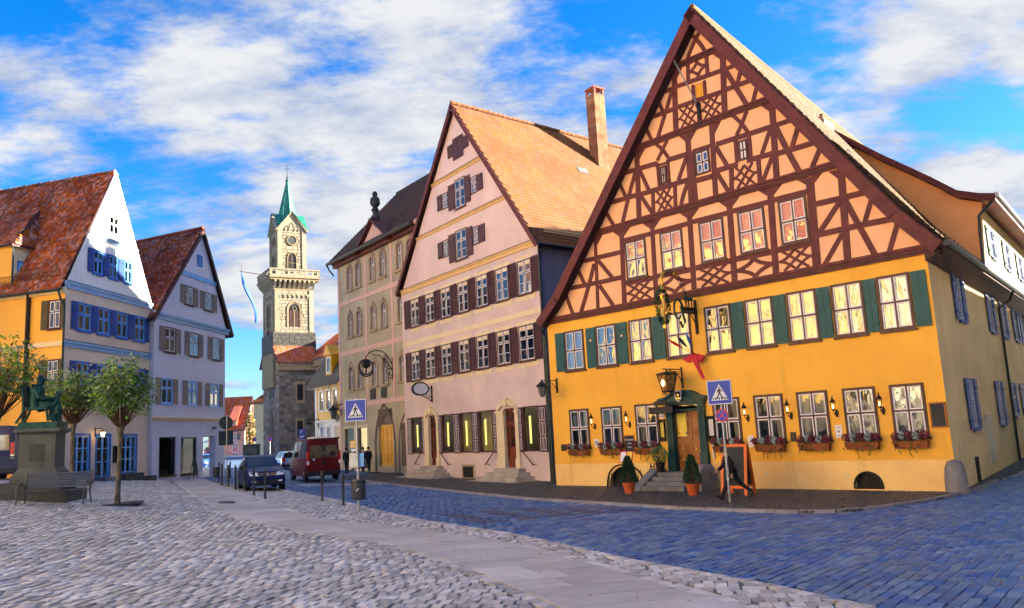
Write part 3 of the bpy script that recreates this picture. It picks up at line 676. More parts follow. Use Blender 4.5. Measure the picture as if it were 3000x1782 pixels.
h1 = [(c - w / 2, 8.86, c + w / 2, 10.55) for c, w in gwin]; h2_ = [(9.16, 12.5, 9.86, 13.5), (7.37, 12.6, 7.7, 13.4), (11.2, 12.54, 11.6, 13.36), (9.46, 15.7, 9.86, 16.33)]
wall(f4, 'gable_wall', 'peach_plaster', [(.2, 7.75), (17.55, 7.75), (9.87, 19.15)], h1 + h2_, depth=.25)
b = MB(); b.quad((0, 0, -.6), (0, 0, 7.75), (*d4(0, D4), 7.75), (*d4(0, D4), -.6)); b.quad((*d4(0, D4), -.6), (*d4(W4, D4), -.6), (*d4(W4, D4), 7.75), (*d4(9.9, D4), 19.2), (*d4(0, D4), 7.75)); b.build('rear_wall', 'grey_side_plaster', b4)
b = MB(); b.quad((.3, .5, 4.4), (W4 - .3, .5, 4.4), (*d4(W4 - .3, D4 - 1), 4.4), (*d4(.3, D4 - 1), 4.4)); b.quad((.3, .5, 7.8), (W4 - .3, .5, 7.8), (*d4(W4 - .3, D4 - 1), 7.8), (*d4(.3, D4 - 1), 7.8)); b.box(.6, W4 - 1.2, 3.2, 3.4, .3, 7.7); b.box(4, 14.5, 2.2, 2.4, 7.9, 12.5); b.box(7.5, 11.5, 2.2, 2.4, 12.6, 16); b.build('inner_floor', 'room_dark', b4)
# side wall on the alley
sw = [(2.95, 5.68, 6.0, 7.45), (10.6, 5.68, 12.1, 7.5), (14.2, 5.68, 15.3, 7.5), (17.6, 5.7, 19.6, 7.5), (20.2, 5.7, 22, 7.5), (22.8, 5.7, 24.4, 7.5)]
sgw = [(2.9, 1.8, 5.7, 3.6), (9.2, 1.8, 11.9, 3.6), (13.7, 2.1, 15.2, 3.6), (16.8, 2.1, 18.6, 3.6), (19.6, 2.1, 21.5, 3.6)]
def mid(a): m = (a[0] + a[2]) / 2; return (m - .48, a[1], m + .48, a[3])
wall(f4s, 'side_wall', 'grey_side_plaster', [(0, -.6), (D4, -.6), (D4, 7.75), (0, 7.75)], [mid(a) for a in sw + sgw], depth=.25)
for a in sw + sgw:
    u0, v0, u1, v1 = mid(a); window(f4s, u0, v0, u1, v1, 'b4s'); shutter(f4s, u0 - .6, v0, u0 - .03, v1, 'board', 'navy_shutter'); shutter(f4s, u1 + .03, v0, u1 + .6, v1, 'board', 'navy_shutter')
# windows of the front
CUR = ['right', 'right', 'sides', None, 'right', 'right', 'sides', 'full', 'right']
for k, (i, h) in enumerate(zip(gw, hg)): window(f4, *h, 'b4g' if k < 6 else 'b4', CUR[i] or 'sides')
for i, h in enumerate(hu): window(f4, *h, 'b4', ('full', 'sides', 'low')[i % 3])
for i, h in enumerate(h1): window(f4, *h, 'b4', ('sides', 'full')[i % 2])
for h in h2_[:3]: window(f4, *h, 'b4', None, sill=False)
b = MB(); b.box(9.46, 9.86, .05, .08, 15.7, 16.33); f4.mb(b, 'loft_hatch', 'yellow_paint')
for u0, u1, hl in ((.52, 1.1, 0), (2.5, 3.06, 1), (4.32, 4.92, 1), (6.3, 6.95, 0), (10.19, 10.74, 0), (12.0, 12.5, 0), (13.73, 14.22, 0), (15.43, 15.85, 0), (17.02, 17.5, 0)):
    shutter(f4, u0, 5.24, u1, 7.06, 'board', 'green_shutter', hole=bool(hl))
# timber frame
def ul(v): return .5 + (v - 7.83) * (9.3 / 11.3)
def ur(v): return 17.5 - (v - 7.82) * (7.65 / 11.25)
for v, w in ((7.72, .32), (11.33, .3), (14.58, .28), (17.45, .26)):
    for k, (dv, ww, yy) in enumerate(((0, w, .09), (w * .28, w * .3, .14), (-w * .2, w * .22, .12))):
        b = MB(); a0, a1 = ul(v + dv) - .05, ur(v + dv) + .05
        if v < 8: a0, a1 = .02, W4 - .0
        b.box(a0, a1, -yy, .02, v + dv - ww / 2, v + dv + ww / 2); f4.mb(b, 'girt' if k == 0 else 'moulding', 'timber' if k != 2 else 'dark_timber')
POSTS = [(.2, 3.45, 11.2, 3.32, 7.85), (.27, 5.02, 11.2, 4.88, 7.85), (.24, 6.72, 11.2, 6.63, 7.85), (.26, 8.66, 11.2, 8.56, 7.85), (.28, 10.56, 11.2, 10.46, 7.85), (.28, 12.36, 11.2, 12.24, 7.85), (.34, 13.96, 11.15, 13.86, 7.85), (.28, 15.14, 11.15, 15.0, 7.85)]
for w, x0, z0, x1, z1 in POSTS: beam(f4, [(x0, z0), (x1, z1)], w * .9, name='post')
BEAMS = [(.24,(2.30,10.21),(3.32,10.19)),(.24,(3.53,10.20),(4.86,10.18)),(.24,(1.50,9.08),(3.25,9.06)),(.24,(3.42,9.05),(4.83,9.05)),(.24,(14.05,10.10),(15.0,10.08)),(.24,(15.20,10.08),(16.04,10.07)),(.24,(14.02,8.97),(14.9,8.97)),(.24,(15.13,8.98),(16.78,8.94)),(.20,(2.20,9.99),(2.60,9.15)),(.20,(1.36,8.87),(1.75,7.86)),(.22,(3.28,9.95),(2.82,8.93),(2.28,7.87)),(.20,(3.55,10.04),(4.33,9.1)),(.20,(3.52,8.9),(4.26,7.84)),(.20,(14.96,9.97),(14.11,9.05)),(.24,(15.17,9.95),(15.97,7.82)),(.20,(16.15,9.95),(15.75,9.05)),(.20,(14.92,8.82),(14.15,7.85)),(.20,(16.87,8.85),(16.43,7.83)),
 (.30,(6.21,14.45),(6.05,11.48)),(.30,(8.92,14.45),(8.80,11.46)),(.26,(10.09,14.45),(9.97,11.46)),(.20,(6.9,12.38),(6.84,11.48)),(.20,(8.06,12.36),(8.00,11.48)),(.16,(7.26,13.62),(7.26,12.58)),(.16,(7.8,13.62),(7.8,12.56)),(.28,(12.80,14.45),(12.67,11.46)),(.20,(12.00,12.38),(11.97,11.46)),(.22,(10.8,12.41),(10.72,11.46)),(.18,(11.10,13.46),(11.08,12.53)),(.18,(11.71,13.44),(11.69,12.5)),(.18,(9.06,13.6),(9.04,11.5)),
 (.24,(5.0,13.68),(6.08,13.65)),(.24,(6.27,13.64),(7.22,13.6)),(.24,(7.86,13.58),(8.80,13.55)),(.24,(4.2,12.54),(6.0,12.51)),(.24,(6.21,12.48),(8.75,12.46)),(.24,(10.13,12.46),(11.09,12.45)),(.24,(10.21,13.54),(12.67,13.49)),(.22,(12.86,13.49),(13.74,13.49)),(.24,(12.83,12.38),(14.5,12.36)),(.24,(11.51,12.48),(12.62,12.45)),(.12,(7.15,13.5),(7.9,13.48)),(.16,(9.1,13.6),(9.95,13.58)),(.26,(9.1,12.32),(9.95,12.3)),
 (.20,(5.00,13.56),(5.40,12.60)),(.20,(4.07,12.41),(4.58,11.49)),(.22,(6.05,13.55),(5.58,12.56),(5.12,11.48)),(.20,(6.31,13.52),(6.71,12.52)),(.20,(6.24,12.42),(6.80,11.48)),(.20,(8.78,13.48),(8.48,12.96),(8.26,12.56)),(.20,(8.72,12.36),(8.47,11.93),(8.28,11.48)),(.20,(10.19,13.45),(10.63,12.52)),(.20,(10.14,12.36),(10.57,11.48)),(.17,(7.28,14.45),(7.62,14.06),(7.84,13.68)),(.17,(7.88,14.45),(7.58,14.1),(7.27,13.71)),(.17,(11.11,14.45),(11.45,14.00),(11.66,13.6)),(.17,(11.71,14.45),(11.45,14.00),(11.16,13.62)),(.24,(12.85,13.42),(13.20,12.44),(13.58,11.47)),(.20,(13.85,13.40),(13.42,12.45)),(.20,(14.58,12.25),(14.09,11.46)),(.20,(12.63,13.42),(12.16,12.55)),(.20,(12.57,12.32),(12.08,11.47)),
 (.30,(8.53,17.35),(8.35,14.7)),(.30,(10.92,17.35),(10.74,14.7)),(.20,(9.23,17.33),(9.18,16.63)),(.20,(10.15,17.33),(10.12,16.59)),(.17,(9.38,16.38),(9.37,15.69)),(.17,(9.94,16.36),(9.93,15.68)),(.20,(9.58,15.61),(9.53,14.7)),(.22,(7.60,16.63),(8.40,16.58)),(.22,(8.61,16.6),(10.76,16.48)),(.22,(8.51,15.70),(10.70,15.60)),(.20,(10.95,16.47),(11.64,16.46)),(.22,(10.89,15.62),(12.28,15.60)),(.22,(6.80,15.72),(8.36,15.68)),(.18,(7.51,16.52),(7.79,15.72)),(.20,(8.33,16.50),(7.93,15.72),(7.40,14.72)),(.18,(6.72,15.6),(7.05,14.72)),(.22,(10.98,16.38),(11.74,14.70)),(.18,(11.72,16.4),(11.43,15.65)),(.18,(12.36,15.5),(12.03,14.73)),(.18,(9.36,18.72),(9.76,18.24),(10.11,17.57)),(.18,(10.2,18.66),(9.70,18.24),(9.23,17.57))]
for q in BEAMS: beam(f4, q[1:], q[0] * .86)
# rails over and under the gable windows
for a, c in ((5.05, 6.65), (6.75, 8.56), (8.74, 10.46), (10.64, 12.24), (12.42, 13.86)):
    beam(f4, [(a, 10.66), (c, 10.64)], .2, name='rail'); beam(f4, [(a, 8.74), (c, 8.72)], .22, name='rail')
def bracket(u, v, s, w=.42, h=.36):
    b = MB(); b.prism([(u, -.026, v), (u + s * w, -.026, v), (u, -.026, v - h)], (0, .05, 0)); f4.mb(b, 'bracket', 'timber')
for x0, v in ((5.02, 11.2), (6.72, 11.2), (8.66, 11.2), (10.56, 11.2), (12.36, 11.2), (13.96, 11.2)):
    bracket(x0 - .1, v, -1); bracket(x0 + .1, v, 1)
for x0, v in ((3.45, 11.2), (6.21, 14.45), (8.92, 14.45)): bracket(x0 + .1, v, 1, .36, .4)
for x0, v in ((15.14, 11.15), (12.8, 14.45), (8.92, 14.45), (10.92, 17.3)): bracket(x0 - .1, v, -1, .36, .4)
bracket(10.15, 14.45, 1, .4, .5); bracket(8.63, 17.3, 1, .3, .35)
def lattice(u0, v0, u1, v1, w=.1):
    w_, h_ = u1 - u0, v1 - v0; um, vm = (u0 + u1) / 2, (v0 + v1) / 2
    for s in (1, -1):
        X = lambda t: um + s * (t - .5) * w_; Y = lambda t: v0 + t * h_
        for p in ([(X(0), Y(.5)), (X(.22), Y(.62)), (X(.5), Y(1))], [(X(.5), Y(0)), (X(.78), Y(.38)), (X(1), Y(.5))], [(X(.12), Y(0)), (X(.5), Y(.5)), (X(.88), Y(1))]):
            beam(f4, p, w, base=.02)
def astroid(u0, v0, u1, v1, w=.15):
    um, vm = (u0 + u1) / 2, (v0 + v1) / 2
    for cu, cv in ((u0, v0), (u1, v0), (u0, v1), (u1, v1)):
        k = .36; beam(f4, [(um, cv), (um + (cu - um) * (.5 - .16) , vm + (cv - vm) * .42), (cu, vm)], w, base=.02)
for a, c in ((5.02, 6.52), (8.74, 10.36), (12.42, 13.72)): lattice(a, 7.9, c, 8.64)
for a, c in ((6.78, 8.44), (10.62, 12.14)): astroid(a, 7.9, c, 8.64)
lattice(7.0, 11.5, 7.92, 12.36, .09); lattice(10.86, 11.5, 11.86, 12.34, .09); lattice(8.52, 14.74, 9.46, 15.58, .09); lattice(9.66, 14.74, 10.64, 15.54, .09); astroid(9.3, 16.66, 10.06, 17.3, .12)
# roof
rf = MB()
for (ua, va), (ub, vb) in zip(RK[:-1], RK[1:]):
    slab4(rf, [(*d4(ua, -.5), va), (*d4(ub, -.5), vb), (*d4(ub, D4), vb), (*d4(ua, D4), va)], .16)
roof4 = rf.build('roof', 'dark_timber', b4)
for (ua, va), (ub, vb), sd_ in ((RK[3], RK[2], 5), (RK[4], RK[3], 6)):
    o3 = np.array([*d4(ua, -.52), va]); S_ = np.array([*d4(ub, -.52), vb]) - o3; H_ = np.linalg.norm(S_); tiles(roof4, 'roof_tiles', 'tile_tan', o3, (DEP[0], DEP[1], 0), S_ / H_, D4, H_, .22, .2, seed=sd_)
b = MB(); b.tube([(*d4(9.9, -.5), 19.46), (*d4(9.9, D4), 19.46)], .12, 8); b.build('ridge', 'tile_tan', roof4)
for (ua, va), (ub, vb), m_ in ((RK[0], RK[1], 0), (RK[1], RK[2], 0), (RK[3], RK[2], 0), (RK[4], RK[3], 0)):
    d = np.array([ub - ua, vb - va]); d = d / np.linalg.norm(d); n = np.array([d[1], -d[0]]); n = n if n[1] < 0 else -n
    x0, z0 = ua, va; x1, z1 = ub, vb; w = .42
    b = MB(); b.prism([(x0, -.56, z0 + .03), (x1, -.56, z1 + .03), (x1 + n[0] * w, -.56, z1 + n[1] * w), (x0 + n[0] * w, -.56, z0 + n[1] * w)], (0, .06, 0)); f4.mb(b, 'bargeboard', 'timber')
    b = MB(); b.prism([(x0, -.5, z0 - .17), (x1, -.5, z1 - .17), (x1 + n[0] * .3, -.02, z1 + n[1] * .3 - .1), (x0 + n[0] * .3, -.02, z0 + n[1] * .3 - .1)], (0, .0, .03)); f4.mb(b, 'soffit', 'dark_timber')
# boxed eaves, gutters and downpipes of the alley side
b = MB(); e0, e1 = d4(18.3, -.5), d4(18.3, D4)
secs = []
for t in (-.3, D4): secs.append([(*d4(W4, t), 7.3), (*d4(W4 + .35, t), 7.45), (*d4(W4 + .68, t), 7.62), (*d4(W4, t), 7.8)])
b.loft(secs); b.build('eaves_cornice', 'dark_timber', b4)
b = MB(); b.tube([(e0[0] + .06, e0[1], 7.72), (e1[0] + .06, e1[1], 7.72)], .1, 8); b.build('gutter', 'dark_zinc', b4, True)
b = MB()
for i in range(19):
    t = i * .75; p = d4(17.95, t); b.tube([(*p, 8.05), (p[0], p[1], 8.4)], .015, 4)
for z in (8.22, 8.4): b.tube([(*d4(17.95, 0), z), (*d4(17.95, 14), z)], .014, 4)
b.build('snow_guard', 'iron', b4)
downpipe(f4s, [(13.2, -.75, 7.6), (13.2, -.55, 7.2), (13.2, -.1, 6.9), (12.9, -.1, .9), (12.9, -.1, .2)])
downpipe(f4, [(-.25, -.3, 7.6), (-.2, -.15, 7.2), (-.12, -.06, 6.9), (-.12, -.06, .1)])
# big rear dormer wing: orange cheek and cream front with shutters
fw = Fr(b4, *d4(0, 8.3), 0.); WT = 19.
wing = [(12.6, 15.3), (14.6, 13.5), (15.7, 12.6), (16.6, 11.85), (17.5, 11.05), (18.3, 10.72)]
b = MB(); dv = np.array([*d4(0, 8.3), 0]); P = lambda u, v, t=0: (u + dv[0] + DEP[0] * t, dv[1] + DEP[1] * t, v)
b.add([P(u, v) for u, v in wing] + [P(18.1, 8.0), P(12.6, 8.0)], [tuple(range(8))]); b.build('dormer_cheek', 'orange_plaster', b4)
b = MB()
for (ua, va), (ub, vb) in zip(wing[:-1], wing[1:]): slab4(b, [P(ua, va + .32, -.35), P(ub + .0, vb + .32, -.35), P(ub, vb + .32, WT), P(ua, va + .32, WT)], .3)
slab4(b, [P(18.3, 11.04, -.35), P(18.85, 10.9, -.35), P(18.85, 10.9, WT), P(18.3, 11.04, WT)], .3)
b.build('dormer_roof', 'timber', b4)
wf = Fr(b4, *d4(18.1, 8.3), math.atan2(DEP[1], DEP[0])); hs_ = [(1.9, 8.75, 2.9, 10.1), (6.1, 8.75, 7.1, 10.1), (10.3, 8.75, 11.3, 10.1), (14.5, 8.75, 15.5, 10.1)]
wall(wf, 'dormer_front', 'cream_plaster', [(0, 7.6), (WT, 7.6), (WT, 10.75), (0, 10.75)], hs_)
for h in hs_: window(wf, *h, 'wing'); shutter(wf, h[0] - .75, h[1], h[0] - .03, h[3], 'board', 'green_shutter'); shutter(wf, h[2] + .03, h[1], h[2] + .75, h[3], 'board', 'green_shutter')
b = MB(); b.tube([P(18.9, 10.85, -.3), P(18.9, 10.85, WT)], .1, 8); b.build('gutter', 'zinc', b4, True)
b = MB(); b.tube([P(18.85, 10.75, -.2), P(18.5, 10.5, -.12), P(18.15, 10.2, -.08), P(18.1, 9.6, -.08), P(18.05, 8.1, -.08)], .06, 8); b.build('downpipe', 'dark_zinc', b4, True)
# brick chimney stub beside the wing
c0 = P(12.4, 14.2, -1.4); b = MB(); b.box(c0[0] - .45, c0[0] + .45, c0[1] - .45, c0[1] + .45, 11.5, 15.6); b.m = 1
for r in range(26):
    for s in range(4): z = 13.0 + r * .11; b.box(c0[0] - .46 + s * .23 + (.1 if r % 2 else 0) * .5, c0[0] - .46 + s * .23 + .2, c0[1] - .462, c0[1] - .44, z, z + .09)
b.build('chimney', ['joint_soil', 'brick'], b4)
# doorway
b = MB(); y = -.16
for u in (6.72, 8.3): b.box(u, u + .3, y, .1, .62, 3.3); b.box(u - .03, u + .33, y - .04, .1, .62, 1.35)
for s in range(3):
    for u in (6.77, 8.35): b.box(u + s * .075, u + s * .075 + .04, y - .025, y, 1.4, 3.2)
b.box(6.66, 8.66, y - .04, .1, 3.3, 3.42); b.box(6.95, 8.35, .0, .1, 3.02, 3.12)
top = [(6.5, 3.42), (6.9, 3.5), (7.2, 3.66), (7.45, 3.72), (7.9, 3.72), (8.15, 3.66), (8.45, 3.5), (8.82, 3.42)]
b.prism([(u, y - .1, v) for u, v in [(6.6, 3.42)] + [(p[0], p[1] + .06) for p in top] + [(8.72, 3.42)]], (0, .2, 0)); b.loft([[(u, y - .22, v + .06), (u, y - .22, v + .15), (u, .0, v + .15), (u, .0, v + .06)] for u, v in top])
f4.mb(b, 'door_surround', 'teal_paint')
b = MB(); b.pane(7.02, 8.28, .11, 3.12, 3.42); f4.mb(b, 'fanlight', 'glass')
for u0, u1 in ((7.03, 7.635), (7.655, 8.27)):
    b = MB(); b.box(u0, u1, .12, .17, .64, 3.02)
    for z0, z1 in ((.75, 1.25), (1.35, 1.72), (1.85, 2.9)): ring(b, u0 + .09, z0, u1 - .09, z1, .035, .095, .12); b.box(u0 + .16, u1 - .16, .1, .12, z0 + .07, z1 - .07)
    dl = f4.mb(b, 'door_leaf', 'door_wood')
    k = MB(); k.lathe([(.05, .06), (.07, .09), (.03, .12)], 10, ((u0 + u1) / 2, 0, 1.53), axis='y'); put('knob', k.mesh('knob', 'brass'), dl)
    if u0 < 7.1:
        k = MB(); k.box(u0 + .08, u1 - .08, .085, .094, 2.02, 2.95); pz = put('poster', k.mesh('poster', 'paper_yellow'), dl); k = MB(); k.box(u0 + .15, u1 - .15, .08, .1, 1.05, 1.13); put('letter_slot', k.mesh('letter_slot', 'brass'), dl)
    else:
        k = MB(); k.box(u0 + .03, u0 + .06, .06, .12, 1.5, 1.68); k.tube([(u0 + .04, .05, 1.62), (u0 + .16, .05, 1.62)], .012, 6); put('handle', k.mesh('handle', 'brass'), dl)
b = MB(); sh_ = [(-.16, .24), (.16, .24), (.16, 0), (.11, -.13), (0, -.22), (-.11, -.13), (-.16, 0)]
b.prism([(7.62 + x, -.42, 3.62 + z) for x, z in sh_], (0, .03, 0)); b.m = 1; b.prism([(7.62 + x * .8, -.424, 3.62 + z * .8) for x, z in sh_], (0, .005, 0)); b.m = 2
b.lathe([(.05, -.431), (.05, -.422)], 10, (7.62, 0, 3.68), axis='y'); b.box(7.53, 7.71, -.431, -.423, 3.52, 3.58); f4.mb(b, 'door_crest', ['paper', 'chalkboard', 'gold'])
b = MB(); b.box(6.35, 7.55, -.75, -.72, 2.98, 3.25); b.box(6.6, 7.2, -.7, -.66, 3.3, 3.48); f4.mb(b, 'hanging_sign', 'black')
# vertical planter board, cellar openings, small wall plates
b = MB(); b.box(14.3, 15.34, .1, .12, .0, .66); b.build('cellar_window', 'black', b4)
b = MB(); pts = bez((14.32, -.02, .06), (14.32, -.02, .55), (14.8, -.02, .6), 8) + bez((14.8, -.02, .6), (15.3, -.02, .55), (15.3, -.02, .06), 8)
b.tube(pts, .04, 5); b.tube([(14.32, -.02, .07), (15.3, -.02, .07)], .03, 4)
for i in range(9): b.tube([(14.42 + i * .1, .03, .06), (14.42 + i * .1, .03, .55)], .012, 4)
f4.mb(b, 'cellar_grille', 'iron')
b = MB(); b.box(3.2, 5.1, .22, .25, -.2, .95); b.build('cellar_hatch', 'black', b4)
b = MB(); pts = bez((3.2, -.05, .0), (3.25, -.05, .95), (4.2, -.05, .92), 9) + bez((4.2, -.05, .92), (5.0, -.05, .9), (5.25, -.05, .3), 9); b.tube(pts, .035, 5)
for i in range(13): u = 3.3 + i * .15; b.tube([(u, -.03, 0), (u, -.03, .25 + .62 * math.sin(min(1, (i + 1.5) / 12) * math.pi * .72))], .014, 4)
f4.mb(b, 'cellar_railing', 'iron')
for a0, a1, zt, z0 in ((14.37, 15.27, .6, .06), (3.3, 5.0, .85, -.1)):
    for s in (-1, 1):
        m_ = (a0 + a1) / 2; e = a0 if s < 0 else a1; arc_ = [(m_ + s * (e - m_) * s * math.cos(q), z0 + .12 + (zt - z0 - .12) * math.sin(q)) for q in np.linspace(0, math.pi / 2, 8)]; b = MB(); pts_ = [(e, zt + .001)] + arc_
        b.add([(p[0], -.0125, p[1]) for p in pts_] + [(p[0], .1, p[1]) for p in pts_], [(0, i, i + 1) for i in range(1, 8)] + [(i, i + 1, 10 + i, 9 + i) for i in range(1, 8)]); f4.mb(b, 'arch_spandrel', 'yellow_base')
# door steps and cheek stones
b = MB()
for i, (z, d) in enumerate(((.16, 1.75), (.32, 1.4), (.48, 1.05), (.64, .7))): b.box(6.5 - .02 * (3 - i), 8.45 + .02 * (3 - i), -d, -.0 - .001 * i, z - .19, z)
steps = f4.mb(b, 'step', 'grey_stone')
b = MB(); b.prism([(6.0, -.02, .75), (6.0, -.5, .78), (6.0, -1.75, .12), (6.0, -1.85, -.1), (6.0, -.02, -.1)], (.42, 0, 0)); f4.mb(b, 'cheek_wall', 'grey_stone')
b = MB(); b.loft([[(8.62 + a * .03, -1.55 + a * .02, z) for a in (0,)] + [(9.15, -1.5, z), (9.2, -.6, z), (8.6, -.6, z)] for a, z in ((0, -.1), (1, .5), (2, .75))] + [[(8.72, -1.2, .92), (9.1, -1.2, .9), (9.12, -.7, .95), (8.7, -.7, .95)]]); f4.mb(b, 'cheek_wall', 'grey_stone')
b = MB()
for k in (1, 2, 3): b.tube([(UC[8] + k * 0, -.01, 0), (UC[8], -.01, .001)], .001, 3) if False else None
# guard stone on the corner
b = MB(); b.lathe([(.34, -.2), (.33, .35), (.28, .75), (.2, .92), (.05, .98)], 12, (W4 - .02, -.0, 0)); f4.mb(b, 'guard_stone', 'grey_stone', True)
# utility cabinet on the alley wall
b = MB(); b.box(6.2, 7.6, -.06, .0, .5, 2.2); b.box(6.28, 7.52, -.075, -.06, .56, 2.14); b.box(6.1, 7.7, -.1, .0, 2.2, 2.26); f4s.mb(b, 'meter_cabinet', 'cream_metal')
def plate(fr, name, m, u, v, w, h, y=-.03, t=.03, par=None):
    b = MB(); b.box(-w / 2, w / 2, -t, 0, -h / 2, h / 2); return fr.put(name, b.mesh(name, m), u, v, y + t if par is None else y)
plate(f4, 'wall_plate', 'plaque', .62, 1.72, .3, .3); plate(f4, 'wall_plate', 'plaque', 12.25, 1.85, .22, .34)
plate(f4, 'vent_plate', 'cream_trim', 11.05, .55, .1, .1); plate(f4, 'vent_plate', 'cream_trim', 14.1, .5, .1, .12)
# ================================================================== lilac gabled house with orange roof
B3O = gpt(1192, 1388); d_ = ray(1192, 1388); t_ = (.2 - EYE) / d_[2]; B3O = Vector((t_ * d_[0], t_ * d_[1], .2)); B3A = rad(-55.7)
b3 = empty('lilac_gabled_house', B3O, B3A, 'lilac plaster house with steep gable, maroon shutters and bright orange tiled roof', 'building')
f3 = Fr(b3); W3 = 16.3; E3 = (-.1, .995); D3 = 26.
def d3(u, t): return (u + E3[0] * t, E3[1] * t)
up3 = [(1.4, 2.62), (3.55, 4.72), (5.63, 6.86), (7.78, 9.0), (9.94, 11.2), (12.08, 13.37), (14.33, 15.6)]; lo3 = [(1.26, 2.45), (3.3, 4.57), (5.45, 6.7), (7.6, 8.85), (9.7, 11.0), (11.9, 13.25), (14.1, 15.55)]
shop = [(1.03, 2.5), (5.15, 6.6), (7.4, 8.8), (9.55, 11.07), (14.05, 15.5)]
H3 = [(a, 9.68, c, 11.58) for a, c in up3] + [(a, 6.08, c, 8.02) for a, c in lo3]; HS = [(a, 1.32, c, 3.68) for a, c in shop]; HD = [(3.38, .55, 4.52, 3.72), (12.2, .45, 13.42, 3.68)]
wall(f3, 'wall', 'lilac_plaster', [(0, -1.), (W3, -1.), (W3, 12.3), (0, 12.3)], H3 + HS + HD)
ha = [(7.9, 16.2, 9.15, 18.08), (7.76, 12.97, 9.1, 14.85)]; hb = [(6.3, 16.62, 7.05, 17.65), (9.82, 16.65, 10.55, 17.7), (6.18, 13.5, 6.88, 14.62), (9.85, 13.5, 10.5, 14.6)]
wall(f3, 'gable_wall', 'lilac_gable', [(.1, 12.3), (W3 - .1, 12.3), (8.3, 22.75)], ha + hb)
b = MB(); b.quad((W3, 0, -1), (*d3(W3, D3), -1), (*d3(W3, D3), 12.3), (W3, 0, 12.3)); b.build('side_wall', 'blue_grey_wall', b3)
b = MB(); b.quad((0, 0, -1), (*d3(0, D3), -1), (*d3(0, D3), 12.3), (0, 0, 12.3)); b.quad((*d3(0, D3), -1), (*d3(W3, D3), -1), (*d3(W3, D3), 12.3), (*d3(8.3, D3), 22.7), (*d3(0, D3), 12.3)); b.build('rear_wall', 'lilac_plaster', b3)
b = MB()
for z in (5.2, 8.9, 12.4): b.quad((.2, .4, z), (W3 - .2, .4, z), (*d3(W3 - .2, D3 - 1), z), (*d3(.2, D3 - 1), z))
b.box(.3, W3 - .3, 3., 3.2, 0, 12.3); b.box(5.4, 11.2, 2.2, 2.4, 12.5, 18.2); b.build('inner_floor', 'room_dark', b3)
b = MB(); b.box(.3, W3 - .3, 1.6, 1.7, 0, 5.1); b.build('shop_interior', 'cream_plaster', b3); b = MB(); b.box(.6, W3 - .6, .9, 1.3, 4.6, 4.66); b.build('ceiling_light', 'shop_light', b3)
for h in H3[:7]: window(f3, *h, 'b3', 'sides')
for i, h in enumerate(H3[7:]): window(f3, *h, 'b3', ('full', 'low', 'sides')[i % 3] if i % 2 else None)
for h in ha: window(f3, *h, 'b3')
for h in hb: window(f3, *h, 'b3', sill=False)
for row, v0, v1 in ((up3, 9.66, 11.6), (lo3, 6.06, 8.04)):
    xs_ = [(.48, row[0][0] - .06)] + [(row[i][1] + .05, row[i + 1][0] - .1) for i in range(6)] + [(row[6][1] + .05, W3 - .08)]
    for a, c in xs_: shutter(f3, a, v0, c, v1, 'louvre', 'maroon_shutter')
    for a, c in row: b = MB(); b.box(a - .2, c + .2, -.012, .01, v1 - .3, v1 + .2); f3.mb(b, 'lintel_panel', 'cream_trim'); b = MB(); b.box(a - .25, c + .25, -.025, .01, v0 - .3, v0 - .02); f3.mb(b, 'apron_panel', 'cream_trim')
for a, v0, c, v1 in ((5.66, 16.65, 6.27, 17.68), (7.1, 16.3, 7.87, 17.95), (9.19, 16.3, 9.78, 17.97), (10.58, 16.65, 11.2, 17.66), (5.5, 13.53, 6.15, 14.6), (6.92, 12.98, 7.73, 14.78), (9.13, 12.98, 9.8, 14.75), (10.53, 13.5, 11.18, 14.57), (7.25, 19.7, 7.9, 20.52), (7.92, 19.37, 8.53, 20.78), (8.55, 19.37, 9.15, 20.78), (9.17, 19.75, 9.8, 20.54)):
    shutter(f3, a, v0, c, v1, 'board', 'maroon_shutter')
for u0, v0, u1, v1 in ha + hb[:0]: pass
sl = 8.2 / 10.45
def l3(v): return .1 + (v - 12.3) * sl
def r3(v): return W3 - .1 - (v - 12.3) * (7.9 / 10.45)
for v, hh in ((12.28, .3), (15.5, .17), (18.56, .17)):
    b = MB(); b.box(l3(v) - .02, r3(v) + .02, -.07, .02, v - hh / 2, v + hh / 2); b.box(l3(v) - .02, r3(v) + .02, -.13, .02, v + hh * .25, v + hh * .55); f3.mb(b, 'cornice', 'ochre_trim')
    b = MB(); b.box(l3(v) - .02, r3(v) + .02, -.145, .02, v + hh * .56, v + hh * .56 + .035); f3.mb(b, 'cornice_flashing', 'dark_zinc')
b = MB(); b.box(.02, W3 - .02, -.03, .02, 8.5, 8.8); f3.mb(b, 'string_course', 'cream_trim')
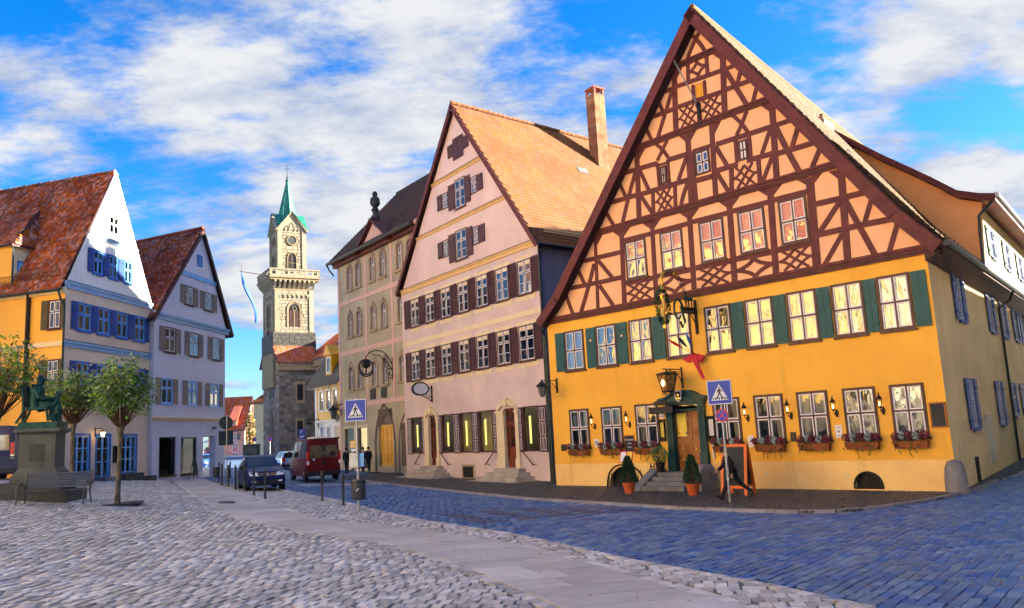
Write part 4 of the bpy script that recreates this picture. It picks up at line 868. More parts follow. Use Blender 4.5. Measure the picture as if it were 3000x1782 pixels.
# ground floor: shop windows with dark casings, panelled shutters, light strips
for a, v0, c, v1 in HS:
    b = MB(); ring(b, a, v0, c, v1, .07, -.05, .1); o = f3.mb(b, 'shop_window', 'maroon_shutter'); b = MB(); b.pane(a + .07, c - .07, .03, v0 + .07, v1 - .07); put('pane', b.mesh('pane', 'glass_shop'), o)
    b = MB(); b.box(a + .3, a + .44, .16, .2, v0 + .4, v1 - .5); put('light_strip', b.mesh('light_strip', 'neon'), o)
for a, c in ((.33, 1.0), (2.53, 2.84), (4.76, 5.1), (6.63, 7.33), (8.83, 9.48), (11.1, 11.44), (13.7, 14.0), (15.54, 16.2)): shutter(f3, a, 1.28, c, 3.66, 'panel', 'maroon_shutter')
for (a, v0, c, v1), ax0, ax1 in ((HD[0], 2.86, 4.74), (HD[1], 11.5, 13.68)):
    b = MB(); m_ = (ax0 + ax1) / 2
    for u0, u1 in ((ax0, a + .06), (c - .06, ax1)): b.box(u0, u1, -.1, .12, v0 - .05, 3.5); b.box(u0 - .04, u1 + .04, -.15, .12, v0 - .06, v0 + .5); b.box(u0 - .03, u1 + .03, -.13, .12, 3.42, 3.56)
    arc = bez((ax0 + .1, 3.5), (ax0 + .25, 4.02), (m_, 4.05), 8) + bez((m_, 4.05), (ax1 - .25, 4.02), (ax1 - .1, 3.5), 8)[1:]
    b.loft([[(p[0], -.12, p[1] - .18), (p[0], -.16, p[1] + .12), (p[0], .05, p[1] + .12), (p[0], .05, p[1] - .18)] for p in arc]); b.prism([(m_ - .12, -.2, 3.82), (m_ + .12, -.2, 3.82), (m_ + .16, -.2, 4.25), (m_ - .16, -.2, 4.25)], (0, .2, 0))
    f3.mb(b, 'door_surround', 'cream_trim')
    b = MB(); b.box(a, c, .16, .2, v0, v1); b.box(a, c, .1, .18, 2.78, 2.9); ring(b, a, v0, c, v1, .1, .08, .18); ring(b, a + .1, 1.5, c - .1, 2.75, .08, .12, .17)
    for z in (.75, 1.1): ring(b, a + .2, v0 + z - .65, c - .2, v0 + z - .1, .05, .13, .17)
    dd = f3.mb(b, 'door', 'red_wood'); b = MB(); b.pane(a + .1, c - .1, .15, 2.9, v1 - .1); b.pane(a + .19, c - .19, .15, 1.58, 2.66); put('pane', b.mesh('pane', 'glass'), dd)
    b = MB()
    for i in (1, 2): b.box(a + .1 + (c - a - .2) * i / 3 - .015, a + .1 + (c - a - .2) * i / 3 + .015, .13, .17, 1.5, 2.7)
    b.box(a + .12, c - .12, .13, .17, 2.1, 2.14); put('glazing_bar', b.mesh('glazing_bar', 'red_wood'), dd)
    b = MB(); b.lathe([(.03, -.02), (.04, .02), (.02, .08)], 8, (a + .2, .05, v0 + 1.05), axis='y'); put('knob', b.mesh('knob', 'brass'), dd)
for i, (c, hw, z0) in enumerate(((3.95, 2.3, .53), (12.8, 2.4, .43))):
    for k in range(4):
        b = MB(); e = k * .36; b.box(c - hw + 1.15 - e * 1.07, c + hw - 1.15 + e * 1.07, -.45 - e, .0 - .002 * k, z0 - .2 * (k + 1) - .02 * k, z0 - .2 * k); f3.mb(b, 'step', 'step_stone')
    for s in (-1, 1):
        b = MB(); u = c + s * (hw - .95); b.tube([(u - s * .15, -.28, 1.42), (u + s * .9, -.28, .62)], .035, 6); b.tube([(u - s * .1, 0, 1.3), (u - s * .1, -.28, 1.36)], .018, 5); b.tube([(u + s * .8, 0, .6), (u + s * .8, -.28, .68)], .018, 5); f3.mb(b, 'handrail', 'maroon_shutter')
b = MB(); b.box(7.35, 8.85, -.02, .05, -.25, .62); hx = f3.mb(b, 'hatch_surround', 'sandstone'); b = MB(); b.box(7.55, 8.65, -.05, -.02, -.12, .5); b.box(7.5, 8.7, -.07, -.05, .3, .35); b.box(7.5, 8.7, -.07, -.05, 0, .05); put('hatch_door', b.mesh('hatch_door', 'iron'), hx)
# roof
RK3 = [(-.35, 12.25), (8.3, 23.0), (W3 + .35, 12.1)]
b = MB()
for (ua, va), (ub, vb) in zip(RK3[:-1], RK3[1:]): slab4(b, [(*d3(ua, -.3), va), (*d3(ub, -.3), vb), (*d3(ub, D3), vb), (*d3(ua, D3), va)], .14)
roof3 = b.build('roof', 'dark_timber', b3)
o3 = np.array([*d3(RK3[2][0], -.32), RK3[2][1]]); S_ = np.array([*d3(RK3[1][0], -.32), RK3[1][1]]) - o3; HH = np.linalg.norm(S_)
tiles(roof3, 'roof_tiles', 'tile_orange', o3, (E3[0], E3[1], 0), S_ / HH, D3, HH, .24, .3, seed=3, lift=.04)
n_ = int(D3 / .42)
bm_ = MB(); bm_.tube([(0, 0, 0), (E3[0] * .44, E3[1] * .44, 0)], [.13, .11], 7); rme = bm_.mesh('ridge_tile', 'tile_orange', True)
for i in range(n_): put('ridge_tile', rme, roof3, (*d3(8.3, -.3 + i * .42), 23.06 + R.uniform(-.01, .01)))
for (ua, va), (ub, vb) in ((RK3[0], RK3[1]), (RK3[2], RK3[1])):
    d = np.array([ub - ua, vb - va]); d = d / np.linalg.norm(d); n = np.array([d[1], -d[0]]); n = n if n[1] < 0 else -n
    b = MB(); b.prism([(ua, -.34, va + .05), (ub, -.34, vb + .05), (ub + n[0] * .26, -.34, vb + n[1] * .26), (ua + n[0] * .26, -.34, va + n[1] * .26)], (0, .05, 0)); f3.mb(b, 'bargeboard', 'timber')
def s3(t, k): p = o3 + S_ / HH * k + np.array([E3[0], E3[1], 0]) * t; return p
for j in range(6):
    b = MB(); a_, c_ = 1.0 + j * 1.15, 1.0 + j * 1.15 + 1.1
    for k in range(12): t = a_ + (c_ - a_) * k / 11; p = s3(t, 1.0); b.tube([p + np.array([.03, -.0, .08]), p + np.array([.03, 0, .42])], .012, 4)
    for z in (.1, .25, .42): b.tube([s3(a_, 1.0) + np.array([.03, 0, z]), s3(c_, 1.0) + np.array([.03, 0, z])], .014, 4)
    b.tube([s3(c_, 1.0) + np.array([0, 0, .4]), s3(c_, 1.7) + np.array([0, 0, .08])], .02, 4); b.build('snow_guard', 'cream_trim', roof3)
for t, k in ((8.2, 8.6), (11.0, 4.4), (12.5, 7.0)):
    p0 = s3(t, k); N3 = np.cross(np.array([E3[0], E3[1], 0]), S_ / HH); N3 = N3 if N3[2] > 0 else -N3; b = MB()
    q = [p0 + N3 * .09, s3(t + .9, k) + N3 * .09, s3(t + .9, k + .55) + N3 * .09, s3(t, k + .55) + N3 * .09]; b.prism([tuple(x) for x in q], tuple(-N3 * .05)); b.build('roof_light', 'zinc' if t != 12.5 else 'glass', roof3)
gutter(f3, (W3 + .42, -.3, 12.08), (*d3(W3 + .42, D3), 12.08))
downpipe(f3, [(W3 + .4, -.25, 12.0), (W3 + .2, -.12, 11.6), (W3 + .08, -.05, 11.2), (W3 + .08, -.05, 3.8), (W3 + .08, -.05, -.2)], 'dark_zinc', .07)
# chimney
cp = s3(11.4, 10.6); b = MB(); b.box(cp[0] - .46, cp[0] + .46, cp[1] - .46, cp[1] + .46, cp[2] - 2.2, cp[2] + 4.9); ch3 = b.build('chimney', 'chimney_render', b3)
b = MB()
for sx_ in (-1, 1):
    for sy_ in (-1, 1): b.box(cp[0] + sx_ * .38 - .08, cp[0] + sx_ * .38 + .08, cp[1] + sy_ * .38 - .08, cp[1] + sy_ * .38 + .08, cp[2] + 4.9, cp[2] + 5.3)
b.box(cp[0] - .5, cp[0] + .5, cp[1] - .5, cp[1] + .5, cp[2] + 5.3, cp[2] + 5.42); put('chimney_cap', b.mesh('chimney_cap', 'brick'), ch3)
b = MB(); ring_z = cp[2] + 2.4; b.box(cp[0] - .47, cp[0] + .47, cp[1] - .47, cp[1] + .47, ring_z, ring_z + .04); put('chimney_band', b.mesh('chimney_band', 'iron'), ch3)
# ================================================================== olive three-storey house with pink bands
d_ = ray(1000, 1376); t_ = (.25 - EYE) / d_[2]; B5O = Vector((t_ * d_[0], t_ * d_[1], .25)); B5A = rad(-54.6)
b5 = empty('olive_banded_house', B5O, B5A, 'olive grey house with pink bands, arched windows and dark brown roof', 'building')
f5 = Fr(b5); W5 = 15.; c5 = [2.45, 4.2, 6.9, 8.75, 11.6, 13.3]
h5 = [(c - .42, v0, c + .42, v1) for v0, v1 in ((14.85, 16.85), (10.9, 12.8), (6.5, 8.42)) for c in c5]
wall(f5, 'wall', 'olive_plaster', [(0, -1), (W5, -1), (W5, 17.4), (0, 17.4)], h5 + [(7.25, .3, 9.7, 4.6), (.85, .7, 2.75, 3.3), (3.5, .1, 5.2, 3.3), (11.0, .3, 13.4, 3.4)], depth=.4)
b = MB(); b.quad((0, 0, -1), (0, 12.5, -1), (0, 12.5, 17.4), (0, 6.3, 24.3), (0, 0, 17.4)); b.quad((W5, 0, -1), (W5, 12.5, -1), (W5, 12.5, 17.4), (W5, 6.3, 24.3), (W5, 0, 17.4)); b.quad((0, 12.5, -1), (W5, 12.5, -1), (W5, 12.5, 17.4), (0, 12.5, 17.4)); b.build('gable_end_wall', 'olive_plaster', b5)
b = MB()
for z in (5.3, 9.7, 13.9): b.quad((.2, .5, z), (W5 - .2, .5, z), (W5 - .2, 12, z), (.2, 12, z))
b.box(.2, W5 - .2, 2.5, 2.6, 0, 17); b.build('inner_floor', 'room_dark', b5)
for h in h5:
    window(f5, *h, 'b5', 'low', sill=False); b = MB(); u0, v0, u1, v1 = h; m_ = (u0 + u1) / 2
    for s_ in (u0 - .17, u1 - .02): b.box(s_, s_ + .19, -.06, .1, v0, v1 - .25)
    arc = bez((u0 - .08, v1 - .25), (u0, v1 + .12), (m_, v1 + .13), 6) + bez((m_, v1 + .13), (u1, v1 + .12), (u1 + .08, v1 - .25), 6)[1:]
    b.loft([[(p[0], -.06, p[1] - .17), (p[0], -.08, p[1] + .12), (p[0], .1, p[1] + .12), (p[0], .1, p[1] - .17)] for p in arc]); b.box(u0 - .25, u1 + .25, -.16, .1, v0 - .18, v0); b.box(m_ - .1, m_ + .1, -.1, .05, v1, v1 + .36); f5.mb(b, 'window_surround', 'sandstone')
for u in (.17, 5.55, 10.2): b = MB(); b.box(u - .17, u + .17, -.035, .02, 5.19 if u > 1 else -.5, 17.3); f5.mb(b, 'pilaster_strip', 'pink_trim')
for v in (5.19, 9.6, 13.88): b = MB(); b.box(.02, W5, -.043, .02, v - .17, v + .17); f5.mb(b, 'band', 'pink_trim')
b = MB(); b.box(-.3, W5, -.35, .1, 17.2, 17.5); b.box(-.35, W5, -.5, .1, 17.5, 17.72); f5.mb(b, 'eaves_cornice', 'timber')
b = MB(); slab4(b, [(-.6, -.75, 17.6), (W5 + .3, -.75, 17.6), (W5 + .3, 6.3, 24.9), (-.6, 6.3, 24.9)], .16); slab4(b, [(-.6, 13.2, 17.6), (W5 + .3, 13.2, 17.6), (W5 + .3, 6.3, 24.9), (-.6, 6.3, 24.9)], .16); roof5 = b.build('roof', 'dark_timber', b5)
S_ = np.array([0, 7.05, 7.3]); HH = np.linalg.norm(S_); tiles(roof5, 'roof_tiles', 'tile_brown', (-.62, -.77, 17.62), (1, 0, 0), S_ / HH, W5 + .9, HH, .26, .24, seed=8)
b = MB(); b.tube([(-.6, 6.3, 24.95), (W5 + .3, 6.3, 24.95)], .13, 7); b.build('ridge', 'tile_brown', roof5)
b = MB(); b.tube([(-.6, -.8, 17.6), (W5, -.8, 17.6)], .09, 7); b.tube([(-.55, -.8, 17.55), (-.5, -.5, 17.0), (-.3, -.25, 16.6)], .07, 6); b.build('gutter', 'dark_zinc', b5, True)
b = MB(); b.prism([(5.6, -.42, 17.5), (10.6, -.42, 17.5), (8.1, -.42, 19.3)], (0, 2.6, 0)); pd = b.build('pediment', 'pink_trim', b5)
b = MB(); slab4(b, [(5.1, -.75, 17.45), (8.1, -.75, 19.65), (8.1, 2.8, 19.65), (5.1, 2.8, 17.45)], .2); slab4(b, [(11.1, -.75, 17.45), (8.1, -.75, 19.65), (8.1, 2.8, 19.65), (11.1, 2.8, 17.45)], .2); put('pediment_roof', b.mesh('pediment_roof', 'timber'), pd)
b = MB(); b.lathe([(.35, 0), (.35, .25), (.22, .3), (.22, .6), (.34, .7), (.2, .95), (.42, 1.25), (.36, 1.7), (.18, 1.85), (.22, 2.0), (.18, 2.2), (.05, 2.3)], 10, (8.1, -.2, 19.6)); put('finial_figure', b.mesh('finial_figure', 'dark_stone', True), pd)
# gothic portal with yellow double door
b = MB(); arc = [(6.75, -.2)] + [(6.75, 2.2)] + bez((6.75, 2.2), (6.95, 4.1), (8.4, 5.0), 8) + bez((8.4, 5.0), (9.95, 4.1), (10.1, 2.2), 8)[1:] + [(10.1, -.2)]
b.loft([[(p[0], -.1, p[1]), (p[0] + (.42 if p[0] < 8.4 else -.42) * (1 if abs(p[0] - 8.4) > .3 else 0), .14, p[1] - (.4 if p[1] > 4.3 else .0)), (p[0] + (.0), .4, p[1])] for p in arc], caps=False); f5.mb(b, 'portal_arch', 'dark_sandstone')
b = MB(); b.box(7.2, 9.7, .2, .25, 3.35, 4.6); f5.mb(b, 'tympanum', 'dark_sandstone')
for u0, u1 in ((7.2, 8.42), (8.46, 9.7)):
    b = MB(); b.box(u0, u1, .16, .22, .3, 3.4)
    for z0, z1 in ((.5, 1.3), (1.45, 2.2), (2.35, 3.2)):
        for k in (0, 1): a0 = u0 + .12 + k * .52; ring(b, a0, z0, a0 + .45, z1, .05, .135, .16)
    f5.mb(b, 'portal_door', 'yellow_paint')
b = MB(); arc = [(10.7, -.2), (10.7, 2.3)] + bez((10.7, 2.3), (11.0, 3.9), (12.3, 4.4), 8) + [(13.6, 3.4)]; b.loft([[(p[0], -.08, p[1]), (p[0] + .45, .3, p[1] - .1), (p[0], .36, p[1])] for p in arc], caps=False); f5.mb(b, 'side_arch', 'dark_sandstone')
b = MB(); b.box(11.0, 13.5, .3, .36, 0, 4.2); f5.mb(b, 'side_door', 'dark_timber')
b = MB(); ring(b, .6, -.1, 5.45, 3.55, .22, -.03, .05); b.box(2.75, 3.5, -.03, .05, -.1, 3.4); f5.mb(b, 'shop_surround', 'cream_trim')
b = MB(); b.pane(.85, 2.75, .12, .7, 3.3); f5.mb(b, 'shop_window', 'glass_shop'); b = MB(); b.pane(3.5, 5.2, .12, .1, 3.3); f5.mb(b, 'shop_door', 'glass_shop')
for u in (6.55, 8.45): b = MB(); b.box(u - .42, u + .42, -.05, .0, 5.45, 6.25); ring(b, u - .42, 5.45, u + .42, 6.25, .07, -.09, -.05); b.lathe([(.2, -.085), (.26, -.06), (.26, -.05)], 9, (u, 0, 5.85), axis='y'); f5.mb(b, 'relief_panel', 'dark_stone')
# ================================================================== white gabled house with blue shutters
def basis(px, py, z): d = ray(px, py); t = (z - EYE) / d[2]; return Vector((t * d[0], t * d[1], z))
H1O = basis(172, 1411, 1.2)
h1b = empty('blue_shuttered_house', H1O, rad(83.9), 'white and beige gabled house with blue shutters and amber yellow side wall', 'building')
fa = Fr(h1b); WA1 = 8.7; EA = (.19, .982); fas = Fr(h1b, 0, 0, math.atan2(-EA[1], -EA[0])); DA = 16.
def da(u, t): return (u + EA[0] * t, EA[1] * t)
r3_ = [(2.4, 3.35), (3.95, 4.88), (5.53, 6.44)]; r2_ = [(1.06, 2.35), (2.96, 4.17), (4.84, 6.05), (6.78, 8.0)]; r1_ = [(1.07, 2.29), (2.93, 4.05), (4.8, 5.95), (6.75, 7.95)]
ha2 = [(a, 8.4, c, 10.05) for a, c in r2_]; ha1 = [(a, 5.08, c, 6.65) for a, c in r1_]; hgd = [(1.0, .12, 2.55, 2.45), (3.25, 0, 4.5, 2.42), (5.75, .12, 7.3, 2.4)]
wall(fa, 'wall', 'beige_plaster', [(0, -2), (WA1, -2), (WA1, 10.9), (0, 10.9)], ha2 + ha1 + hgd)
ha3 = [(a, 11.96, c, 13.45) for a, c in r3_]; hat = [(3.85, 14.75, 4.9, 15.95)]
wall(fa, 'gable_wall', 'white_plaster', [(.1, 10.9), (WA1 - .02, 10.9), (4.38, 18.75)], ha3 + hat)
wall(fas, 'side_wall', 'amber_plaster', [(-DA, -2), (0, -2), (0, 10.75), (-DA, 10.75)], [(-1.1, 8.38, -.22, 10.05), (-1.1, 5.0, -.22, 6.68)])
for v0, v1 in ((8.38, 10.05), (5.0, 6.68)):
    window(fas, -1.1, v0, -.22, v1, 'h1y', 'full'); shutter(fas, -1.62, v0, -1.14, v1, 'board', 'olive_shutter'); shutter(fas, -.19, v0, .1, v1, 'board', 'olive_shutter', y=-.06)
b = MB(); b.quad((WA1, 0, -2), (*da(WA1, DA), -2), (*da(WA1, DA), 10.8), (WA1, 0, 10.8)); b.quad((*da(0, DA), -2), (*da(WA1, DA), -2), (*da(WA1, DA), 10.8), (*da(4.38, DA), 18.7), (*da(0, DA), 10.8)); b.build('rear_wall', 'amber_plaster', h1b)
b = MB(); b.box(.2, WA1 - .2, 2.4, 2.5, -1, 10.8)
for z in (3.8, 7.4, 10.9): b.quad((.1, .4, z), (WA1 - .1, .4, z), (*da(WA1 - .1, DA - 1), z), (*da(.1, DA - 1), z))
b.build('inner_floor', 'room_dark', h1b)
for i, h in enumerate(ha2 + ha1 + ha3): window(fa, *h, 'h1', 'full' if i == 0 else ('low' if i % 2 else None))
window(fa, *hat[0], 'far')
for row, v0, v1 in ((r3_, 11.98, 13.43), (r2_, 8.42, 10.03), (r1_, 5.1, 6.63)):
    xs_ = [(row[0][0] - .54, row[0][0] - .04)] + [(row[i][1] + .04, row[i + 1][0] - .05) for i in range(len(row) - 1)] + [(row[-1][1] + .04, min(row[-1][1] + .5, WA1 - .1))]
    if v0 > 11: xs_ = xs_[:-1]
    for a, c in xs_: shutter(fa, a, v0, c, v1, 'board', 'navy_shutter')
def la(v): return .05 + (v - 10.9) * (4.3 / 7.9)
def ra(v): return WA1 - (v - 10.9) * (4.35 / 7.9)
for v, hh, m_ in ((14.25, .22, 'pale_blue_trim'), (10.88, .4, 'pale_blue_trim'), (7.54, .36, 'pale_blue_trim'), (3.87, .26, 'cream_trim')):
    a0, a1 = (la(v), ra(v)) if v > 11 else (-.05, WA1 + .03)
    b = MB(); b.box(a0, a1, -.09, .02, v - hh / 2, v + hh * .1); b.box(a0 - .05, a1 + .05, -.16, .02, v + hh * .1, v + hh / 2); fa.mb(b, 'cornice', m_); b = MB(); b.box(a0 - .05, a1 + .05, -.175, .02, v + hh / 2, v + hh / 2 + .03); fa.mb(b, 'cornice_flashing', 'dark_zinc')
b = MB(); b.box(-DA, .05, -.12, .02, 7.4, 7.66); fas.mb(b, 'string_course', 'cream_trim')
b = MB(); b.box(-DA, .05, -.18, .02, 10.35, 10.7); fas.mb(b, 'eaves_cornice', 'cream_trim')
b = MB()
for (x0, z0), (x1, z1) in (((.0, 10.95), (4.36, 18.85)), ((8.75, 10.95), (4.4, 18.85))):
    d = np.array([x1 - x0, z1 - z0]); d /= np.linalg.norm(d); s_ = 1 if x0 < 4 else -1; b.prism([(x0, -.1, z0), (x1, -.1, z1), (x1 + s_ * d[1] * .28, -.1, z1 - abs(d[0]) * .28), (x0 + s_ * d[1] * .28, -.1, z0 - abs(d[0]) * .28)], (0, .09, 0))
fa.mb(b, 'verge_band', 'white_plaster')
for a, v0, c, v1 in hgd:
    b = MB(); ring(b, a, v0, c, v1, .1, .02, .14); n_ = 3 if c - a > 1.4 else 2
    for i in range(1, n_): u = a + (c - a) * i / n_; b.box(u - .07, u + .07, .03, .13, v0, v1)
    for z in (.37, .69): b.box(a, c, .04, .12, v0 + (v1 - v0) * z - .03, v0 + (v1 - v0) * z + .03)
    isd = abs(a - 3.25) < .01; o = fa.mb(b, 'door' if isd else 'shop_window', 'sky_frame'); b = MB(); b.pane(a + .05, c - .05, .08, v0 + .05, v1 - .05); put('pane', b.mesh('pane', 'glass_shop'), o)
    b = MB(); ring(b, a - .12, v0 - .05, c + .12, v1 + .12, .12, -.04, .03); put('casing', b.mesh('casing', 'blue_frame'), o)
b = MB(); b.box(5.3, 8.5, -.75, 0, -.6, -.16); fa.mb(b, 'step', 'dark_stone'); b = MB(); b.box(5.6, 7.6, -.4, 0, -.16, .08); fa.mb(b, 'step', 'dark_stone'); b = MB(); b.box(3.0, 4.8, -.4, 0, -.5, -.02); fa.mb(b, 'step', 'grey_stone')
# shop clutter behind the glass
b = MB(); b.m = 0
for u in (1.3, 1.8, 2.25, 6.0, 6.5, 7.0):
    for z in (.5, 1.1, 1.7): b.lathe([(.12, 0), (.14, .12), (.06, .3), (.05, .36)], 7, (u, .35, z))
b.build('window_display', 'amber_glass', h1b)
b = MB()
RK1 = [(-.45, 10.55), (4.38, 18.82), (WA1 + .35, 10.75)]
for (ua, va), (ub, vb) in zip(RK1[:-1], RK1[1:]): slab4(b, [(*da(ua, -.02), va), (*da(ub, -.02), vb), (*da(ub, DA), vb), (*da(ua, DA), va)], .12)
roof1 = b.build('roof', 'dark_timber', h1b)
o3 = np.array([*da(RK1[0][0], -.04), RK1[0][1]]); S_ = np.array([*da(RK1[1][0], -.04), RK1[1][1]]) - o3; HH = np.linalg.norm(S_)
tiles(roof1, 'roof_tiles', 'tile_red', o3, (EA[0], EA[1], 0), S_ / HH, DA, HH, .19, .21, seed=21, lift=.03)
bm_ = MB(); bm_.tube([(0, 0, 0), (EA[0] * .44, EA[1] * .44, 0)], [.12, .1], 7); rme = bm_.mesh('ridge_tile', 'tile_red', True)
for i in range(int(DA / .42)): put('ridge_tile', rme, roof1, (*da(4.38, i * .42), 18.88 + R.uniform(-.015, .015)))
def s1(t, k): return o3 + S_ / HH * k + np.array([EA[0], EA[1], 0]) * t
b = MB()
for k in range(48): p = s1(.4 + k * .1, .9); b.tube([p + np.array([-.03, 0, .05]), p + np.array([-.05, 0, .4])], .01, 3)
for z in (.1, .4): b.tube([s1(.4, .9) + np.array([-.04, 0, z]), s1(5.2, .9) + np.array([-.04, 0, z])], .014, 4)
b.build('snow_guard', 'twig', roof1)
b = MB(); b.tube([(*da(-.5, -.05), 10.5), (*da(-.5, DA), 10.5)], .08, 7); b.build('gutter', 'dark_zinc', h1b, True)
downpipe(fa, [(-.45, .1, 10.45), (-.3, .05, 10.0), (-.1, -.05, 9.6), (-.1, -.05, 0)], 'dark_zinc', .06)
# cross dormer on the side roof
fd = Fr(h1b, *da(0, 0), math.atan2(-EA[1], -EA[0])); b = MB(); b.quad((-9, -.02, 10.4), (-4.0, -.02, 10.4), (-4.0, -.02, 13.7), (-9, -.02, 13.7)); fd.mb(b, 'dormer_front', 'amber_plaster')
b = MB(); b.quad((-4.0, -.02, 10.4), (-4.0, 3., 10.4), (-4., 3., 13.7), (-4.0, -.02, 13.7)); fd.mb(b, 'dormer_cheek', 'cream_plaster')
b = MB(); b.box(-3.99, -3.96, .35, .8, 11.9, 12.75); b.m = 1; b.box(-3.96, -3.94, .42, .73, 11.98, 12.67); fd.mb(b, 'dormer_window', ['blue_frame', 'sky_frame'])
b = MB(); b.prism([(-3.75, -.25, 13.6), (-9, -.25, 13.6), (-9, 2.9, 16.6), (-5.3, 2.9, 16.6)], (0, 0, -.12)); b.prism([(-3.75, -.25, 13.6), (-5.3, 2.9, 16.6), (-3.6, 3.6, 13.6)], (0, 0, -.1)); fd.mb(b, 'dormer_roof', 'dark_timber')
A3 = np.array([-3.75, -.25, 13.62]); U3 = np.array([-1., 0, 0]); S3 = unit(np.array([0, 3.15, 3.0])); tl = tiles(h1b, 'roof_tiles', 'tile_red', A3, U3, S3, 5.2, 4.3, .19, .21, seed=22, lift=.02, poly=[(0, 0), (5.2, 0), (5.2, 4.3), (1.55, 4.3)]); tl.rotation_euler = (0, 0, fd.r)
S4 = unit(np.array([-1.55, 3.15, 3.0])); tl = tiles(h1b, 'roof_tiles', 'tile_red', (-3.72, -.25, 13.62), unit((.15, 3.85, 0)), unit((-1.6, .3, 3.0)), 3.85, 3.4, .19, .21, seed=23, lift=.02, poly=[(0, 0), (3.85, 0), (3.2, 3.3)]); tl.rotation_euler = (0, 0, fd.r)
downpipe(fd, [(-3.85, -.12, 13.5), (-3.8, -.1, 13.2), (-3.8, -.1, 10.8)], 'dark_zinc', .05)
b = MB(); cx_, cy_ = da(7.3, 3.5); b.box(cx_ - .45, cx_ + .45, cy_ - .5, cy_ + .5, 12, 17.2); b.box(cx_ - .5, cx_ + .5, cy_ - .55, cy_ + .1, 17.2, 17.5); b.build('chimney', 'chimney_render', h1b)
# ================================================================== bluish white gabled house
H2O = basis(640, 1398, .4)
h2b = empty('pale_blue_house', H2O, rad(83.5), 'pale bluish white gabled house with taupe louvred shutters and shop passage', 'building')
fb = Fr(h2b); EB = (.33, .944); DB = 16.; U0, U1 = -9.1, 1.0
def db(u, t): return (u + EB[0] * t, EB[1] * t)
q3 = [(-5.2, -4.05), (-2.42, -1.14)]; q2 = [(-7.83, -6.42), (-4.55, -3.24), (-1.16, .08)]; q1 = [(-8.18, -6.75), (-4.71, -3.38), (-1.5, -.1)]
hb2 = [(a, 8.76, c, 10.5) for a, c in q2]; hb1 = [(a, 5.25, c, 7.0) for a, c in q1]; hbg = [(-8.25, .5, -6.1, 3.06), (-5.5, .45, -3.25, 3.0)]
wall(fb, 'wall', 'bluish_white_plaster', [(U0, -2), (U1, -2), (U1, 11.1), (U0, 11.1)], hb2 + hb1 + hbg + [(-2.4, -2, -.55, 3.06)], depth=.45)
hb3 = [(a, 12.42, c, 13.8) for a, c in q3]; hbt = [(-3.5, 15.55, -2.75, 16.43)]
wall(fb, 'gable_wall', 'bluish_white_plaster', [(U0 + .3, 11.1), (U1 + .3, 11.1), (-2.9, 18.4)], hb3 + hbt)
b = MB(); b.quad((U1, 0, 3.06), (*db(U1, DB), 3.06), (*db(U1, DB), 11.), (U1, 0, 11.)); b.quad((*db(U1, 3.2), -2), (*db(U1, DB), -2), (*db(U1, DB), 3.06), (*db(U1, 3.2), 3.06)); b.quad((U0, 0, -2), (*db(U0, DB), -2), (*db(U0, DB), 11), (U0, 0, 11)); b.quad((*db(U0, DB), -2), (*db(U1, DB), -2), (*db(U1, DB), 11), (*db(-2.9, DB), 18.3), (*db(U0, DB), 11))
b.quad((-2.4, 0, -2), (-2.4, 0, 3.06), (*db(-1.2, 3.2), 3.06), (*db(-1.2, 3.2), -2)); b.quad((-2.4, 0, 3.06), (U1, 0, 3.06), (*db(U1, 3.2), 3.06), (*db(-1.2, 3.2), 3.06)); b.build('side_wall', 'bluish_white_plaster', h2b)
b = MB(); b.box(U0 + .2, U1 - .2, 4.2, 4.3, 3.1, 11); b.box(U0 + .2, -2.6, 2.2, 2.3, -1, 3.1)
for z in (4.2, 7.8, 11.1): b.quad((U0 + .1, .5, z), (U1 - .1, .5, z), (*db(U1 - .1, DB - 1), z), (*db(U0 + .1, DB - 1), z))
b.build('inner_floor', 'room_dark', h2b)
for h in hb3 + hb2: window(fb, *h, 'h2', 'low')
for h in hb1: window(fb, *h, 'h2b')
window(fb, *hbt[0], 'h1', sill=False)
for row, v0, v1 in ((q3, 12.44, 13.8), (q2, 8.78, 10.48), (q1, 5.27, 6.98)):
    for a, c in row: shutter(fb, a - .66, v0, a - .04, v1, 'louvre', 'grey_shutter'); shutter(fb, c + .04, v0, c + .66, v1, 'louvre', 'grey_shutter')
for v, hh, m_ in ((11.12, .42, 'pale_blue_trim'), (14.66, .34, 'sky_frame'), (4.25, .24, 'cream_trim')):
    a0, a1 = (U0 - .1, U1 + .5) if v < 12 else (-5.75, -.6)
    if v < 5: a1 = U1 + .05
    b = MB(); b.box(a0, a1, -.07, .02, v - hh / 2, v + hh / 2); 
    if v < 12: b.box(a0 - .03, a1 + .03, -.17, .02, v + hh * .15, v + hh * .5 + .02)
    fb.mb(b, 'cornice', m_)
for a, v0, c, v1 in hbg:
    b = MB(); ring(b, a, v0, c, v1, .08, .1, .25); o = fb.mb(b, 'shop_window', 'dark_timber'); b = MB(); b.pane(a + .05, c - .05, .16, v0 + .05, v1 - .05); put('pane', b.mesh('pane', 'glass_shop'), o); b = MB(); b.box(a - .06, c + .06, -.08, .2, v0 - .08, v0); put('sill', b.mesh('sill', 'dark_timber'), o)
b = MB()
RK2 = [(-9.6, 10.75), (-2.9, 18.5), (2.05, 10.9)]
for (ua, va), (ub, vb) in zip(RK2[:-1], RK2[1:]): slab4(b, [(*db(ua, -.2), va), (*db(ub, -.2), vb), (*db(ub, DB), vb), (*db(ua, DB), va)], .12)
roof2 = b.build('roof', 'dark_timber', h2b)
o3 = np.array([*db(RK2[0][0], -.22), RK2[0][1]]); S_ = np.array([*db(RK2[1][0], -.22), RK2[1][1]]) - o3; HH = np.linalg.norm(S_)
tiles(roof2, 'roof_tiles', 'tile_red', o3, (EB[0], EB[1], 0), S_ / HH, DB, HH, .22, .24, seed=31, lift=.03)
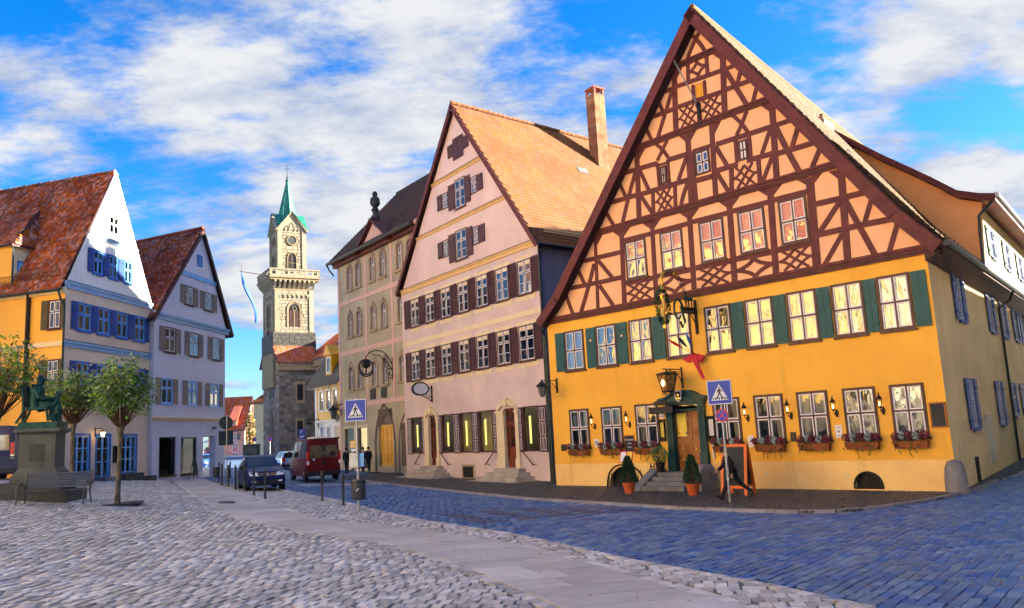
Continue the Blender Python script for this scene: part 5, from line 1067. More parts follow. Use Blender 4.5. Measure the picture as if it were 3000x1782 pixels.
b = MB(); b.tube([(*db(-2.9, -.2), 18.56), (*db(-2.9, DB), 18.56)], .12, 7); b.build('ridge', 'tile_red', roof2)
for (ua, va), (ub, vb) in ((RK2[0], RK2[1]), (RK2[2], RK2[1])):
    d = np.array([ub - ua, vb - va]); d = d / np.linalg.norm(d); n = np.array([d[1], -d[0]]); n = n if n[1] < 0 else -n
    b = MB(); b.prism([(ua, -.25, va + .03), (ub, -.25, vb + .03), (ub + n[0] * .24, -.25, vb + n[1] * .24), (ua + n[0] * .24, -.25, va + n[1] * .24)], (0, .05, 0)); fb.mb(b, 'bargeboard', 'dark_timber')
b = MB(); b.box(-.95, -.7, -.2, 0, 3.6, 3.75); fb.mb(b, 'wall_lamp_box', 'dark_zinc')
# ================================================================== church with green spire
CHO = Vector((-35.10, 120., 1.0))
ch = empty('church', CHO, rad(31), 'stone church with square bell tower, balcony and green copper spire', 'church')
def stones(fr, u0, u1, v0, v1, hrow, lrow, m, holes=(), y=-.0, name='stone', seed=1, limit=10 ** 6, t=.05):
    rs = random.Random(seed); v = v0; k = 0
    while v < v1 - .05:
        h = min(hrow * rs.uniform(.85, 1.15), v1 - v); u = u0
        while u < u1 - .05:
            l = min(lrow * rs.uniform(.6, 1.45), u1 - u); l = u1 - u if u1 - u - l < .25 else l
            cu, cv = u + l / 2, v + h / 2
            if not any(a < cu < c and p < cv < q for a, p, c, q in holes):
                ua, ub = u, u + l
                for a, p, c, q in holes:
                    if p < cv < q:
                        if ua < a < ub and cu <= a: ub = a
                        elif ua < c < ub and cu >= c: ua = c
                b = MB(); e = .022; yy = y - t + rs.uniform(-.012, .012)
                b.add([(ua + e, y, v + e), (ub - e, y, v + e), (ub - e, y, v + h - e), (ua + e, y, v + h - e), (ua + e + .02, yy, v + e + .02), (ub - e - .02, yy, v + e + .02), (ub - e - .02, yy, v + h - e - .02), (ua + e + .02, yy, v + h - e - .02)], [(4, 5, 6, 7), (0, 1, 5, 4), (1, 2, 6, 5), (2, 3, 7, 6), (3, 0, 4, 7)])
                if k < limit: fr.mb(b, name, m); k += 1
            u += l
        v += h
fc = Fr(ch, 0, -2.0, 0); fcl = Fr(ch, -.25, -2., rad(-90)); BW = 5.1
b = MB(); b.box(-.25, BW, -2., 7., -1.5, 13.5); b.prism([(-.25, -2., 13.5), (-.25, 7., 13.5), (-.25, 2.5, 18.2)], (BW, 0, 0)); body = b.build('body', 'church_joint', ch)
hch = [(2.35, 7.8, 3.25, 10.2), (2.3, 2.4, 3.15, 4.9)]
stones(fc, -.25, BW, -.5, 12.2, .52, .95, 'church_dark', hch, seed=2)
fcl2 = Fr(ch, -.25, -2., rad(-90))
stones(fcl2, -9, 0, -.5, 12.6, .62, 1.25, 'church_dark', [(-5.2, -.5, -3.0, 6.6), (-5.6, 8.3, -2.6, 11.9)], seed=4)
b = MB(); b.box(-.45, BW + .1, -2.35, -2.0, 12.3, 12.6); b.box(-.55, BW + .1, -2.5, -2., 12.6, 13.0); b.box(-.7, BW + .1, -2.75, -2., 13.0, 13.35); b.build('cornice', 'sandstone', ch)
for a, p, c, q in hch:
    b = MB(); b.box(a, c, -.06, .0, p, q); fc.mb(b, 'lancet_window', 'black'); b = MB(); ring(b, a - .22, p - .12, c + .22, q + .22, .22, -.13, -.0); b.box(a - .3, c + .3, -.2, 0, q + .2, q + .42); b.box(a - .2, c + .2, -.2, 0, p - .35, p - .1); fc.mb(b, 'window_surround', 'sandstone')
b = MB()
for i in range(16): b.box(1.3 + i * .24, 1.42 + i * .24, -.1, 0, 11.7, 12.25)
fc.mb(b, 'corbel_frieze', 'church_wall')
b = MB(); b.prism([(-5.2 + 1.1 + x, -.08, z) for x, z in [(-1.1, -.5), (1.1, -.5), (1.1, 4.2), (.75, 5.6), (0, 6.6), (-.75, 5.6), (-1.1, 4.2)]], (0, .06, 0)); fcl2.mb(b, 'portal', 'dark_timber')
b = MB()
for k in (0, 1, 2): u = -5.3 + k * .95; b.prism([(u, -.08, 8.5), (u + .7, -.08, 8.5), (u + .7, -.08, 11.2), (u + .35, -.08, 11.8), (u, -.08, 11.2)], (0, .05, 0))
fcl2.mb(b, 'lancet_windows', 'black')
b = MB(); slab4(b, [(-.7, -2.9, 13.35), (BW + .3, -2.9, 13.35), (BW + .3, 2.6, 18.9), (-.7, 2.6, 18.9)], .2); slab4(b, [(-.7, 7.8, 13.4), (BW + .3, 7.8, 13.4), (BW + .3, 2.6, 18.9), (-.7, 2.6, 18.9)], .2); rfc = b.build('roof', 'church_wall', ch)
S_ = np.array([0, 5.5, 5.55]); tiles(rfc, 'roof_tiles', 'tile_bright', (-.7, -2.92, 13.37), (1, 0, 0), unit(S_), BW + 1.0, np.linalg.norm(S_), .3, .32, seed=41)
# nave running towards the street
NW = 16.; b = MB(); b.box(BW, BW + 11, -NW, 3, -1.5, 13.4); b.build('nave', 'church_joint', ch)
fn = Fr(ch, BW, -2., rad(-90)); stones(fn, 0, NW - 2, -.5, 12.2, .55, 1.1, 'church_dark', seed=6, limit=120)
b = MB(); b.box(BW - .25, BW, -NW, -2., 12.2, 12.6); b.box(BW - .45, BW, -NW, -2., 12.7, 13.2); b.box(BW - .6, BW, -NW, -2., 13.2, 13.6); b.build('nave_cornice', 'sandstone', ch)
b = MB(); slab4(b, [(BW - .7, -NW - .5, 13.7), (BW - .7, 4, 13.7), (BW + 5.5, 4, 18.6), (BW + 5.5, -NW - .5, 18.6)], .2); slab4(b, [(BW + 11.7, -NW - .5, 13.7), (BW + 11.7, 4, 13.7), (BW + 5.5, 4, 18.6), (BW + 5.5, -NW - .5, 18.6)], .2); rn = b.build('nave_roof', 'church_wall', ch)
S_ = np.array([6.2, 0, 4.9]); tiles(rn, 'roof_tiles', 'tile_bright', (BW - .72, 4, 13.72), (0, -1, 0), unit(S_), NW + 4.5, np.linalg.norm(S_), .3, .32, seed=42)
b = MB(); b.tube([(BW - .15, -2.15, 13.2), (BW - .1, -2.15, 12), (BW - .1, -2.15, 0)], .09, 7); b.build('downpipe', 'dark_zinc', ch, True)
# tower
TC, TW = 2.6, 3.0
b = MB(); b.box(TC - 3.25, TC + 3.25, -.25, 6.25, 10, 18.1); b.build('tower_base', 'church_joint', ch)
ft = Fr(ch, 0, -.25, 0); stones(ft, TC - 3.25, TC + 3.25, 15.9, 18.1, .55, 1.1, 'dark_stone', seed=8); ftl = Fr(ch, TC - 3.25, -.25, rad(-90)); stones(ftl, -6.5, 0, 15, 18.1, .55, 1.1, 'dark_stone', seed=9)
b = MB(); b.box(TC - 3, TC + 3, 0, 6, 18.1, 24.9); b.build('tower_shaft', 'church_joint', ch)
f0_ = Fr(ch); fl_ = Fr(ch, TC - 3, 0, rad(-90))
hw_ = [(1.75, 19.0, 3.45, 22.4)]
stones(f0_, TC - 3, TC + 3, 18.1, 24.6, .5, .85, 'church_light', hw_, seed=11); stones(fl_, -6, 0, 18.1, 24.6, .5, .85, 'church_light', [(-3.8, 19, -2.2, 22.4)], seed=12)
for ff, c in ((f0_, 2.6), (fl_, -3.)):
    b = MB(); P_ = [(c - .78, 19.0), (c + .78, 19.0), (c + .78, 21.6), (c + .55, 22.2), (c, 22.5), (c - .55, 22.2), (c - .78, 21.6)]; b.prism([(x, -.02, z) for x, z in P_], (0, .01, 0)); w_ = ff.mb(b, 'belfry_window', 'black')
    b = MB(); arc = [(c - .95, 18.9), (c - .95, 21.5)] + bez((c - .95, 21.5), (c - .85, 22.6), (c, 22.75), 6) + bez((c, 22.75), (c + .85, 22.6), (c + .95, 21.5), 6)[1:] + [(c + .95, 18.9)]
    b.loft([[(p[0] - .12 * np.sign(c - p[0]) * -1, -.1, p[1]), (p[0] + .14 * np.sign(p[0] - c), -.13, p[1] + .08), (p[0], .0, p[1])] for p in arc], caps=False); put('window_surround', b.mesh('window_surround', 'church_joint'), w_)
    b = MB(); b.box(c - .07, c + .07, -.1, -.02, 19, 21.4); b.tube([(c + .3 * math.cos(a), -.06, 21.75 + .3 * math.sin(a)) for a in np.linspace(0, 6.283, 13)], .05, 4); put('tracery', b.mesh('tracery', 'church_joint'), w_)
    b = MB()
    for k in range(14): z = 19.1 + k * .17; b.box(c - .72, c - .09, -.05, -.025, z, z + .09); b.box(c + .09, c + .72, -.05, -.025, z, z + .09)
    put('louvre', b.mesh('louvre', 'maroon_shutter'), w_)
    for s in (-2.9, 2.3): b = MB(); b.box(c + s, c + s + .6, -.16, 0, 18.2, 24.6); ff.mb(b, 'pilaster', 'church_light')
    for k in range(7): b = MB(); u = c - 2.1 + k * .7; b.box(u - .1, u + .1, -.16, 0, 23.4, 23.75); b.box(u - .28, u + .28, -.16, 0, 23.75, 23.95); ff.mb(b, 'corbel', 'church_light')
    for k in range(9): b = MB(); u = c - 2.9 + k * .725; b.add([(u - .16, 0, 24.75), (u + .16, 0, 24.75), (u + .16, 0, 26.0), (u - .16, 0, 26.0), (u - .16, -.25, 25.1), (u + .16, -.25, 25.1), (u + .16, -.8, 25.7), (u - .16, -.8, 25.7), (u - .16, -.8, 26.0), (u + .16, -.8, 26.0)], [(0, 1, 5, 4), (4, 5, 6, 7), (7, 6, 9, 8), (0, 4, 7, 8, 3), (1, 2, 9, 6, 5)]); ff.mb(b, 'corbel', 'church_light')
b = MB(); b.box(TC - 3.75, TC + 3.75, -.75, 6.75, 26.0, 26.3); b.box(TC - 3.9, TC + 3.9, -.9, 6.9, 26.3, 26.45); b.build('balcony_floor', 'church_joint', ch)
for ff, off in ((Fr(ch, TC, -.8, 0), 0), (Fr(ch, TC - 3.8, 3., rad(-90)), 0), (Fr(ch, TC + 3.8, 3., rad(90)), 0)):
    b = MB(); b.box(-3.8, 3.8, -.0, .2, 26.45, 26.7); b.box(-3.85, 3.85, -.06, .24, 27.5, 27.72)
    for k in range(9): u = -3.6 + k * .9; b.box(u - .2, u + .2, .02, .18, 26.7, 27.5)
    for k in range(8): u = -3.15 + k * .9; b.box(u - .26, u + .26, .04, .16, 27.28, 27.5); b.box(u - .26, u + .26, .04, .16, 26.7, 26.84)
    ff.mb(b, 'balustrade', 'church_light')
b = MB(); b.box(TC - 2.15, TC + 2.15, .85, 5.15, 26.4, 34.4); b.build('upper_tower', 'church_joint', ch)
fu = Fr(ch, TC, .85, 0); ful = Fr(ch, TC - 2.15, 3., rad(-90))
for ff, sd_ in ((fu, 14), (ful, 15)):
    stones(ff, -2.15, 2.15, 26.5, 34.2, .52, .85, 'church_light', [(-.62, 27.4, .62, 30.6), (-.85, 31.6, .85, 33.3)], seed=sd_)
    b = MB(); b.prism([(-2.2, -.1, 34.2), (2.2, -.1, 34.2), (0, -.1, 36.9)], (0, .12, 0)); ff.mb(b, 'gable', 'church_light')
    b = MB(); b.prism([(x, -.06, z) for x, z in [(-.58, 27.4), (.58, 27.4), (.58, 29.7), (.35, 30.25), (0, 30.45), (-.35, 30.25), (-.58, 29.7)]], (0, .03, 0)); w_ = ff.mb(b, 'belfry_window', 'black')
    b = MB(); b.tube([(-.68, -.08, 27.3), (-.68, -.08, 29.7)] + bez((-.68, -.08, 29.7), (-.6, -.08, 30.5), (0, -.08, 30.58), 5) + bez((0, -.08, 30.58), (.6, -.08, 30.5), (.68, -.08, 29.7), 5)[1:] + [(.68, -.08, 27.3)], .1, 5); b.box(-.03, .03, -.1, -.05, 27.4, 30.3); b.box(-.55, .55, -.1, -.05, 28.9, 28.96); put('window_surround', b.mesh('window_surround', 'church_joint'), w_)
    b = MB(); b.lathe([(.7, -.07), (.7, -.03)], 18, (0, 0, 32.5), axis='y'); w_ = ff.mb(b, 'rose_window', 'copper_dark'); b = MB(); b.tube([(.72 * math.cos(a), -.09, 32.5 + .72 * math.sin(a)) for a in np.linspace(0, 6.283, 19)], .1, 5)
    for k in range(8): a = k * math.pi / 4; b.tube([(.12 * math.cos(a), -.09, 32.5 + .12 * math.sin(a)), (.66 * math.cos(a), -.09, 32.5 + .66 * math.sin(a))], .035, 4)
    put('tracery', b.mesh('tracery', 'church_joint'), w_)
    for s in (-2.2, 1.55): b = MB(); b.box(s, s + .65, -.16, 0, 26.5, 34.2); ff.mb(b, 'pilaster', 'church_light')
    b = MB()
    for x in (-1, 0, 1): b.tube([(x * .75 - .3, -.12, 34.0 + .5 * (x == 0)), (x * .75 - .3, -.12, 34.5 + .5 * (x == 0)), (x * .75, -.12, 34.8 + .5 * (x == 0)), (x * .75 + .3, -.12, 34.5 + .5 * (x == 0)), (x * .75 + .3, -.12, 34.0 + .5 * (x == 0))], .06, 4)
    ff.mb(b, 'blind_arch', 'church_joint')
    b = MB()
    for s in (-1, 1): b.prism([(s * 2.55, -.35, 34.0), (0, -.35, 37.15), (0, -.35, 36.85), (s * 2.4, -.35, 33.8)], (0, .4, 0))
    ff.mb(b, 'gable_coping', 'church_light')
cx_, cy_ = TC, 3.; q = 2.5; b = MB()
for k in range(4):
    c, s = math.cos(k * math.pi / 2), math.sin(k * math.pi / 2); T = lambda x, y, z: (cx_ + x * c - y * s, cy_ + x * s + y * c, z)
    b.add([T(-q, -q, 34.05), T(0, -q - .1, 37.1), T(0, 0, 37.1)], [(0, 1, 2)]); b.add([T(q, -q, 34.05), T(0, -q - .1, 37.1), T(0, 0, 37.1)], [(0, 1, 2)])
b.build('gable_roof', 'copper_green', ch); b = MB()
for k in range(8): a0, a1 = k * math.pi / 4, (k + 1) * math.pi / 4; b.add([(cx_ + 1.72 * math.cos(a0), cy_ + 1.72 * math.sin(a0), 35.6), (cx_ + 1.72 * math.cos(a1), cy_ + 1.72 * math.sin(a1), 35.6), (cx_ + .12 * math.cos(a1), cy_ + .12 * math.sin(a1), 42.7), (cx_ + .12 * math.cos(a0), cy_ + .12 * math.sin(a0), 42.7)], [(0, 1, 2, 3)])
for k in range(8): a0 = k * math.pi / 4; b.tube([(cx_ + 1.73 * math.cos(a0), cy_ + 1.73 * math.sin(a0), 35.6), (cx_ + .12 * math.cos(a0), cy_ + .12 * math.sin(a0), 42.7)], .035, 4)
b.build('spire', 'copper_green', ch)
b = MB(); b.lathe([(.05, 0), (.3, .25), (.3, .45), (.08, .7), (.16, .9), (.05, 1.1)], 8, (cx_, cy_, 42.3)); b.tube([(cx_, cy_, 43.2), (cx_, cy_, 45.2)], .05, 5); b.tube([(cx_ - .4, cy_, 44.6), (cx_ + .4, cy_, 44.6)], .05, 5); b.build('spire_cross', 'copper_dark', ch)
# ================================================================== small yellow house beside the church
AO = Vector((-19.36, 80., 2.82)); an = empty('yellow_corner_house', AO, rad(-55), 'small yellow and white house with slate mansard roof beside the church', 'building')
fn_ = Fr(an); hn = [(.35, 2.75, 1.25, 4.55), (2.05, 2.75, 2.9, 4.6), (3.75, 2.75, 4.6, 4.6)]; hn2 = [(.5, .1, 1.2, 1.15), (2.1, .1, 2.8, 1.15)]
wall(fn_, 'wall', 'yellow_base', [(-.8, 1.75), (6, 1.75), (6, 5.2), (-.8, 5.2)], hn); wall(fn_, 'ground_storey_wall', 'white_plaster', [(-.8, -3), (6, -3), (6, 1.75), (-.8, 1.75)], hn2 + [(3.9, -2.4, 5.3, 1.2)])
b = MB(); b.quad((-.8, 0, -3), (-.8, 7, -3), (-.8, 7, 5.2), (-.8, 0, 5.2)); b.quad((-.8, 7, -3), (6, 7, -3), (6, 7, 5.2), (-.8, 7, 5.2)); b.quad((6, 0, -3), (6, 7, -3), (6, 7, 5.2), (6, 0, 5.2)); b.build('rear_wall', 'white_plaster', an)
for h in hn: window(fn_, *h, 'b5', 'low', sill=False); b = MB(); ring(b, h[0] - .18, h[1] - .1, h[2] + .18, h[3] + .18, .17, -.05, .03); b.prism([(h[0] + .3, -.07, h[3] + .1), (h[2] - .3, -.07, h[3] + .1), (h[2] - .2, -.07, h[3] + .45), (h[0] + .2, -.07, h[3] + .45)], (0, .06, 0)); fn_.mb(b, 'window_surround', 'white_paint')
for h in hn2: window(fn_, *h, 'b5', None, sill=False); b = MB(); ring(b, h[0] - .2, h[1] - .1, h[2] + .2, h[3] + .2, .18, -.05, .03); fn_.mb(b, 'window_surround', 'white_paint')
b = MB(); b.box(-.85, 6, -.1, .02, 1.65, 1.85); fn_.mb(b, 'string_course', 'white_paint'); b = MB(); b.box(-.82, -.4, -.06, .02, -2.5, 5.1); fn_.mb(b, 'quoin_strip', 'white_paint')
b = MB(); slab4(b, [(-1.5, -.7, 5.1), (6.3, -.7, 5.1), (6.3, 1.6, 9.2), (-.2, 1.6, 9.2)], .15); slab4(b, [(-1.5, -.7, 5.1), (-.2, 1.6, 9.2), (-.2, 6, 9.2), (-1.5, 7.6, 5.1)], .15); slab4(b, [(-.2, 1.6, 9.2), (6.3, 1.6, 9.2), (6.3, 4, 11.2), (2, 4, 11.2)], .15); rA = b.build('roof', 'slate', an)
tiles(rA, 'roof_tiles', 'slate', (-1.5, -.72, 5.12), (1, 0, 0), unit((0, 2.3, 4.1)), 7.8, 4.7, .3, .3, seed=51, poly=[(0, 0), (7.8, 0), (7.8, 4.7), (1.3, 4.7)])
b = MB(); b.box(2.6, 4.0, -.25, 1.5, 5.9, 7.9); b.prism([(2.35, -.45, 7.9), (4.25, -.45, 7.9), (3.3, -.45, 8.9)], (0, 2.5, 0)); dm = b.build('dormer', 'yellow_paint', an); b = MB(); ring(b, 2.85, 6.2, 3.75, 7.7, .12, -.3, -.24); b.box(3.27, 3.33, -.29, -.25, 6.3, 7.6); put('window', b.mesh('window', 'white_paint'), dm); b = MB(); b.box(2.95, 3.65, -.27, -.255, 6.3, 7.6); put('pane', b.mesh('pane', 'car_glass'), dm)
b = MB(); b.lathe([(.2, 0), (.22, .08), (.14, .2), (.17, .4), (.23, .7), (.2, 1.0), (.14, 1.25), (.07, 1.3), (.1, 1.4), (.11, 1.5), (.06, 1.62)], 9, (4.95, -.3, 2.2)); b.box(4.65, 5.25, -.5, 0, 2.05, 2.2); b.lathe([(.3, 0), (.14, -.35), (.04, -.5)], 8, (4.95, -.2, 2.05)); cfg = fn_.mb(b, 'corner_figure', 'sandstone', True)
# ================================================================== houses at the far end of the street
def far_house(name, label, px0, px1, pyb, D, hwall, hroof, mw, mr, wins=(), depth=8., gable=False):
    d0, d1 = ray(px0, pyb), ray(px1, pyb); a = Vector(d0) * (D / d0[1]); c = Vector(d1) * (D / d1[1]); z = EYE + a.z
    w = (c - a).length; o = empty(name, (a.x, a.y, z), math.atan2(c.y - a.y, c.x - a.x), label, 'building'); f = Fr(o)
    wall(f, 'wall', mw, [(0, -2), (w, -2), (w, hwall), (0, hwall)], wins); b = MB(); b.quad((0, 0, -2), (0, depth, -2), (0, depth, hwall), (0, 0, hwall)); b.quad((w, 0, -2), (w, depth, -2), (w, depth, hwall), (w, 0, hwall)); b.quad((0, depth, -2), (w, depth, -2), (w, depth, hwall), (0, depth, hwall)); b.build('rear_wall', mw, o)
    for h in wins: window(f, *h, 'far')
    b = MB(); slab4(b, [(-.3, -.5, hwall - .1), (w + .3, -.5, hwall - .1), (w + .3, depth / 2, hwall + hroof), (-.3, depth / 2, hwall + hroof)], .2); slab4(b, [(-.3, depth + .5, hwall - .1), (w + .3, depth + .5, hwall - .1), (w + .3, depth / 2, hwall + hroof), (-.3, depth / 2, hwall + hroof)], .2); r = b.build('roof', 'church_wall', o)
    S_ = np.array([0, depth / 2 + .5, hroof + .1]); tiles(r, 'roof_tiles', mr, (-.3, -.52, hwall - .08), (1, 0, 0), unit(S_), w + .6, np.linalg.norm(S_), .3, .32, seed=R.randint(1, 999)); 
    b = MB(); b.quad((0, 0, hwall), (0, depth, hwall), (0, depth / 2, hwall + hroof - .1)); b.quad((w, 0, hwall), (w, depth, hwall), (w, depth / 2, hwall + hroof - .1)); b.build('gable', mw, o); return o, f, w
mat('pink_plaster', (.72, .40, .30), var=.08, stain=.1)
ph, fph, wph = far_house('pink_house', 'pink house with tall red roof at the end of the street', 610, 716, 1332, 150, 4.2, 6.2, 'pink_plaster', 'tile_bright', [(4.2, 2.3, 5.2, 3.6), (2.0, 2.3, 3.0, 3.6), (4.4, .1, 5.4, 1.9)])
for u in (3.55, 5.25): shutter(fph, u, 2.3, u + .6, 3.6, 'louvre', 'grey_shutter')
b = MB(); b.box(4.0, 5.2, -.2, 2.5, 4.9, 6.0); b.prism([(3.7, -.5, 5.9), (5.5, -.5, 5.9), (5.3, 2.5, 8.6), (3.9, 2.5, 8.6)], (0, 0, -.15)); dm = b.build('dormer', 'tile_bright', ph); b = MB(); ring(b, 4.2, 5.0, 5.0, 5.85, .1, -.25, -.2); b.box(4.57, 4.63, -.24, -.2, 5.1, 5.8); put('window', b.mesh('window', 'white_paint'), dm)
crh, fcr, wcr = far_house('cream_house', 'narrow cream house with orange roof squeezed between ivy wall and church', 742, 800, 1336, 134, 8.6, 1.6, 'cream_plaster', 'tile_orange', depth=12)
b = MB(); b.tube([(-.1, -.4, 8.4), (-.1, -.1, 7.8), (-.05, -.08, .2)], .1, 6); b.build('downpipe', 'dark_zinc', crh); b = MB(); b.box(1.2, 3.4, 3, 5, 9, 14.2); b.build('chimney', 'grey_stone', crh)
b = MB(); 
iv, fiv, wiv = far_house('distant_brown_house', 'small brown house far down the street beside ivy', 716, 730, 1330, 175, 9., 2.5, 'sandstone', 'tile_red')
tnh, ftn, wtn = far_house('tan_roofed_house', 'house with pale tan tiled roof behind the amber wall', -140, 42, 1380, 78, 22.0, 4.6, 'cream_plaster', 'tile_tan', depth=9)
# unseen neighbours across the alley and the square, some added to bounce sunlight
def block(name, label, x0, x1, y0, y1, h, hr, mw, mr, ax='y', z0=0.):
    o = empty(name, (0, 0, z0), 0, label, 'building'); b = MB(); b.box(x0, x1, y0, y1, -2, h); b.build('wall', mw, o); b = MB(); e = .4
    if ax == 'y':
        xm = (x0 + x1) / 2; b.prism([(x0 - e, y0 - e, h - .1), (x1 + e, y0 - e, h - .1), (xm, y0 - e, h + hr)], (0, y1 - y0 + 2 * e, 0))
    else:
        ym = (y0 + y1) / 2; b.prism([(x0 - e, y0 - e, h - .1), (x0 - e, y1 + e, h - .1), (x0 - e, ym, h + hr)], (x1 - x0 + 2 * e, 0, 0))
    b.build('roof', mr, o); return o
nb = block('alley_neighbour_house', 'long cream house across the alley beyond the right picture edge', 21.5, 33, -30, 31, 10.5, 7.0, 'cream_plaster', 'tile_red')
for i in range(9):
    for z in (1.4, 4.6, 7.6): b = MB(); ring(b, -.6, 0, .6, 1.7, .1, -.06, .02); o = b.build('window', 'white_paint', nb, loc=(21.5, -26 + i * 5.4, z), rot=rad(-90)); q = MB(); q.box(-.5, .5, -.02, -.01, .1, 1.6); put('pane', q.mesh('pane', 'car_glass'), o)
ao = empty('alley_row_house', (20.2, 24.2, 0), rad(53), 'low grey house along the far side of the alley beyond the right picture edge', 'building')
b = MB(); b.box(0, 34, -9, 0, -2, 9.2); b.build('wall', 'cream_plaster', ao); b = MB(); b.prism([(-.3, .4, 9.1), (-.3, -9.4, 9.1), (-.3, -4.5, 12.4)], (34.6, 0, 0)); b.build('roof', 'tile_red', ao)
sq = block('square_yellow_house', 'sunlit yellow house on the square beyond the left picture edge', -46, -33.5, 14, 33, 17.5, 8, 'yellow_base', 'tile_bright', z0=1.)
sq2 = block('bounce_cream_house', 'unseen cream house left of the camera, raised to bounce sunlight', -44, -32, -8, 13.2, 16, 8, 'cream_plaster', 'tile_bright', z0=1.)  # unseen house, made taller to throw sunlight onto the shaded facades
sq3 = block('bounce_white_house', 'unseen white house behind the camera, added to bounce sunlight', -44, -31, -30, -8.6, 16.5, 8, 'white_plaster', 'tile_bright', z0=.8)  # unseen, put in to lengthen the sunlit row for bounce light
sq4 = block('bounce_ochre_house', 'unseen ochre house behind the camera, added to bounce sunlight', -43, -30, -56, -30.6, 16, 8, 'yellow_base', 'tile_bright', z0=.6)  # added out of view as one more sunlit wall for bounce
for oo, ys_, xf in ((sq, (16, 19.5, 23.5, 27.5, 31), -33.5), (sq2, (-6, -2, 2, 6, 10), -32.), (sq3, (-28, -24, -20, -16, -12), -31.), (sq4, (-53, -48, -43, -38, -33), -30.)):
    for y_ in ys_:
        for z in (2, 5.6, 9.4): b = MB(); ring(b, -.6, 0, .6, 1.9, .1, -.06, .02); o = b.build('window', 'white_paint', oo, loc=(xf, y_, z), rot=rad(90)); q = MB(); q.box(-.5, .5, -.02, -.01, .1, 1.8); put('pane', q.mesh('pane', 'car_glass'), o)
# ================================================================== things on and by the inn
def lane(name, u, w, v, label, cat, group=None, rot=0., fr=f4):
    """an Empty at a spot of a facade given as u along, w out from the wall, v up"""
    h = fr.h; c, s = math.cos(h.rotation_euler[2]), math.sin(h.rotation_euler[2])
    return empty(name, (h.location[0] + u * c + w * s, h.location[1] + u * s - w * c, h.location[2] + v), h.rotation_euler[2] + rot, label, cat, group)
def blob_leaves(b, n, c, rx, ry, rz, s, rnd, up=0.):
    for _ in range(n):
        a = rnd.uniform(0, 6.283); e = math.acos(rnd.uniform(-1, 1)); r = rnd.uniform(.5, 1) ** .5
        p = Vector((c[0] + rx * r * math.sin(e) * math.cos(a), c[1] + ry * r * math.sin(e) * math.sin(a), c[2] + rz * r * math.cos(e)))
        d = Vector((rnd.uniform(-1, 1), rnd.uniform(-1, 1), rnd.uniform(-1, 1) + up)).normalized(); t = d.cross(Vector((rnd.uniform(-1, 1), rnd.uniform(-1, 1), rnd.uniform(-1, 1)))).normalized(); k = s * rnd.uniform(.6, 1.4)
        b.add([p - t * k * .35, p + d * k * .5 - t * k * .1, p + t * k * .35 + d * k * .1, p + d * k], [(0, 2, 3, 1)])
NAMES = ['leftmost window of the inn', 'second window from the left', 'third window, left of the inn door', 'window behind the blue crossing sign', 'second window right of the door', 'third window right of the door', 'fourth window right of the door', 'rightmost ground window by the corner']
def flower_box(u, w, k):
    o = lane('flower_box', u, .1, 1.36, 'flower box with red heather under the ' + NAMES[k], 'flower box', 'flower boxes under the inn windows'); r = random.Random(k + 50)
    b = MB(); b.prism([(-w / 2, -.2, .24), (w / 2, -.2, .24), (w / 2 - .06, -.16, 0), (-w / 2 + .06, -.16, 0)], (0, .2, 0)); b.build('planter', 'box_wood', o)
    b = MB(); blob_leaves(b, 260, (0, -.06, .34), w / 2, .13, .15, .09, r, .4)
    for i in range(5):
        x = r.uniform(-w / 2 + .05, w / 2 - .05); p = Vector((x, -.2, .22))
        for j in range(r.randint(4, 9)):
            q = p + Vector((r.uniform(-.05, .05), -.01, -.055)); b.tube([p, q], .006, 3, False); blob_leaves(b, 2, q, .03, .02, .03, .06, r); p = q
    b.build('foliage', 'leaf_green', o)['kind'] = 'stuff'
    for i in range(5):
        x = -w / 2 + .1 + (w - .2) * i / 4 + r.uniform(-.04, .04); b = MB(); blob_leaves(b, 240 if i % 2 == 0 else 120, (x, -.18, .38 + r.uniform(-.02, .04)), .15 if i % 2 == 0 else .1, .12, .14, .06, r, .7); b.build('heather' if i % 2 == 0 else 'pale_flower', 'flower_red' if i % 2 == 0 else 'flower_white', o)
for k, i in enumerate(gw): flower_box(UC[i], UW[i] + .02, k)
def sconce(u, v, lab):
    o = lane('wall_lantern', u, 0, v, 'small black wall lantern with glowing bulb ' + lab, 'lantern', 'small lanterns between the inn windows')
    b = MB(); b.lathe([(.06, -.03), (.075, .0), (.06, .02)], 10, (0, -.01, 0), axis='y'); b.box(-.035, .035, -.05, .0, -.14, .12); b.build('back_plate', 'iron', o)
    b = MB(); b.tube(bez((0, -.03, -.02), (0, -.2, -.12), (0, -.24, .08), 7), .016, 5); b.build('arm', 'iron', o)
    b = MB(); b.lathe([(.03, .08), (.06, .12), (.055, .14)], 6, (0, -.24, 0)); b.lathe([(.115, .36), (.09, .42), (.03, .5), (.02, .53), (.03, .55), (.012, .6)], 6, (0, -.24, 0))
    for j in range(6): a = j * math.pi / 3; b.tube([(.055 * math.cos(a), -.24 + .055 * math.sin(a), .14), (.1 * math.cos(a), -.24 + .1 * math.sin(a), .37)], .008, 4)
    b.build('lantern_frame', 'iron', o); b = MB(); b.lathe([(.012, .14), (.025, .2), (.028, .25), (.008, .31)], 8, (0, -.24, 0)); b.build('bulb', 'bulb', o, True)
for u, lab in ((2.66, 'left of the second inn window'), (4.68, 'left of the third inn window'), (10.47, 'right of the crossing sign window'), (12.25, 'between the fifth and sixth inn windows'), (13.98, 'between the sixth and seventh inn windows'), (15.6, 'left of the rightmost inn window')): sconce(u, 2.62, lab)

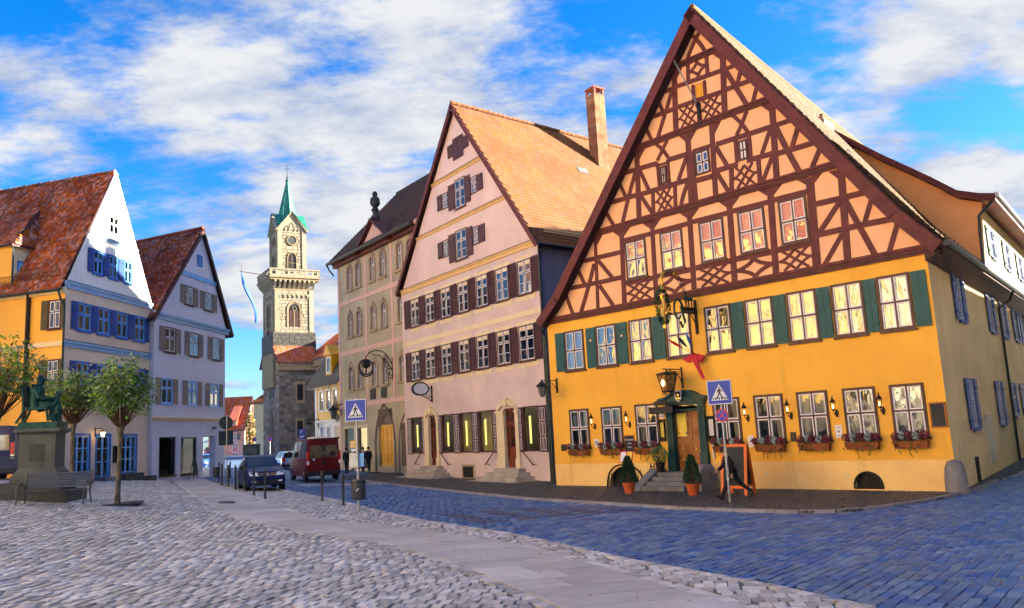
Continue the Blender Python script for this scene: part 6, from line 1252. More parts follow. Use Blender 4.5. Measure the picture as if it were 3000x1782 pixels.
o = lane('door_lantern', 7.6, 0, 4.2, 'large hexagonal amber lantern on scrolled bracket above the inn door', 'lantern')
b = MB(); b.box(-.03, .03, -.04, 0, -.25, .62); b.tube([(0, -.02, .52), (0, -1.25, .52)], .022, 5); b.tube([(0, -.02, .44), (0, -1.0, .44)], .014, 4); b.tube(bez((0, -.03, -.1), (0, -.15, .4), (0, -.8, .48), 10), .02, 5)
for k in range(4): c = (-.2 - k * .2, .42 - .02 * k); b.tube([(0, c[0] + .07 * math.cos(a), c[1] - .05 + .07 * math.sin(a)) for a in np.linspace(0, 5.5, 9)], .01, 4)
b.build('bracket', 'iron', o)
b = MB(); cy = -1.0; b.lathe([(.02, .5), (.06, .42), (.46, .34), (.48, .31)], 6, (0, cy, 0)); b.lathe([(.26, -.4), (.27, -.36), (.24, -.34)], 6, (0, cy, 0))
for j in range(6): a = j * math.pi / 3; b.tube([(.43 * math.cos(a), cy + .43 * math.sin(a), .32), (.25 * math.cos(a), cy + .25 * math.sin(a), -.37)], .02, 4)
for j in range(6):
    a = j * math.pi / 3 + .52; b.tube([(.37 * math.cos(a), cy + .37 * math.sin(a), .31), (.22 * math.cos(a), cy + .22 * math.sin(a), -.36)], .01, 3); b.tube([(.2 * math.cos(a) + .05 * math.cos(t), cy + .2 * math.sin(a), -.46 + .05 * math.sin(t)) for t in np.linspace(0, 5.5, 8)], .012, 4)
b.build('lantern_frame', 'iron', o); b = MB(); b.lathe([(.24, -.35), (.41, .3)], 6, (0, cy, 0), caps=False); b.build('lantern_glass', 'amber_glass', o); b = MB(); b.lathe([(.02, -.16), (.07, -.08), (.05, .05), (.01, .1)], 8, (0, cy - .3, 0)); b.build('bulb', 'bulb', o)
def street_lantern(fr, u, v, out, lab, s=1.):
    o = lane('street_lantern', u, 0, v, lab, 'lantern', 'old street lanterns on iron brackets', fr=fr); b = MB(); b.box(-.04 * s, .04 * s, -.05, 0, -.35 * s, .35 * s); b.tube([(0, 0, .25 * s), (0, -out, .25 * s)], .022 * s, 5); b.tube(bez((0, -.02, -.25 * s), (0, -.2, .1 * s), (0, -out * .6, .24 * s), 7), .016 * s, 5); b.build('bracket', 'iron', o)
    b = MB(); b.lathe([(.015, .27 * s), (.05 * s, .2 * s), (.3 * s, -.02 * s), (.29 * s, -.05 * s)], 6, (0, -out, 0)); b.lathe([(.1 * s, -.52 * s), (.11 * s, -.48 * s)], 6, (0, -out, 0))
    for j in range(6): a = j * math.pi / 3; b.tube([(.22 * s * math.cos(a), -out + .22 * s * math.sin(a), -.04 * s), (.1 * s * math.cos(a), -out + .1 * s * math.sin(a), -.5 * s)], .012 * s, 4)
    b.build('lantern_frame', 'iron', o); b = MB(); b.lathe([(.095 * s, -.48 * s), (.21 * s, -.05 * s)], 6, (0, -out, 0), caps=False); b.build('lantern_glass', 'lamp_glass', o); return o
street_lantern(f4, .42, 4.62, 1.0, 'black street lantern on bracket at the left end of the inn')
street_lantern(f5, .3, 5.0, .75, 'black street lantern on the left corner of the olive banded house', 1.5)
street_lantern(fn_, .0, 1.6, 1.0, 'black street lantern on the white wall beside the church', 1.4)
# wrought-iron guild sign, standing out from the wall
o = lane('guild_sign', 8.55, 0, 6.0, 'wrought-iron inn sign with dark green wreath and gilded scrollwork', 'sign')
b = MB(); b.box(-.05, .05, -.08, 0, .05, 1.45)
for k in range(12): b.lathe([(.03, -.02), (.05, 0), (.03, .02)], 6, (0, -.09, .1 + k * .11))
b.box(-.035, .035, -.95, -.05, 1.02, 1.12)
for k in range(9): b.box(-.02, .02, -.9 + k * .095, -.86 + k * .095, .9, 1.03)
b.box(-.03, .03, -.95, -.05, .86, .9); b.tube(bez((0, -.03, .1), (0, -.05, .6), (0, -.45, .86), 8), .02, 5); b.build('bracket', 'iron', o)
b = MB(); A1 = bez((0, -.55, 1.1), (0, -.75, 2.5), (0, -1.55, 2.45), 14) + bez((0, -1.55, 2.45), (0, -2.05, 2.4), (0, -2.12, 1.9), 8)[1:]
for d in (-.09, 0, .09): b.tube([(p[0], p[1] + d * .8, p[2] + d) for p in A1], .016, 4)
for k in range(2, 19, 2): p = A1[k]; b.tube([(0, p[1] - .08, p[2] - .09), (0, p[1] + .08, p[2] + .09)], .012, 4)
b.tube([(0, -1.5, 2.55), (0, -1.48, 2.75)], .012, 4); b.build('arch', 'iron', o)
b = MB(); sp = [(0, -1.2 + .34 * math.cos(a) * (1 - a / 12), .95 + .5 * math.sin(a) * (1 - a / 14)) for a in np.linspace(.3, 5.6, 18)]; b.tube(sp, [.05 - .001 * i for i in range(18)], 6); b.tube([(0, -1.0, 1.15), (0, -.8, .5), (0, -.98, .3), (0, -1.12, .5)], .05, 6); b.build('scroll', 'dark_green_iron', o)
for k in range(3): b = MB(); y_ = -.25 - k * .2; b.tube([(0, y_, 1.12), (0, y_ - .02, 1.4)], .03, 5); b.lathe([(.02, 0), (.09, .08), (.05, .17), (.01, .22)], 7, (0, y_ - .02, 1.36)); b.build('finial', 'dark_green_iron', o)
b = MB(); wc = (-2.15, 1.05)
for i in range(44): a = i / 44 * 6.283; q = (0, wc[0] + .36 * math.cos(a), wc[1] + .66 * math.sin(a)); blob_leaves(b, 16, q, .09, .085, .085, .1, R)
b.build('wreath', 'conifer', o)
b = MB(); b.tube([(0, wc[0], wc[1] - .85), (0, wc[0] - .03, wc[1] - .3), (0, wc[0] + .06, wc[1] + .1), (0, wc[0], wc[1] + .45)], [.09, .06, .08, .03], 6); b.tube([(0, wc[0], wc[1] + .66), (0, wc[0], wc[1] + .85)], [.12, .04], 6); b.tube([(0, -2.12, 1.9), (0, -2.14, 2.15), (0, -1.98, 2.38), (0, -1.85, 2.4)], [.05, .09, .08, .03], 6); b.lathe([(.12, -.03), (.14, 0), (.12, .03)], 10, (0, -1.2, 2.42), axis='x')
for i in range(7): a = i * .9; b.tube([(0, wc[0] + .12 * math.cos(a), wc[1] + .1 + .2 * math.sin(a)), (0, wc[0] + .26 * math.cos(a), wc[1] + .1 + .4 * math.sin(a))], [.05, .015], 5)
b.build('gilding', 'gold', o, True)
# red cloth star with thin flag poles
o = lane('flag_cluster', 8.5, 0, 5.2, 'red folded cloth star with small furled flags on the inn wall', 'flag')
b = MB(); b.lathe([(.03, .1), (.09, .0), (.11, -.12), (.04, -.2)], 8, (0, -.3, 0)); b.prism([(-.5, -.42, -.12), (-.12, -.34, .05), (.1, -.34, .05), (.46, -.3, -.06), (.3, -.32, -.3), (.05, -.38, -.22), (-.25, -.4, -.28)], (0, .08, 0)); b.loft([[(-.1, -.4, -.05), (.12, -.36, -.02), (.12, -.28, -.02), (-.1, -.32, -.05)], [(.12, -.45, -.5), (.28, -.42, -.48), (.28, -.36, -.48), (.12, -.38, -.5)], [(.42, -.5, -1.0), (.52, -.48, -1.0), (.52, -.44, -1.0), (.42, -.46, -1.0)]]); b.build('red_cloth', 'red_cloth', o)
for dx, dz, m_ in ((-.8, .72, 'red_cloth'), (-.32, .78, 'cloth_navy'), (.12, .85, 'flag_blue')):
    b = MB(); b.tube([(0, -.3, .0), (dx, -.9, dz)], .012, 4); b.build('pole', 'iron', o); b = MB(); p = Vector((dx, -.9, dz)); e = Vector((0, -.3, 0)); q = p.lerp(e, .55); b.tube([p, p.lerp(e, .25), q], [.02, .07, .03], 6); b.build('furled_flag', m_, o)
b = MB(); b.tube([(0, 0, .05), (0, -.3, .0)], .02, 5); b.build('holder', 'iron', o)
# flagpole stub on the upper gable
o = lane('gable_flagpole', 9.6, 0, 15.4, 'slim bare flagpole slanting from the top of the half-timbered gable', 'flagpole'); b = MB(); b.tube([(0, -.1, 0), (-.25, -1.15, 1.75)], .03, 6); b.build('pole', 'zinc', o); b = MB(); b.box(-.06, .06, -.14, 0, -.75, .1); b.lathe([(.08, -.1), (.1, .0), (.06, .1)], 8, (0, -.14, 0)); b.build('holder', 'iron', o)
# boards, menus and notices
def text(s, size, m, parent, loc, y=-.001, rot=(rad(90), 0, 0), align='CENTER'):
    c = bpy.data.curves.new('lettering', 'FONT'); c.body = s; c.size = size; c.align_x = align; c.extrude = .001; c.space_line = 1.35; c.resolution_u = 3; c.materials.append(MT[m]); tmp = bpy.data.objects.new('lettering', c); col.objects.link(tmp); bpy.context.view_layer.update()
    me = bpy.data.meshes.new_from_object(tmp.evaluated_get(bpy.context.evaluated_depsgraph_get())); bpy.data.objects.remove(tmp); o = put('lettering', me, parent, loc, rot); return o
pb = MB(); pb.box(7.5, 7.58, .078, .086, 2.1, 2.2); pm_ = f4.mb(pb, 'poster_print', 'black')
text('P', .09, 'paper', pm_, (7.54, .076, 2.115)); pb = MB()
for s in (-1, 1): pb.prism([(7.17 - s * .04 - .008, .078, 2.1), (7.17 - s * .04 + .008, .078, 2.1), (7.17 + s * .04 + .008, .078, 2.2), (7.17 + s * .04 - .008, .078, 2.2)], (0, .006, 0))
f4.mb(pb, 'poster_print', 'black')
o = lane('chalkboard', 4.6, 0.02, 1.8, 'small chalkboard with white writing right of the second flower box', 'chalkboard'); b = MB(); ring(b, -.28, -.36, .28, .36, .04, -.035, .0); b.build('frame', 'frame_wood', o); b = MB(); b.box(-.24, .24, -.02, -.005, -.32, .32); b.build('slate', 'chalkboard', o); text('Durchgehend\nwarme\nKüche', .115, 'paper', o, (0, -.022, .14)).scale = (.72, 1, 1)
for j in range(1): pass
o = lane('empty_chalkboard', 17.33, .02, 2.38, 'blank chalkboard in orange wooden frame at the corner of the inn', 'chalkboard'); b = MB(); ring(b, -.25, -.4, .25, .4, .05, -.05, 0); b.build('frame', 'frame_wood', o); b = MB(); b.box(-.2, .2, -.03, -.01, -.35, .35); b.build('slate', 'chalkboard', o)
def notice(u, v, w, h, lab, k):
    o = lane('notice', u, .005, v, lab, 'notice', 'small white notices on the inn wall'); b = MB(); b.box(-w / 2, w / 2, -.012, 0, -h / 2, h / 2); b.build('plate', 'paper', o); b = MB()
    if k == 0: b.lathe([(.1, -.014), (.1, -.0125)], 16, (0, 0, 0), axis='y'); b.m = 1; b.lathe([(.07, -.016), (.07, -.0142)], 16, (0, 0, 0), axis='y'); b.m = 0; b.lathe([(.04, -.018), (.04, -.0162)], 12, (0, 0, 0), axis='y')
    else:
        b.lathe([(.035, -.014), (.035, -.0125)], 9, (0, 0, 0), axis='y'); b.box(-.05, .05, -.0145, -.0125, h * .3, h * .33); b.box(-.06, .06, -.0145, -.0125, -h * .34, -h * .31); b.m = 1; b.box(-.001, .001, -.0146, -.0126, -.01, .01)
    b.build('print', ['cloth_grey', 'paper'], o)
notice(2.7, 1.88, .28, .34, 'square white notice with ring emblem right of the first flower box', 0); notice(10.5, 1.74, .24, .42, 'upright white notice right of the orange board', 1); notice(13.98, 1.98, .24, .44, 'upright white notice left of the sixth flower box', 1)
def menu_case(u, v, w, h, m, lab):
    o = lane('menu_case', u, .01, v, lab, 'menu case'); b = MB(); ring(b, -w / 2, -h / 2, w / 2, h / 2, .04, -.09, 0); b.box(-w / 2, w / 2, -.02, 0, -h / 2, h / 2); b.build('case', 'black', o); b = MB(); b.box(-w / 2 + .05, w / 2 - .05, -.03, -.021, -h * .3, h * .36); b.build('menu_sheet', m, o); b = MB()
    for k in range(8): z = h * .28 - k * h * .07; b.box(-w * .3, w * (.1 + .2 * ((k * 37) % 10) / 10), -.0325, -.0305, z, z + .012)
    b.build('print', 'cloth_grey', o)
menu_case(6.42, 2.3, .3, .9, 'paper_yellow', 'narrow lit menu case left of the inn door'); menu_case(8.82, 2.3, .34, .95, 'paper', 'black menu case with white sheet right of the inn door')
o = lane('newspaper_holder', 8.85, .02, 1.5, 'slim white newspaper rack below the right menu case', 'rack'); b = MB(); b.box(-.05, .02, -.06, 0, -.4, .3); b.build('rack', 'paper', o); b = MB(); b.box(.06, .2, -.08, 0, -.1, .2); b.build('mailbox', 'dark_timber', o)
o = lane('crested_notice', 6.42, .01, 3.0, 'small crested white notice above the left menu case', 'notice'); b = MB(); b.box(-.11, .11, -.015, 0, -.2, .2); b.build('plate', 'paper', o); b = MB(); b.lathe([(.06, -.018), (.06, -.0155)], 8, (0, 0, .03), axis='y'); b.box(-.07, .07, -.018, -.0155, -.14, -.1); b.build('print', 'cloth_grey', o)
# menu stand on the pavement
o = lane('menu_stand', 6.05, 2.0, 0, 'thin iron menu stand with open red menu beside the inn steps', 'menu stand'); b = MB(); b.tube([(0, 0, 0), (0, 0, 1.0)], .015, 5)
for s in (-1, 1): b.tube(bez((0, 0, .85), (s * .02, 0, 1.1), (s * .12, -.02, 1.18), 6), .01, 4); b.tube([(0, 0, .02), (s * .16, -.05, 0)], .014, 4)
b.tube([(0, 0, .02), (0, .18, 0)], .014, 4); b.build('stand', 'iron', o); b = MB(); b.prism([(-.32, -.06, 1.12), (.32, -.06, 1.12), (.32, .06, 1.56), (-.32, .06, 1.56)], (0, -.02, .005)); b.build('menu_cover', 'red_cloth', o)
for s, m_ in ((-1, 'paper'), (1, 'paper_yellow')): b = MB(); b.prism([(s * .16 - .13, -.09, 1.15), (s * .16 + .13, -.09, 1.15), (s * .16 + .13, .03, 1.53), (s * .16 - .13, .03, 1.53)], (0, -.004, .001)); b.build('menu_page', m_, o)
# A-board
o = lane('sandwich_board', 11.25, 2.3, 0, 'tall orange framed sandwich board behind the walking man', 'sandwich board', rot=rad(12))
for s in (-1, 1):
    b = MB(); 
    for x in (-.42, .42): b.prism([(x - .05, s * .42, 0), (x + .05, s * .42, 0), (x + .05, s * .06, 1.72), (x - .05, s * .06, 1.72)], (0, s * .04, 0))
    for t in (.28, 1.68): y_ = s * (.42 - .36 * t / 1.72); b.box(-.42, .42, min(y_, y_ + s * .04), max(y_, y_ + s * .04), t - .05, t + .04)
    b.build('frame', 'orange_paint', o); b = MB(); b.prism([(-.38, s * .37, .3), (.38, s * .37, .3), (.38, s * .08, 1.64), (-.38, s * .08, 1.64)], (0, s * .012, 0)); b.build('slate', 'chalkboard', o)
# potted conifers and potted shrub
def conifer(px, py, lab):
    o = empty('potted_conifer', gpt(px, py), 0, lab, 'potted plant', 'conifers in terracotta pots by the inn steps'); b = MB(); b.lathe([(.17, 0), (.235, .34), (.26, .34), (.265, .42), (.235, .42), (.22, .38)], 16); b.build('pot', 'terracotta', o, True); r = random.Random(px)
    b = MB()
    for _ in range(2600):
        t = r.random() ** .8; z = .38 + t * 1.0; R_ = (.33 * (1 - t) ** .62 + .015) * (.9 if t < .06 else 1) * r.uniform(.72, 1.05); a = r.uniform(0, 6.283); p = Vector((R_ * math.cos(a), R_ * math.sin(a), z)); d = Vector((math.cos(a) * .6, math.sin(a) * .6, .9 + r.uniform(-.4, .4))).normalized(); q = d.cross(Vector((r.uniform(-1, 1), r.uniform(-1, 1), .3))).normalized(); k = r.uniform(.04, .075); b.add([p - q * k * .3, p + q * k * .3, p + d * k * 1.3], [(0, 1, 2)])
    b.build('foliage', 'conifer', o)['kind'] = 'stuff'; b = MB(); b.tube([(0, 0, .3), (0, 0, 1.25)], [.1, .01], 6); b.build('trunk', 'twig', o)
conifer(1845, 1446, 'clipped conifer in orange pot left of the inn steps'); conifer(2032, 1451, 'clipped conifer in orange pot right of the inn steps')
o = lane('potted_shrub', 6.62, .62, .64, 'straggly yellowing shrub in dark pot on the top inn step', 'potted plant'); b = MB(); b.lathe([(.14, 0), (.2, .36), (.22, .4), (.19, .4)], 12); b.build('pot', 'leather', o); b = MB(); r = random.Random(4)
for k in range(16): a = r.uniform(0, 6.283); q = Vector((.3 * math.cos(a), .3 * math.sin(a), r.uniform(.55, 1.1))); b.tube([(0, 0, .35), tuple(q * .6 + Vector((0, 0, .2))), tuple(q)], .008, 3)
b.build('stems', 'twig', o); b = MB(); blob_leaves(b, 420, (0, 0, .72), .36, .32, .36, .09, r); b.build('foliage', 'leaf_tree', o)
o = lane('boot_scraper', 6.2, .6, .78, 'small iron boot scraper on the left cheek of the inn steps', 'boot scraper'); b = MB(); b.tube([(-.1, 0, 0), (-.08, 0, .18)], .02, 5); b.tube([(.1, 0, 0), (.08, 0, .18)], .02, 5); b.tube([(-.1, 0, .08), (.1, 0, .08)], .018, 5); b.lathe([(.01, .16), (.035, .19), (.01, .22)], 6, (-.08, 0, 0)); b.lathe([(.01, .16), (.035, .19), (.01, .22)], 6, (.08, 0, 0)); b.build('frame', 'iron', o)
# sticker-covered post and bin at the inn corner
p = gpt(2838, 1417); o = empty('stickered_post', p, rad(-30), 'grey square post covered with stickers at the right corner of the inn', 'post'); b = MB(); b.box(-.05, .05, -.05, .05, 0, 2.3); b.build('post', 'galvanised', o); b = MB(); r = random.Random(3)
for k in range(16): z = r.uniform(.8, 2.2); x = r.uniform(-.04, .01); b.box(x, x + r.uniform(.02, .04), -.052, -.0505, z, z + r.uniform(.03, .09))
b.build('sticker', 'paper', o)['kind'] = 'stuff'; b = MB(); b.box(-.045, .045, -.056, -.0535, 1.45, 2.0); b.build('label_panel', 'copper_green', o)
o = empty('corner_bin', gpt(2848, 1412), rad(-30), 'black and silver litter bin on the pavement beside the stickered post', 'litter bin'); b = MB(); b.box(-.3, -.08, -.15, .15, 0, .85); b.box(.1, .3, -.15, .15, .0, .85); b.build('body', 'black', o); b = MB(); b.box(-.08, .1, -.17, .13, .03, .9); b.build('front_panel', 'chrome', o)
# oval hanging sign of the lilac house
o = lane('oval_sign', 3.95, 0, 5.35, 'blank white oval shop sign on scrolled iron bracket', 'sign', fr=f3); b = MB(); b.box(-.05, .05, -.06, 0, -.85, .25); b.tube([(0, -.03, .1), (0, -.35, .1)], .03, 5)
b.tube([(0, -.15 - .16 * (1 - a / 9) * math.cos(a), -.62 + .2 * (1 - a / 9) * math.sin(a)) for a in np.linspace(0, 6, 14)], .025, 5); b.tube([(0, -.5 - .14 * (1 - a / 9) * math.cos(a), -.42 + .14 * (1 - a / 9) * math.sin(a)) for a in np.linspace(0, 6, 14)], .022, 5); b.tube([(0, -.03, -.75), (0, -.4, -.55), (0, -.8, -.38)], .02, 5); b.build('bracket', 'iron', o)
b = MB(); b.loft([[(x, -.85 + .55 * k * math.cos(a), .05 + .4 * k * math.sin(a)) for a in np.linspace(0, 6.283, 25)[:-1]] for x, k in ((-.06, .98), (-.08, 1.1), (.08, 1.1), (.06, .98))]); b.build('rim', 'dark_green_iron', o, True); b = MB(); b.loft([[(x, -.85 + .5 * math.cos(a), .05 + .35 * math.sin(a)) for a in np.linspace(0, 6.283, 25)[:-1]] for x in (-.085, .085)]); b.build('panel', 'sign_white', o)
# wrought-iron tree sign of the olive house
o = lane('tree_sign', 10.0, 0, 6.8, 'wrought-iron hanging sign with dark tree in a ring', 'sign', fr=f5); b = MB(); b.box(-.05, .05, -.07, 0, -.1, 1.6); b.tube(bez((0, -.05, 1.0), (0, -.6, 2.4), (0, -1.7, 2.0), 12) + bez((0, -1.7, 2.0), (0, -2.2, 1.8), (0, -2.2, 1.4), 6)[1:], .04, 5); b.tube(bez((0, -.05, .6), (0, -.8, 1.9), (0, -1.7, 1.75), 12), .03, 5)
for c in ((-.35, .5, .3), (-.55, .95, .25), (-.25, .1, .2), (-.7, 1.35, .2)): b.tube([(0, c[0] + c[2] * (1 - a / 9) * math.cos(a), c[1] + c[2] * (1 - a / 9) * math.sin(a)) for a in np.linspace(0, 7, 18)], .03, 4)
b.build('bracket', 'iron', o); b = MB(); b.tube([(0, -2.2 + .55 * math.cos(a), .85 + .55 * math.sin(a)) for a in np.linspace(0, 6.283, 25)], .05, 5); b.tube([(0, -2.2 + .6 * math.cos(a), .75 + .6 * math.sin(a)) for a in np.linspace(3.6, 5.8, 9)], .05, 5); b.build('ring', 'iron', o); b = MB(); b.tube([(0, -2.2, .35), (0, -2.2, .85)], .06, 5); b.lathe([(.05, -.3), (.32, -.12), (.34, .1), (.2, .3), (.02, .36)], 10, (0, -2.2, 1.02)); b.build('tree_emblem', 'iron', o)
# church flag
cc, ss = math.cos(rad(31)), math.sin(rad(31)); o = empty('church_flag', (CHO.x + cc * (-1.2) + ss * .5, CHO.y + ss * (-1.2) - cc * .5, CHO.z + 26.5), rad(31 + 180), 'long pale blue flag drooping from the church balcony pole', 'flag'); b = MB(); b.tube([(0, 0, 0), (4.3, .25, .4)], .06, 5); b.tube([(4.0, .25, -.4), (4.03, .25, 1.4)], .03, 4); b.build('pole', 'dark_timber', o)
b = MB(); secs = []
for k in range(13): t = k / 12; z = .3 - t * 7.4; x = 4.0 - t * 2.2 + .25 * math.sin(t * 7); w = .1 + .17 * math.sin(min(1, t * 1.3) * 2.6); secs.append([(x - w, .27 + .12 * math.sin(t * 9), z), (x, .27 - .15, z - .2), (x + w, .27 + .1 * math.cos(t * 8), z), (x, .4, z - .2)])
b.loft(secs); b.build('cloth', 'flag_blue', o, True)
# ================================================================== signs and posts in the street
def crossing_sign(loc, rot, lab, pole_h, size, lean=0.):
    o = empty('crossing_sign', loc, rot, lab, 'traffic sign'); o.rotation_euler = (0, lean, rot); b = MB(); b.lathe([(.04, 0), (.04, pole_h)], 10); b.build('pole', 'galvanised', o, True); s = size / 2; z = pole_h - s - .05
    b = MB(); b.box(-s, s, -.12, -.05, z - s, z + s); b.build('case', 'dark_zinc', o); b = MB(); b.box(-s + .005, s - .005, -.126, -.12, z - s + .005, z + s - .005); b.build('rim', 'sign_white', o); b = MB(); b.box(-s + .03, s - .03, -.13, -.126, z - s + .03, z + s - .03); b.build('face', 'sign_blue', o)
    k = size; P = lambda x, y: (x * k, -.134, z + y * k)
    b = MB(); b.prism([P(-.36, -.33), P(.36, -.33), P(0, .34)], (0, .003, 0)); b.build('triangle', 'sign_white', o)
    b = MB()
    def poly(*pts): b.prism([(p[0], -.138, p[2]) for p in [P(*q) for q in pts]], (0, .003, 0))
    b.lathe([(.04 * k, -.138), (.04 * k, -.135)], 10, (0, 0, z + .185 * k), axis='y'); poly((-.05, .13), (.05, .13), (.04, -.03), (-.045, -.03)); poly((-.05, .13), (-.02, .1), (-.1, -.02), (-.125, .0)); poly((.05, .13), (.02, .1), (.11, .0), (.13, .03)); poly((-.045, -.03), (.01, -.03), (-.1, -.27), (-.15, -.27)); poly((-.01, -.03), (.04, -.03), (.15, -.27), (.1, -.27))
    b.build('walker_pictogram', 'black', o)
    for x in (-.28, -.19, -.05, .06, .17, .25): b = MB(); poly((x, -.3), (x + .05, -.3), (x + .04 - .01 * np.sign(x), -.21), (x - .005 + .01 * -np.sign(x), -.21)); b.build('stripe', 'black', o)
    return o, z
LS, zL = crossing_sign(gpt(1051, 1495), rad(-6), 'blue pedestrian crossing sign on pole with litter bin', 3.72, .74)
for x0, z0, w_, h_, m_ in ((-.16, 2.05, .2, .24, 'ochre_trim'), (-.17, 1.4, .26, .48, 'galvanised'), (.1, 1.42, .2, .45, 'sign_lightblue'), (-.14, 1.93, .18, .09, 'sign_white')): b = MB(); b.box(x0 - w_ / 2, x0 + w_ / 2, .045, .06, z0, z0 + h_); b.build('small_plate', m_, LS)
b = MB(); r = random.Random(8)
for k in range(22): z = r.uniform(.9, 1.9); a = r.uniform(3.6, 5.8); b.box(.041 * math.cos(a) - .008, .041 * math.cos(a) + .008, .041 * math.sin(a) - .004, .041 * math.sin(a), z, z + .02)
b.build('sticker', 'paper', LS)['kind'] = 'stuff'
RS, zR = crossing_sign(gpt(2139, 1471), rad(-24), 'blue crossing sign above a round no-stopping sign in front of the inn', 3.9, .78)
b = MB(); b.lathe([(.21, -.06), (.21, -.045)], 24, (0, 0, 2.72), axis='y'); b.build('round_plate', 'sign_red', RS); b = MB(); b.lathe([(.165, -.064), (.165, -.06)], 24, (0, 0, 2.72), axis='y'); b.build('round_face', 'sign_blue', RS); b = MB()
for s in (-1, 1): b.prism([(-.13 * s - .02, -.068, 2.59), (-.13 * s + .02, -.068, 2.59), (.13 * s + .02, -.068, 2.85), (.13 * s - .02, -.068, 2.85)], (0, .003, 0))
b.build('cross_bars', 'sign_red', RS)
b = MB(); r = random.Random(5)
for k in range(40): z = r.uniform(.7, 1.7); a = r.uniform(3.4, 5.9); b.box(.041 * math.cos(a) - .01, .041 * math.cos(a) + .01, .041 * math.sin(a) - .004, .041 * math.sin(a), z, z + .018)
b.build('sticker', 'paper', RS)['kind'] = 'stuff'
def bin_(loc, lab, r=.24, h=.66, z=.35, pole=False, sticker=False):
    o = empty('waste_bin', loc, 0, lab, 'waste bin', 'round grey waste bins'); b = MB(); b.lathe([(r * .9, z), (r, z + .04), (r, z + h - .03), (r * .97, z + h), (r * .8, z + h)], 20); b.build('drum', 'bollard_grey', o, True); b = MB(); b.lathe([(r * 1.02, z + h - .1), (r * 1.02, z + h - .07)], 20, caps=False); b.box(-.05, .05, -.02, r, z + .2, z + .3); b.build('band', 'iron', o)
    if pole: b = MB(); b.lathe([(.045, 0), (.045, 1.15), (.02, 1.2)], 8, (.12, .1, 0)); b.build('post', 'bollard_grey', o)
    if sticker: b = MB(); b.prism([(-.05, -r - .004, z + .3), (-.03, -r - .004, z + .28), (.06, -r - .004, z + .38), (.03, -r - .004, z + .38)], (0, .003, 0)); b.build('sticker', 'paper', o)
p = gpt(1051, 1495); bin_((p.x + .03, p.y - .1, p.z), 'round grey waste bin hung on the crossing sign pole', sticker=True); bin_(gpt(634, 1414), 'round dark waste bin near the shop passage', .2, .6, .3, True)
BL = [(944, 1468, 'grey bollard nearest left of the crossing sign bin, at the road edge'), (1006, 1480, 'grey bollard right beside the crossing sign pole'), (777, 1461, 'grey bollard in front of the right headlight of the dark car'), (744, 1451, 'grey bollard in front of the left headlight of the dark car'), (716, 1441, 'grey bollard hiding the front wheel of the dark car'), (690, 1433, 'grey bollard just left of the dark car'), (669, 1427, 'second grey bollard left of the dark car'), (650, 1420, 'third grey bollard left of the dark car'), (674, 1400, 'far grey bollard standing behind the row left of the dark car')]
proto = None
for px, py, lab in BL:
    if proto is None:
        proto = empty('bollard', gpt(px, py), 0, lab, 'bollard', 'grey bollards between path and road'); b = MB(); b.lathe([(.05, 0), (.05, .96), (.058, .97), (.058, 1.0), (.045, 1.02), (.045, 1.05), (.055, 1.08), (.045, 1.12), (.02, 1.14)], 12); b.build('post', 'bollard_grey', proto, True); b = MB(); b.lathe([(.09, -.02), (.09, .012), (.06, .015)], 12); b.build('base_plate', 'iron', proto)
    else: dup(proto, None, gpt(px, py), None, lab)
p = gpt(664, 1409); o = empty('sign_backs', p, rad(20), 'grey pole with dark backs of a round and a square sign', 'traffic sign'); b = MB(); b.lathe([(.035, 0), (.035, 4.1)], 8); b.build('pole', 'galvanised', o); b = MB(); b.lathe([(.42, .04), (.42, .055)], 20, (-.05, 0, 3.6), axis='y'); b.build('round_sign_back', 'dark_zinc', o); b = MB(); b.box(-.48, .38, .04, .055, 2.2, 3.1); b.build('square_sign_back', 'dark_zinc', o)
def small_post(px, py, D, h, kind, lab):
    d = ray(px, py); q = Vector(d) * (D / d[1]); z = gz(q.x, q.y); top = EYE + q.z; o = empty('no_stopping_sign' if kind == 'round' else 'parking_sign', (q.x, q.y, z), 0, lab, 'traffic sign'); hh = top - z; b = MB(); b.lathe([(.04, 0), (.04, hh + .3)], 6); b.build('pole', 'galvanised', o)
    if kind == 'round': b = MB(); b.lathe([(.32, -.06), (.32, -.045)], 18, (0, 0, hh), axis='y'); b.build('plate', 'sign_red', o); b = MB(); b.lathe([(.22, -.066), (.22, -.061)], 18, (0, 0, hh), axis='y'); b.build('face', 'sign_blue', o)
    else: b = MB(); b.box(-.28, .28, -.06, -.045, hh - .5, hh + .3); b.build('plate', 'sign_blue', o); text('P', .42, 'sign_white', o, (-.05, -.064, hh - .08)); b = MB(); b.box(-.18, .18, -.064, -.061, hh - .36, hh - .26); b.build('car_symbol', 'sign_white', o)
small_post(791, 1286, 105, 0, 'round', 'round no-stopping sign in front of the church portal'); small_post(746, 1288, 128, 0, 'round', 'tiny round no-stopping sign by the cream house'); small_post(885, 1268, 66, 0, 'square', 'blue parking sign above the red van')
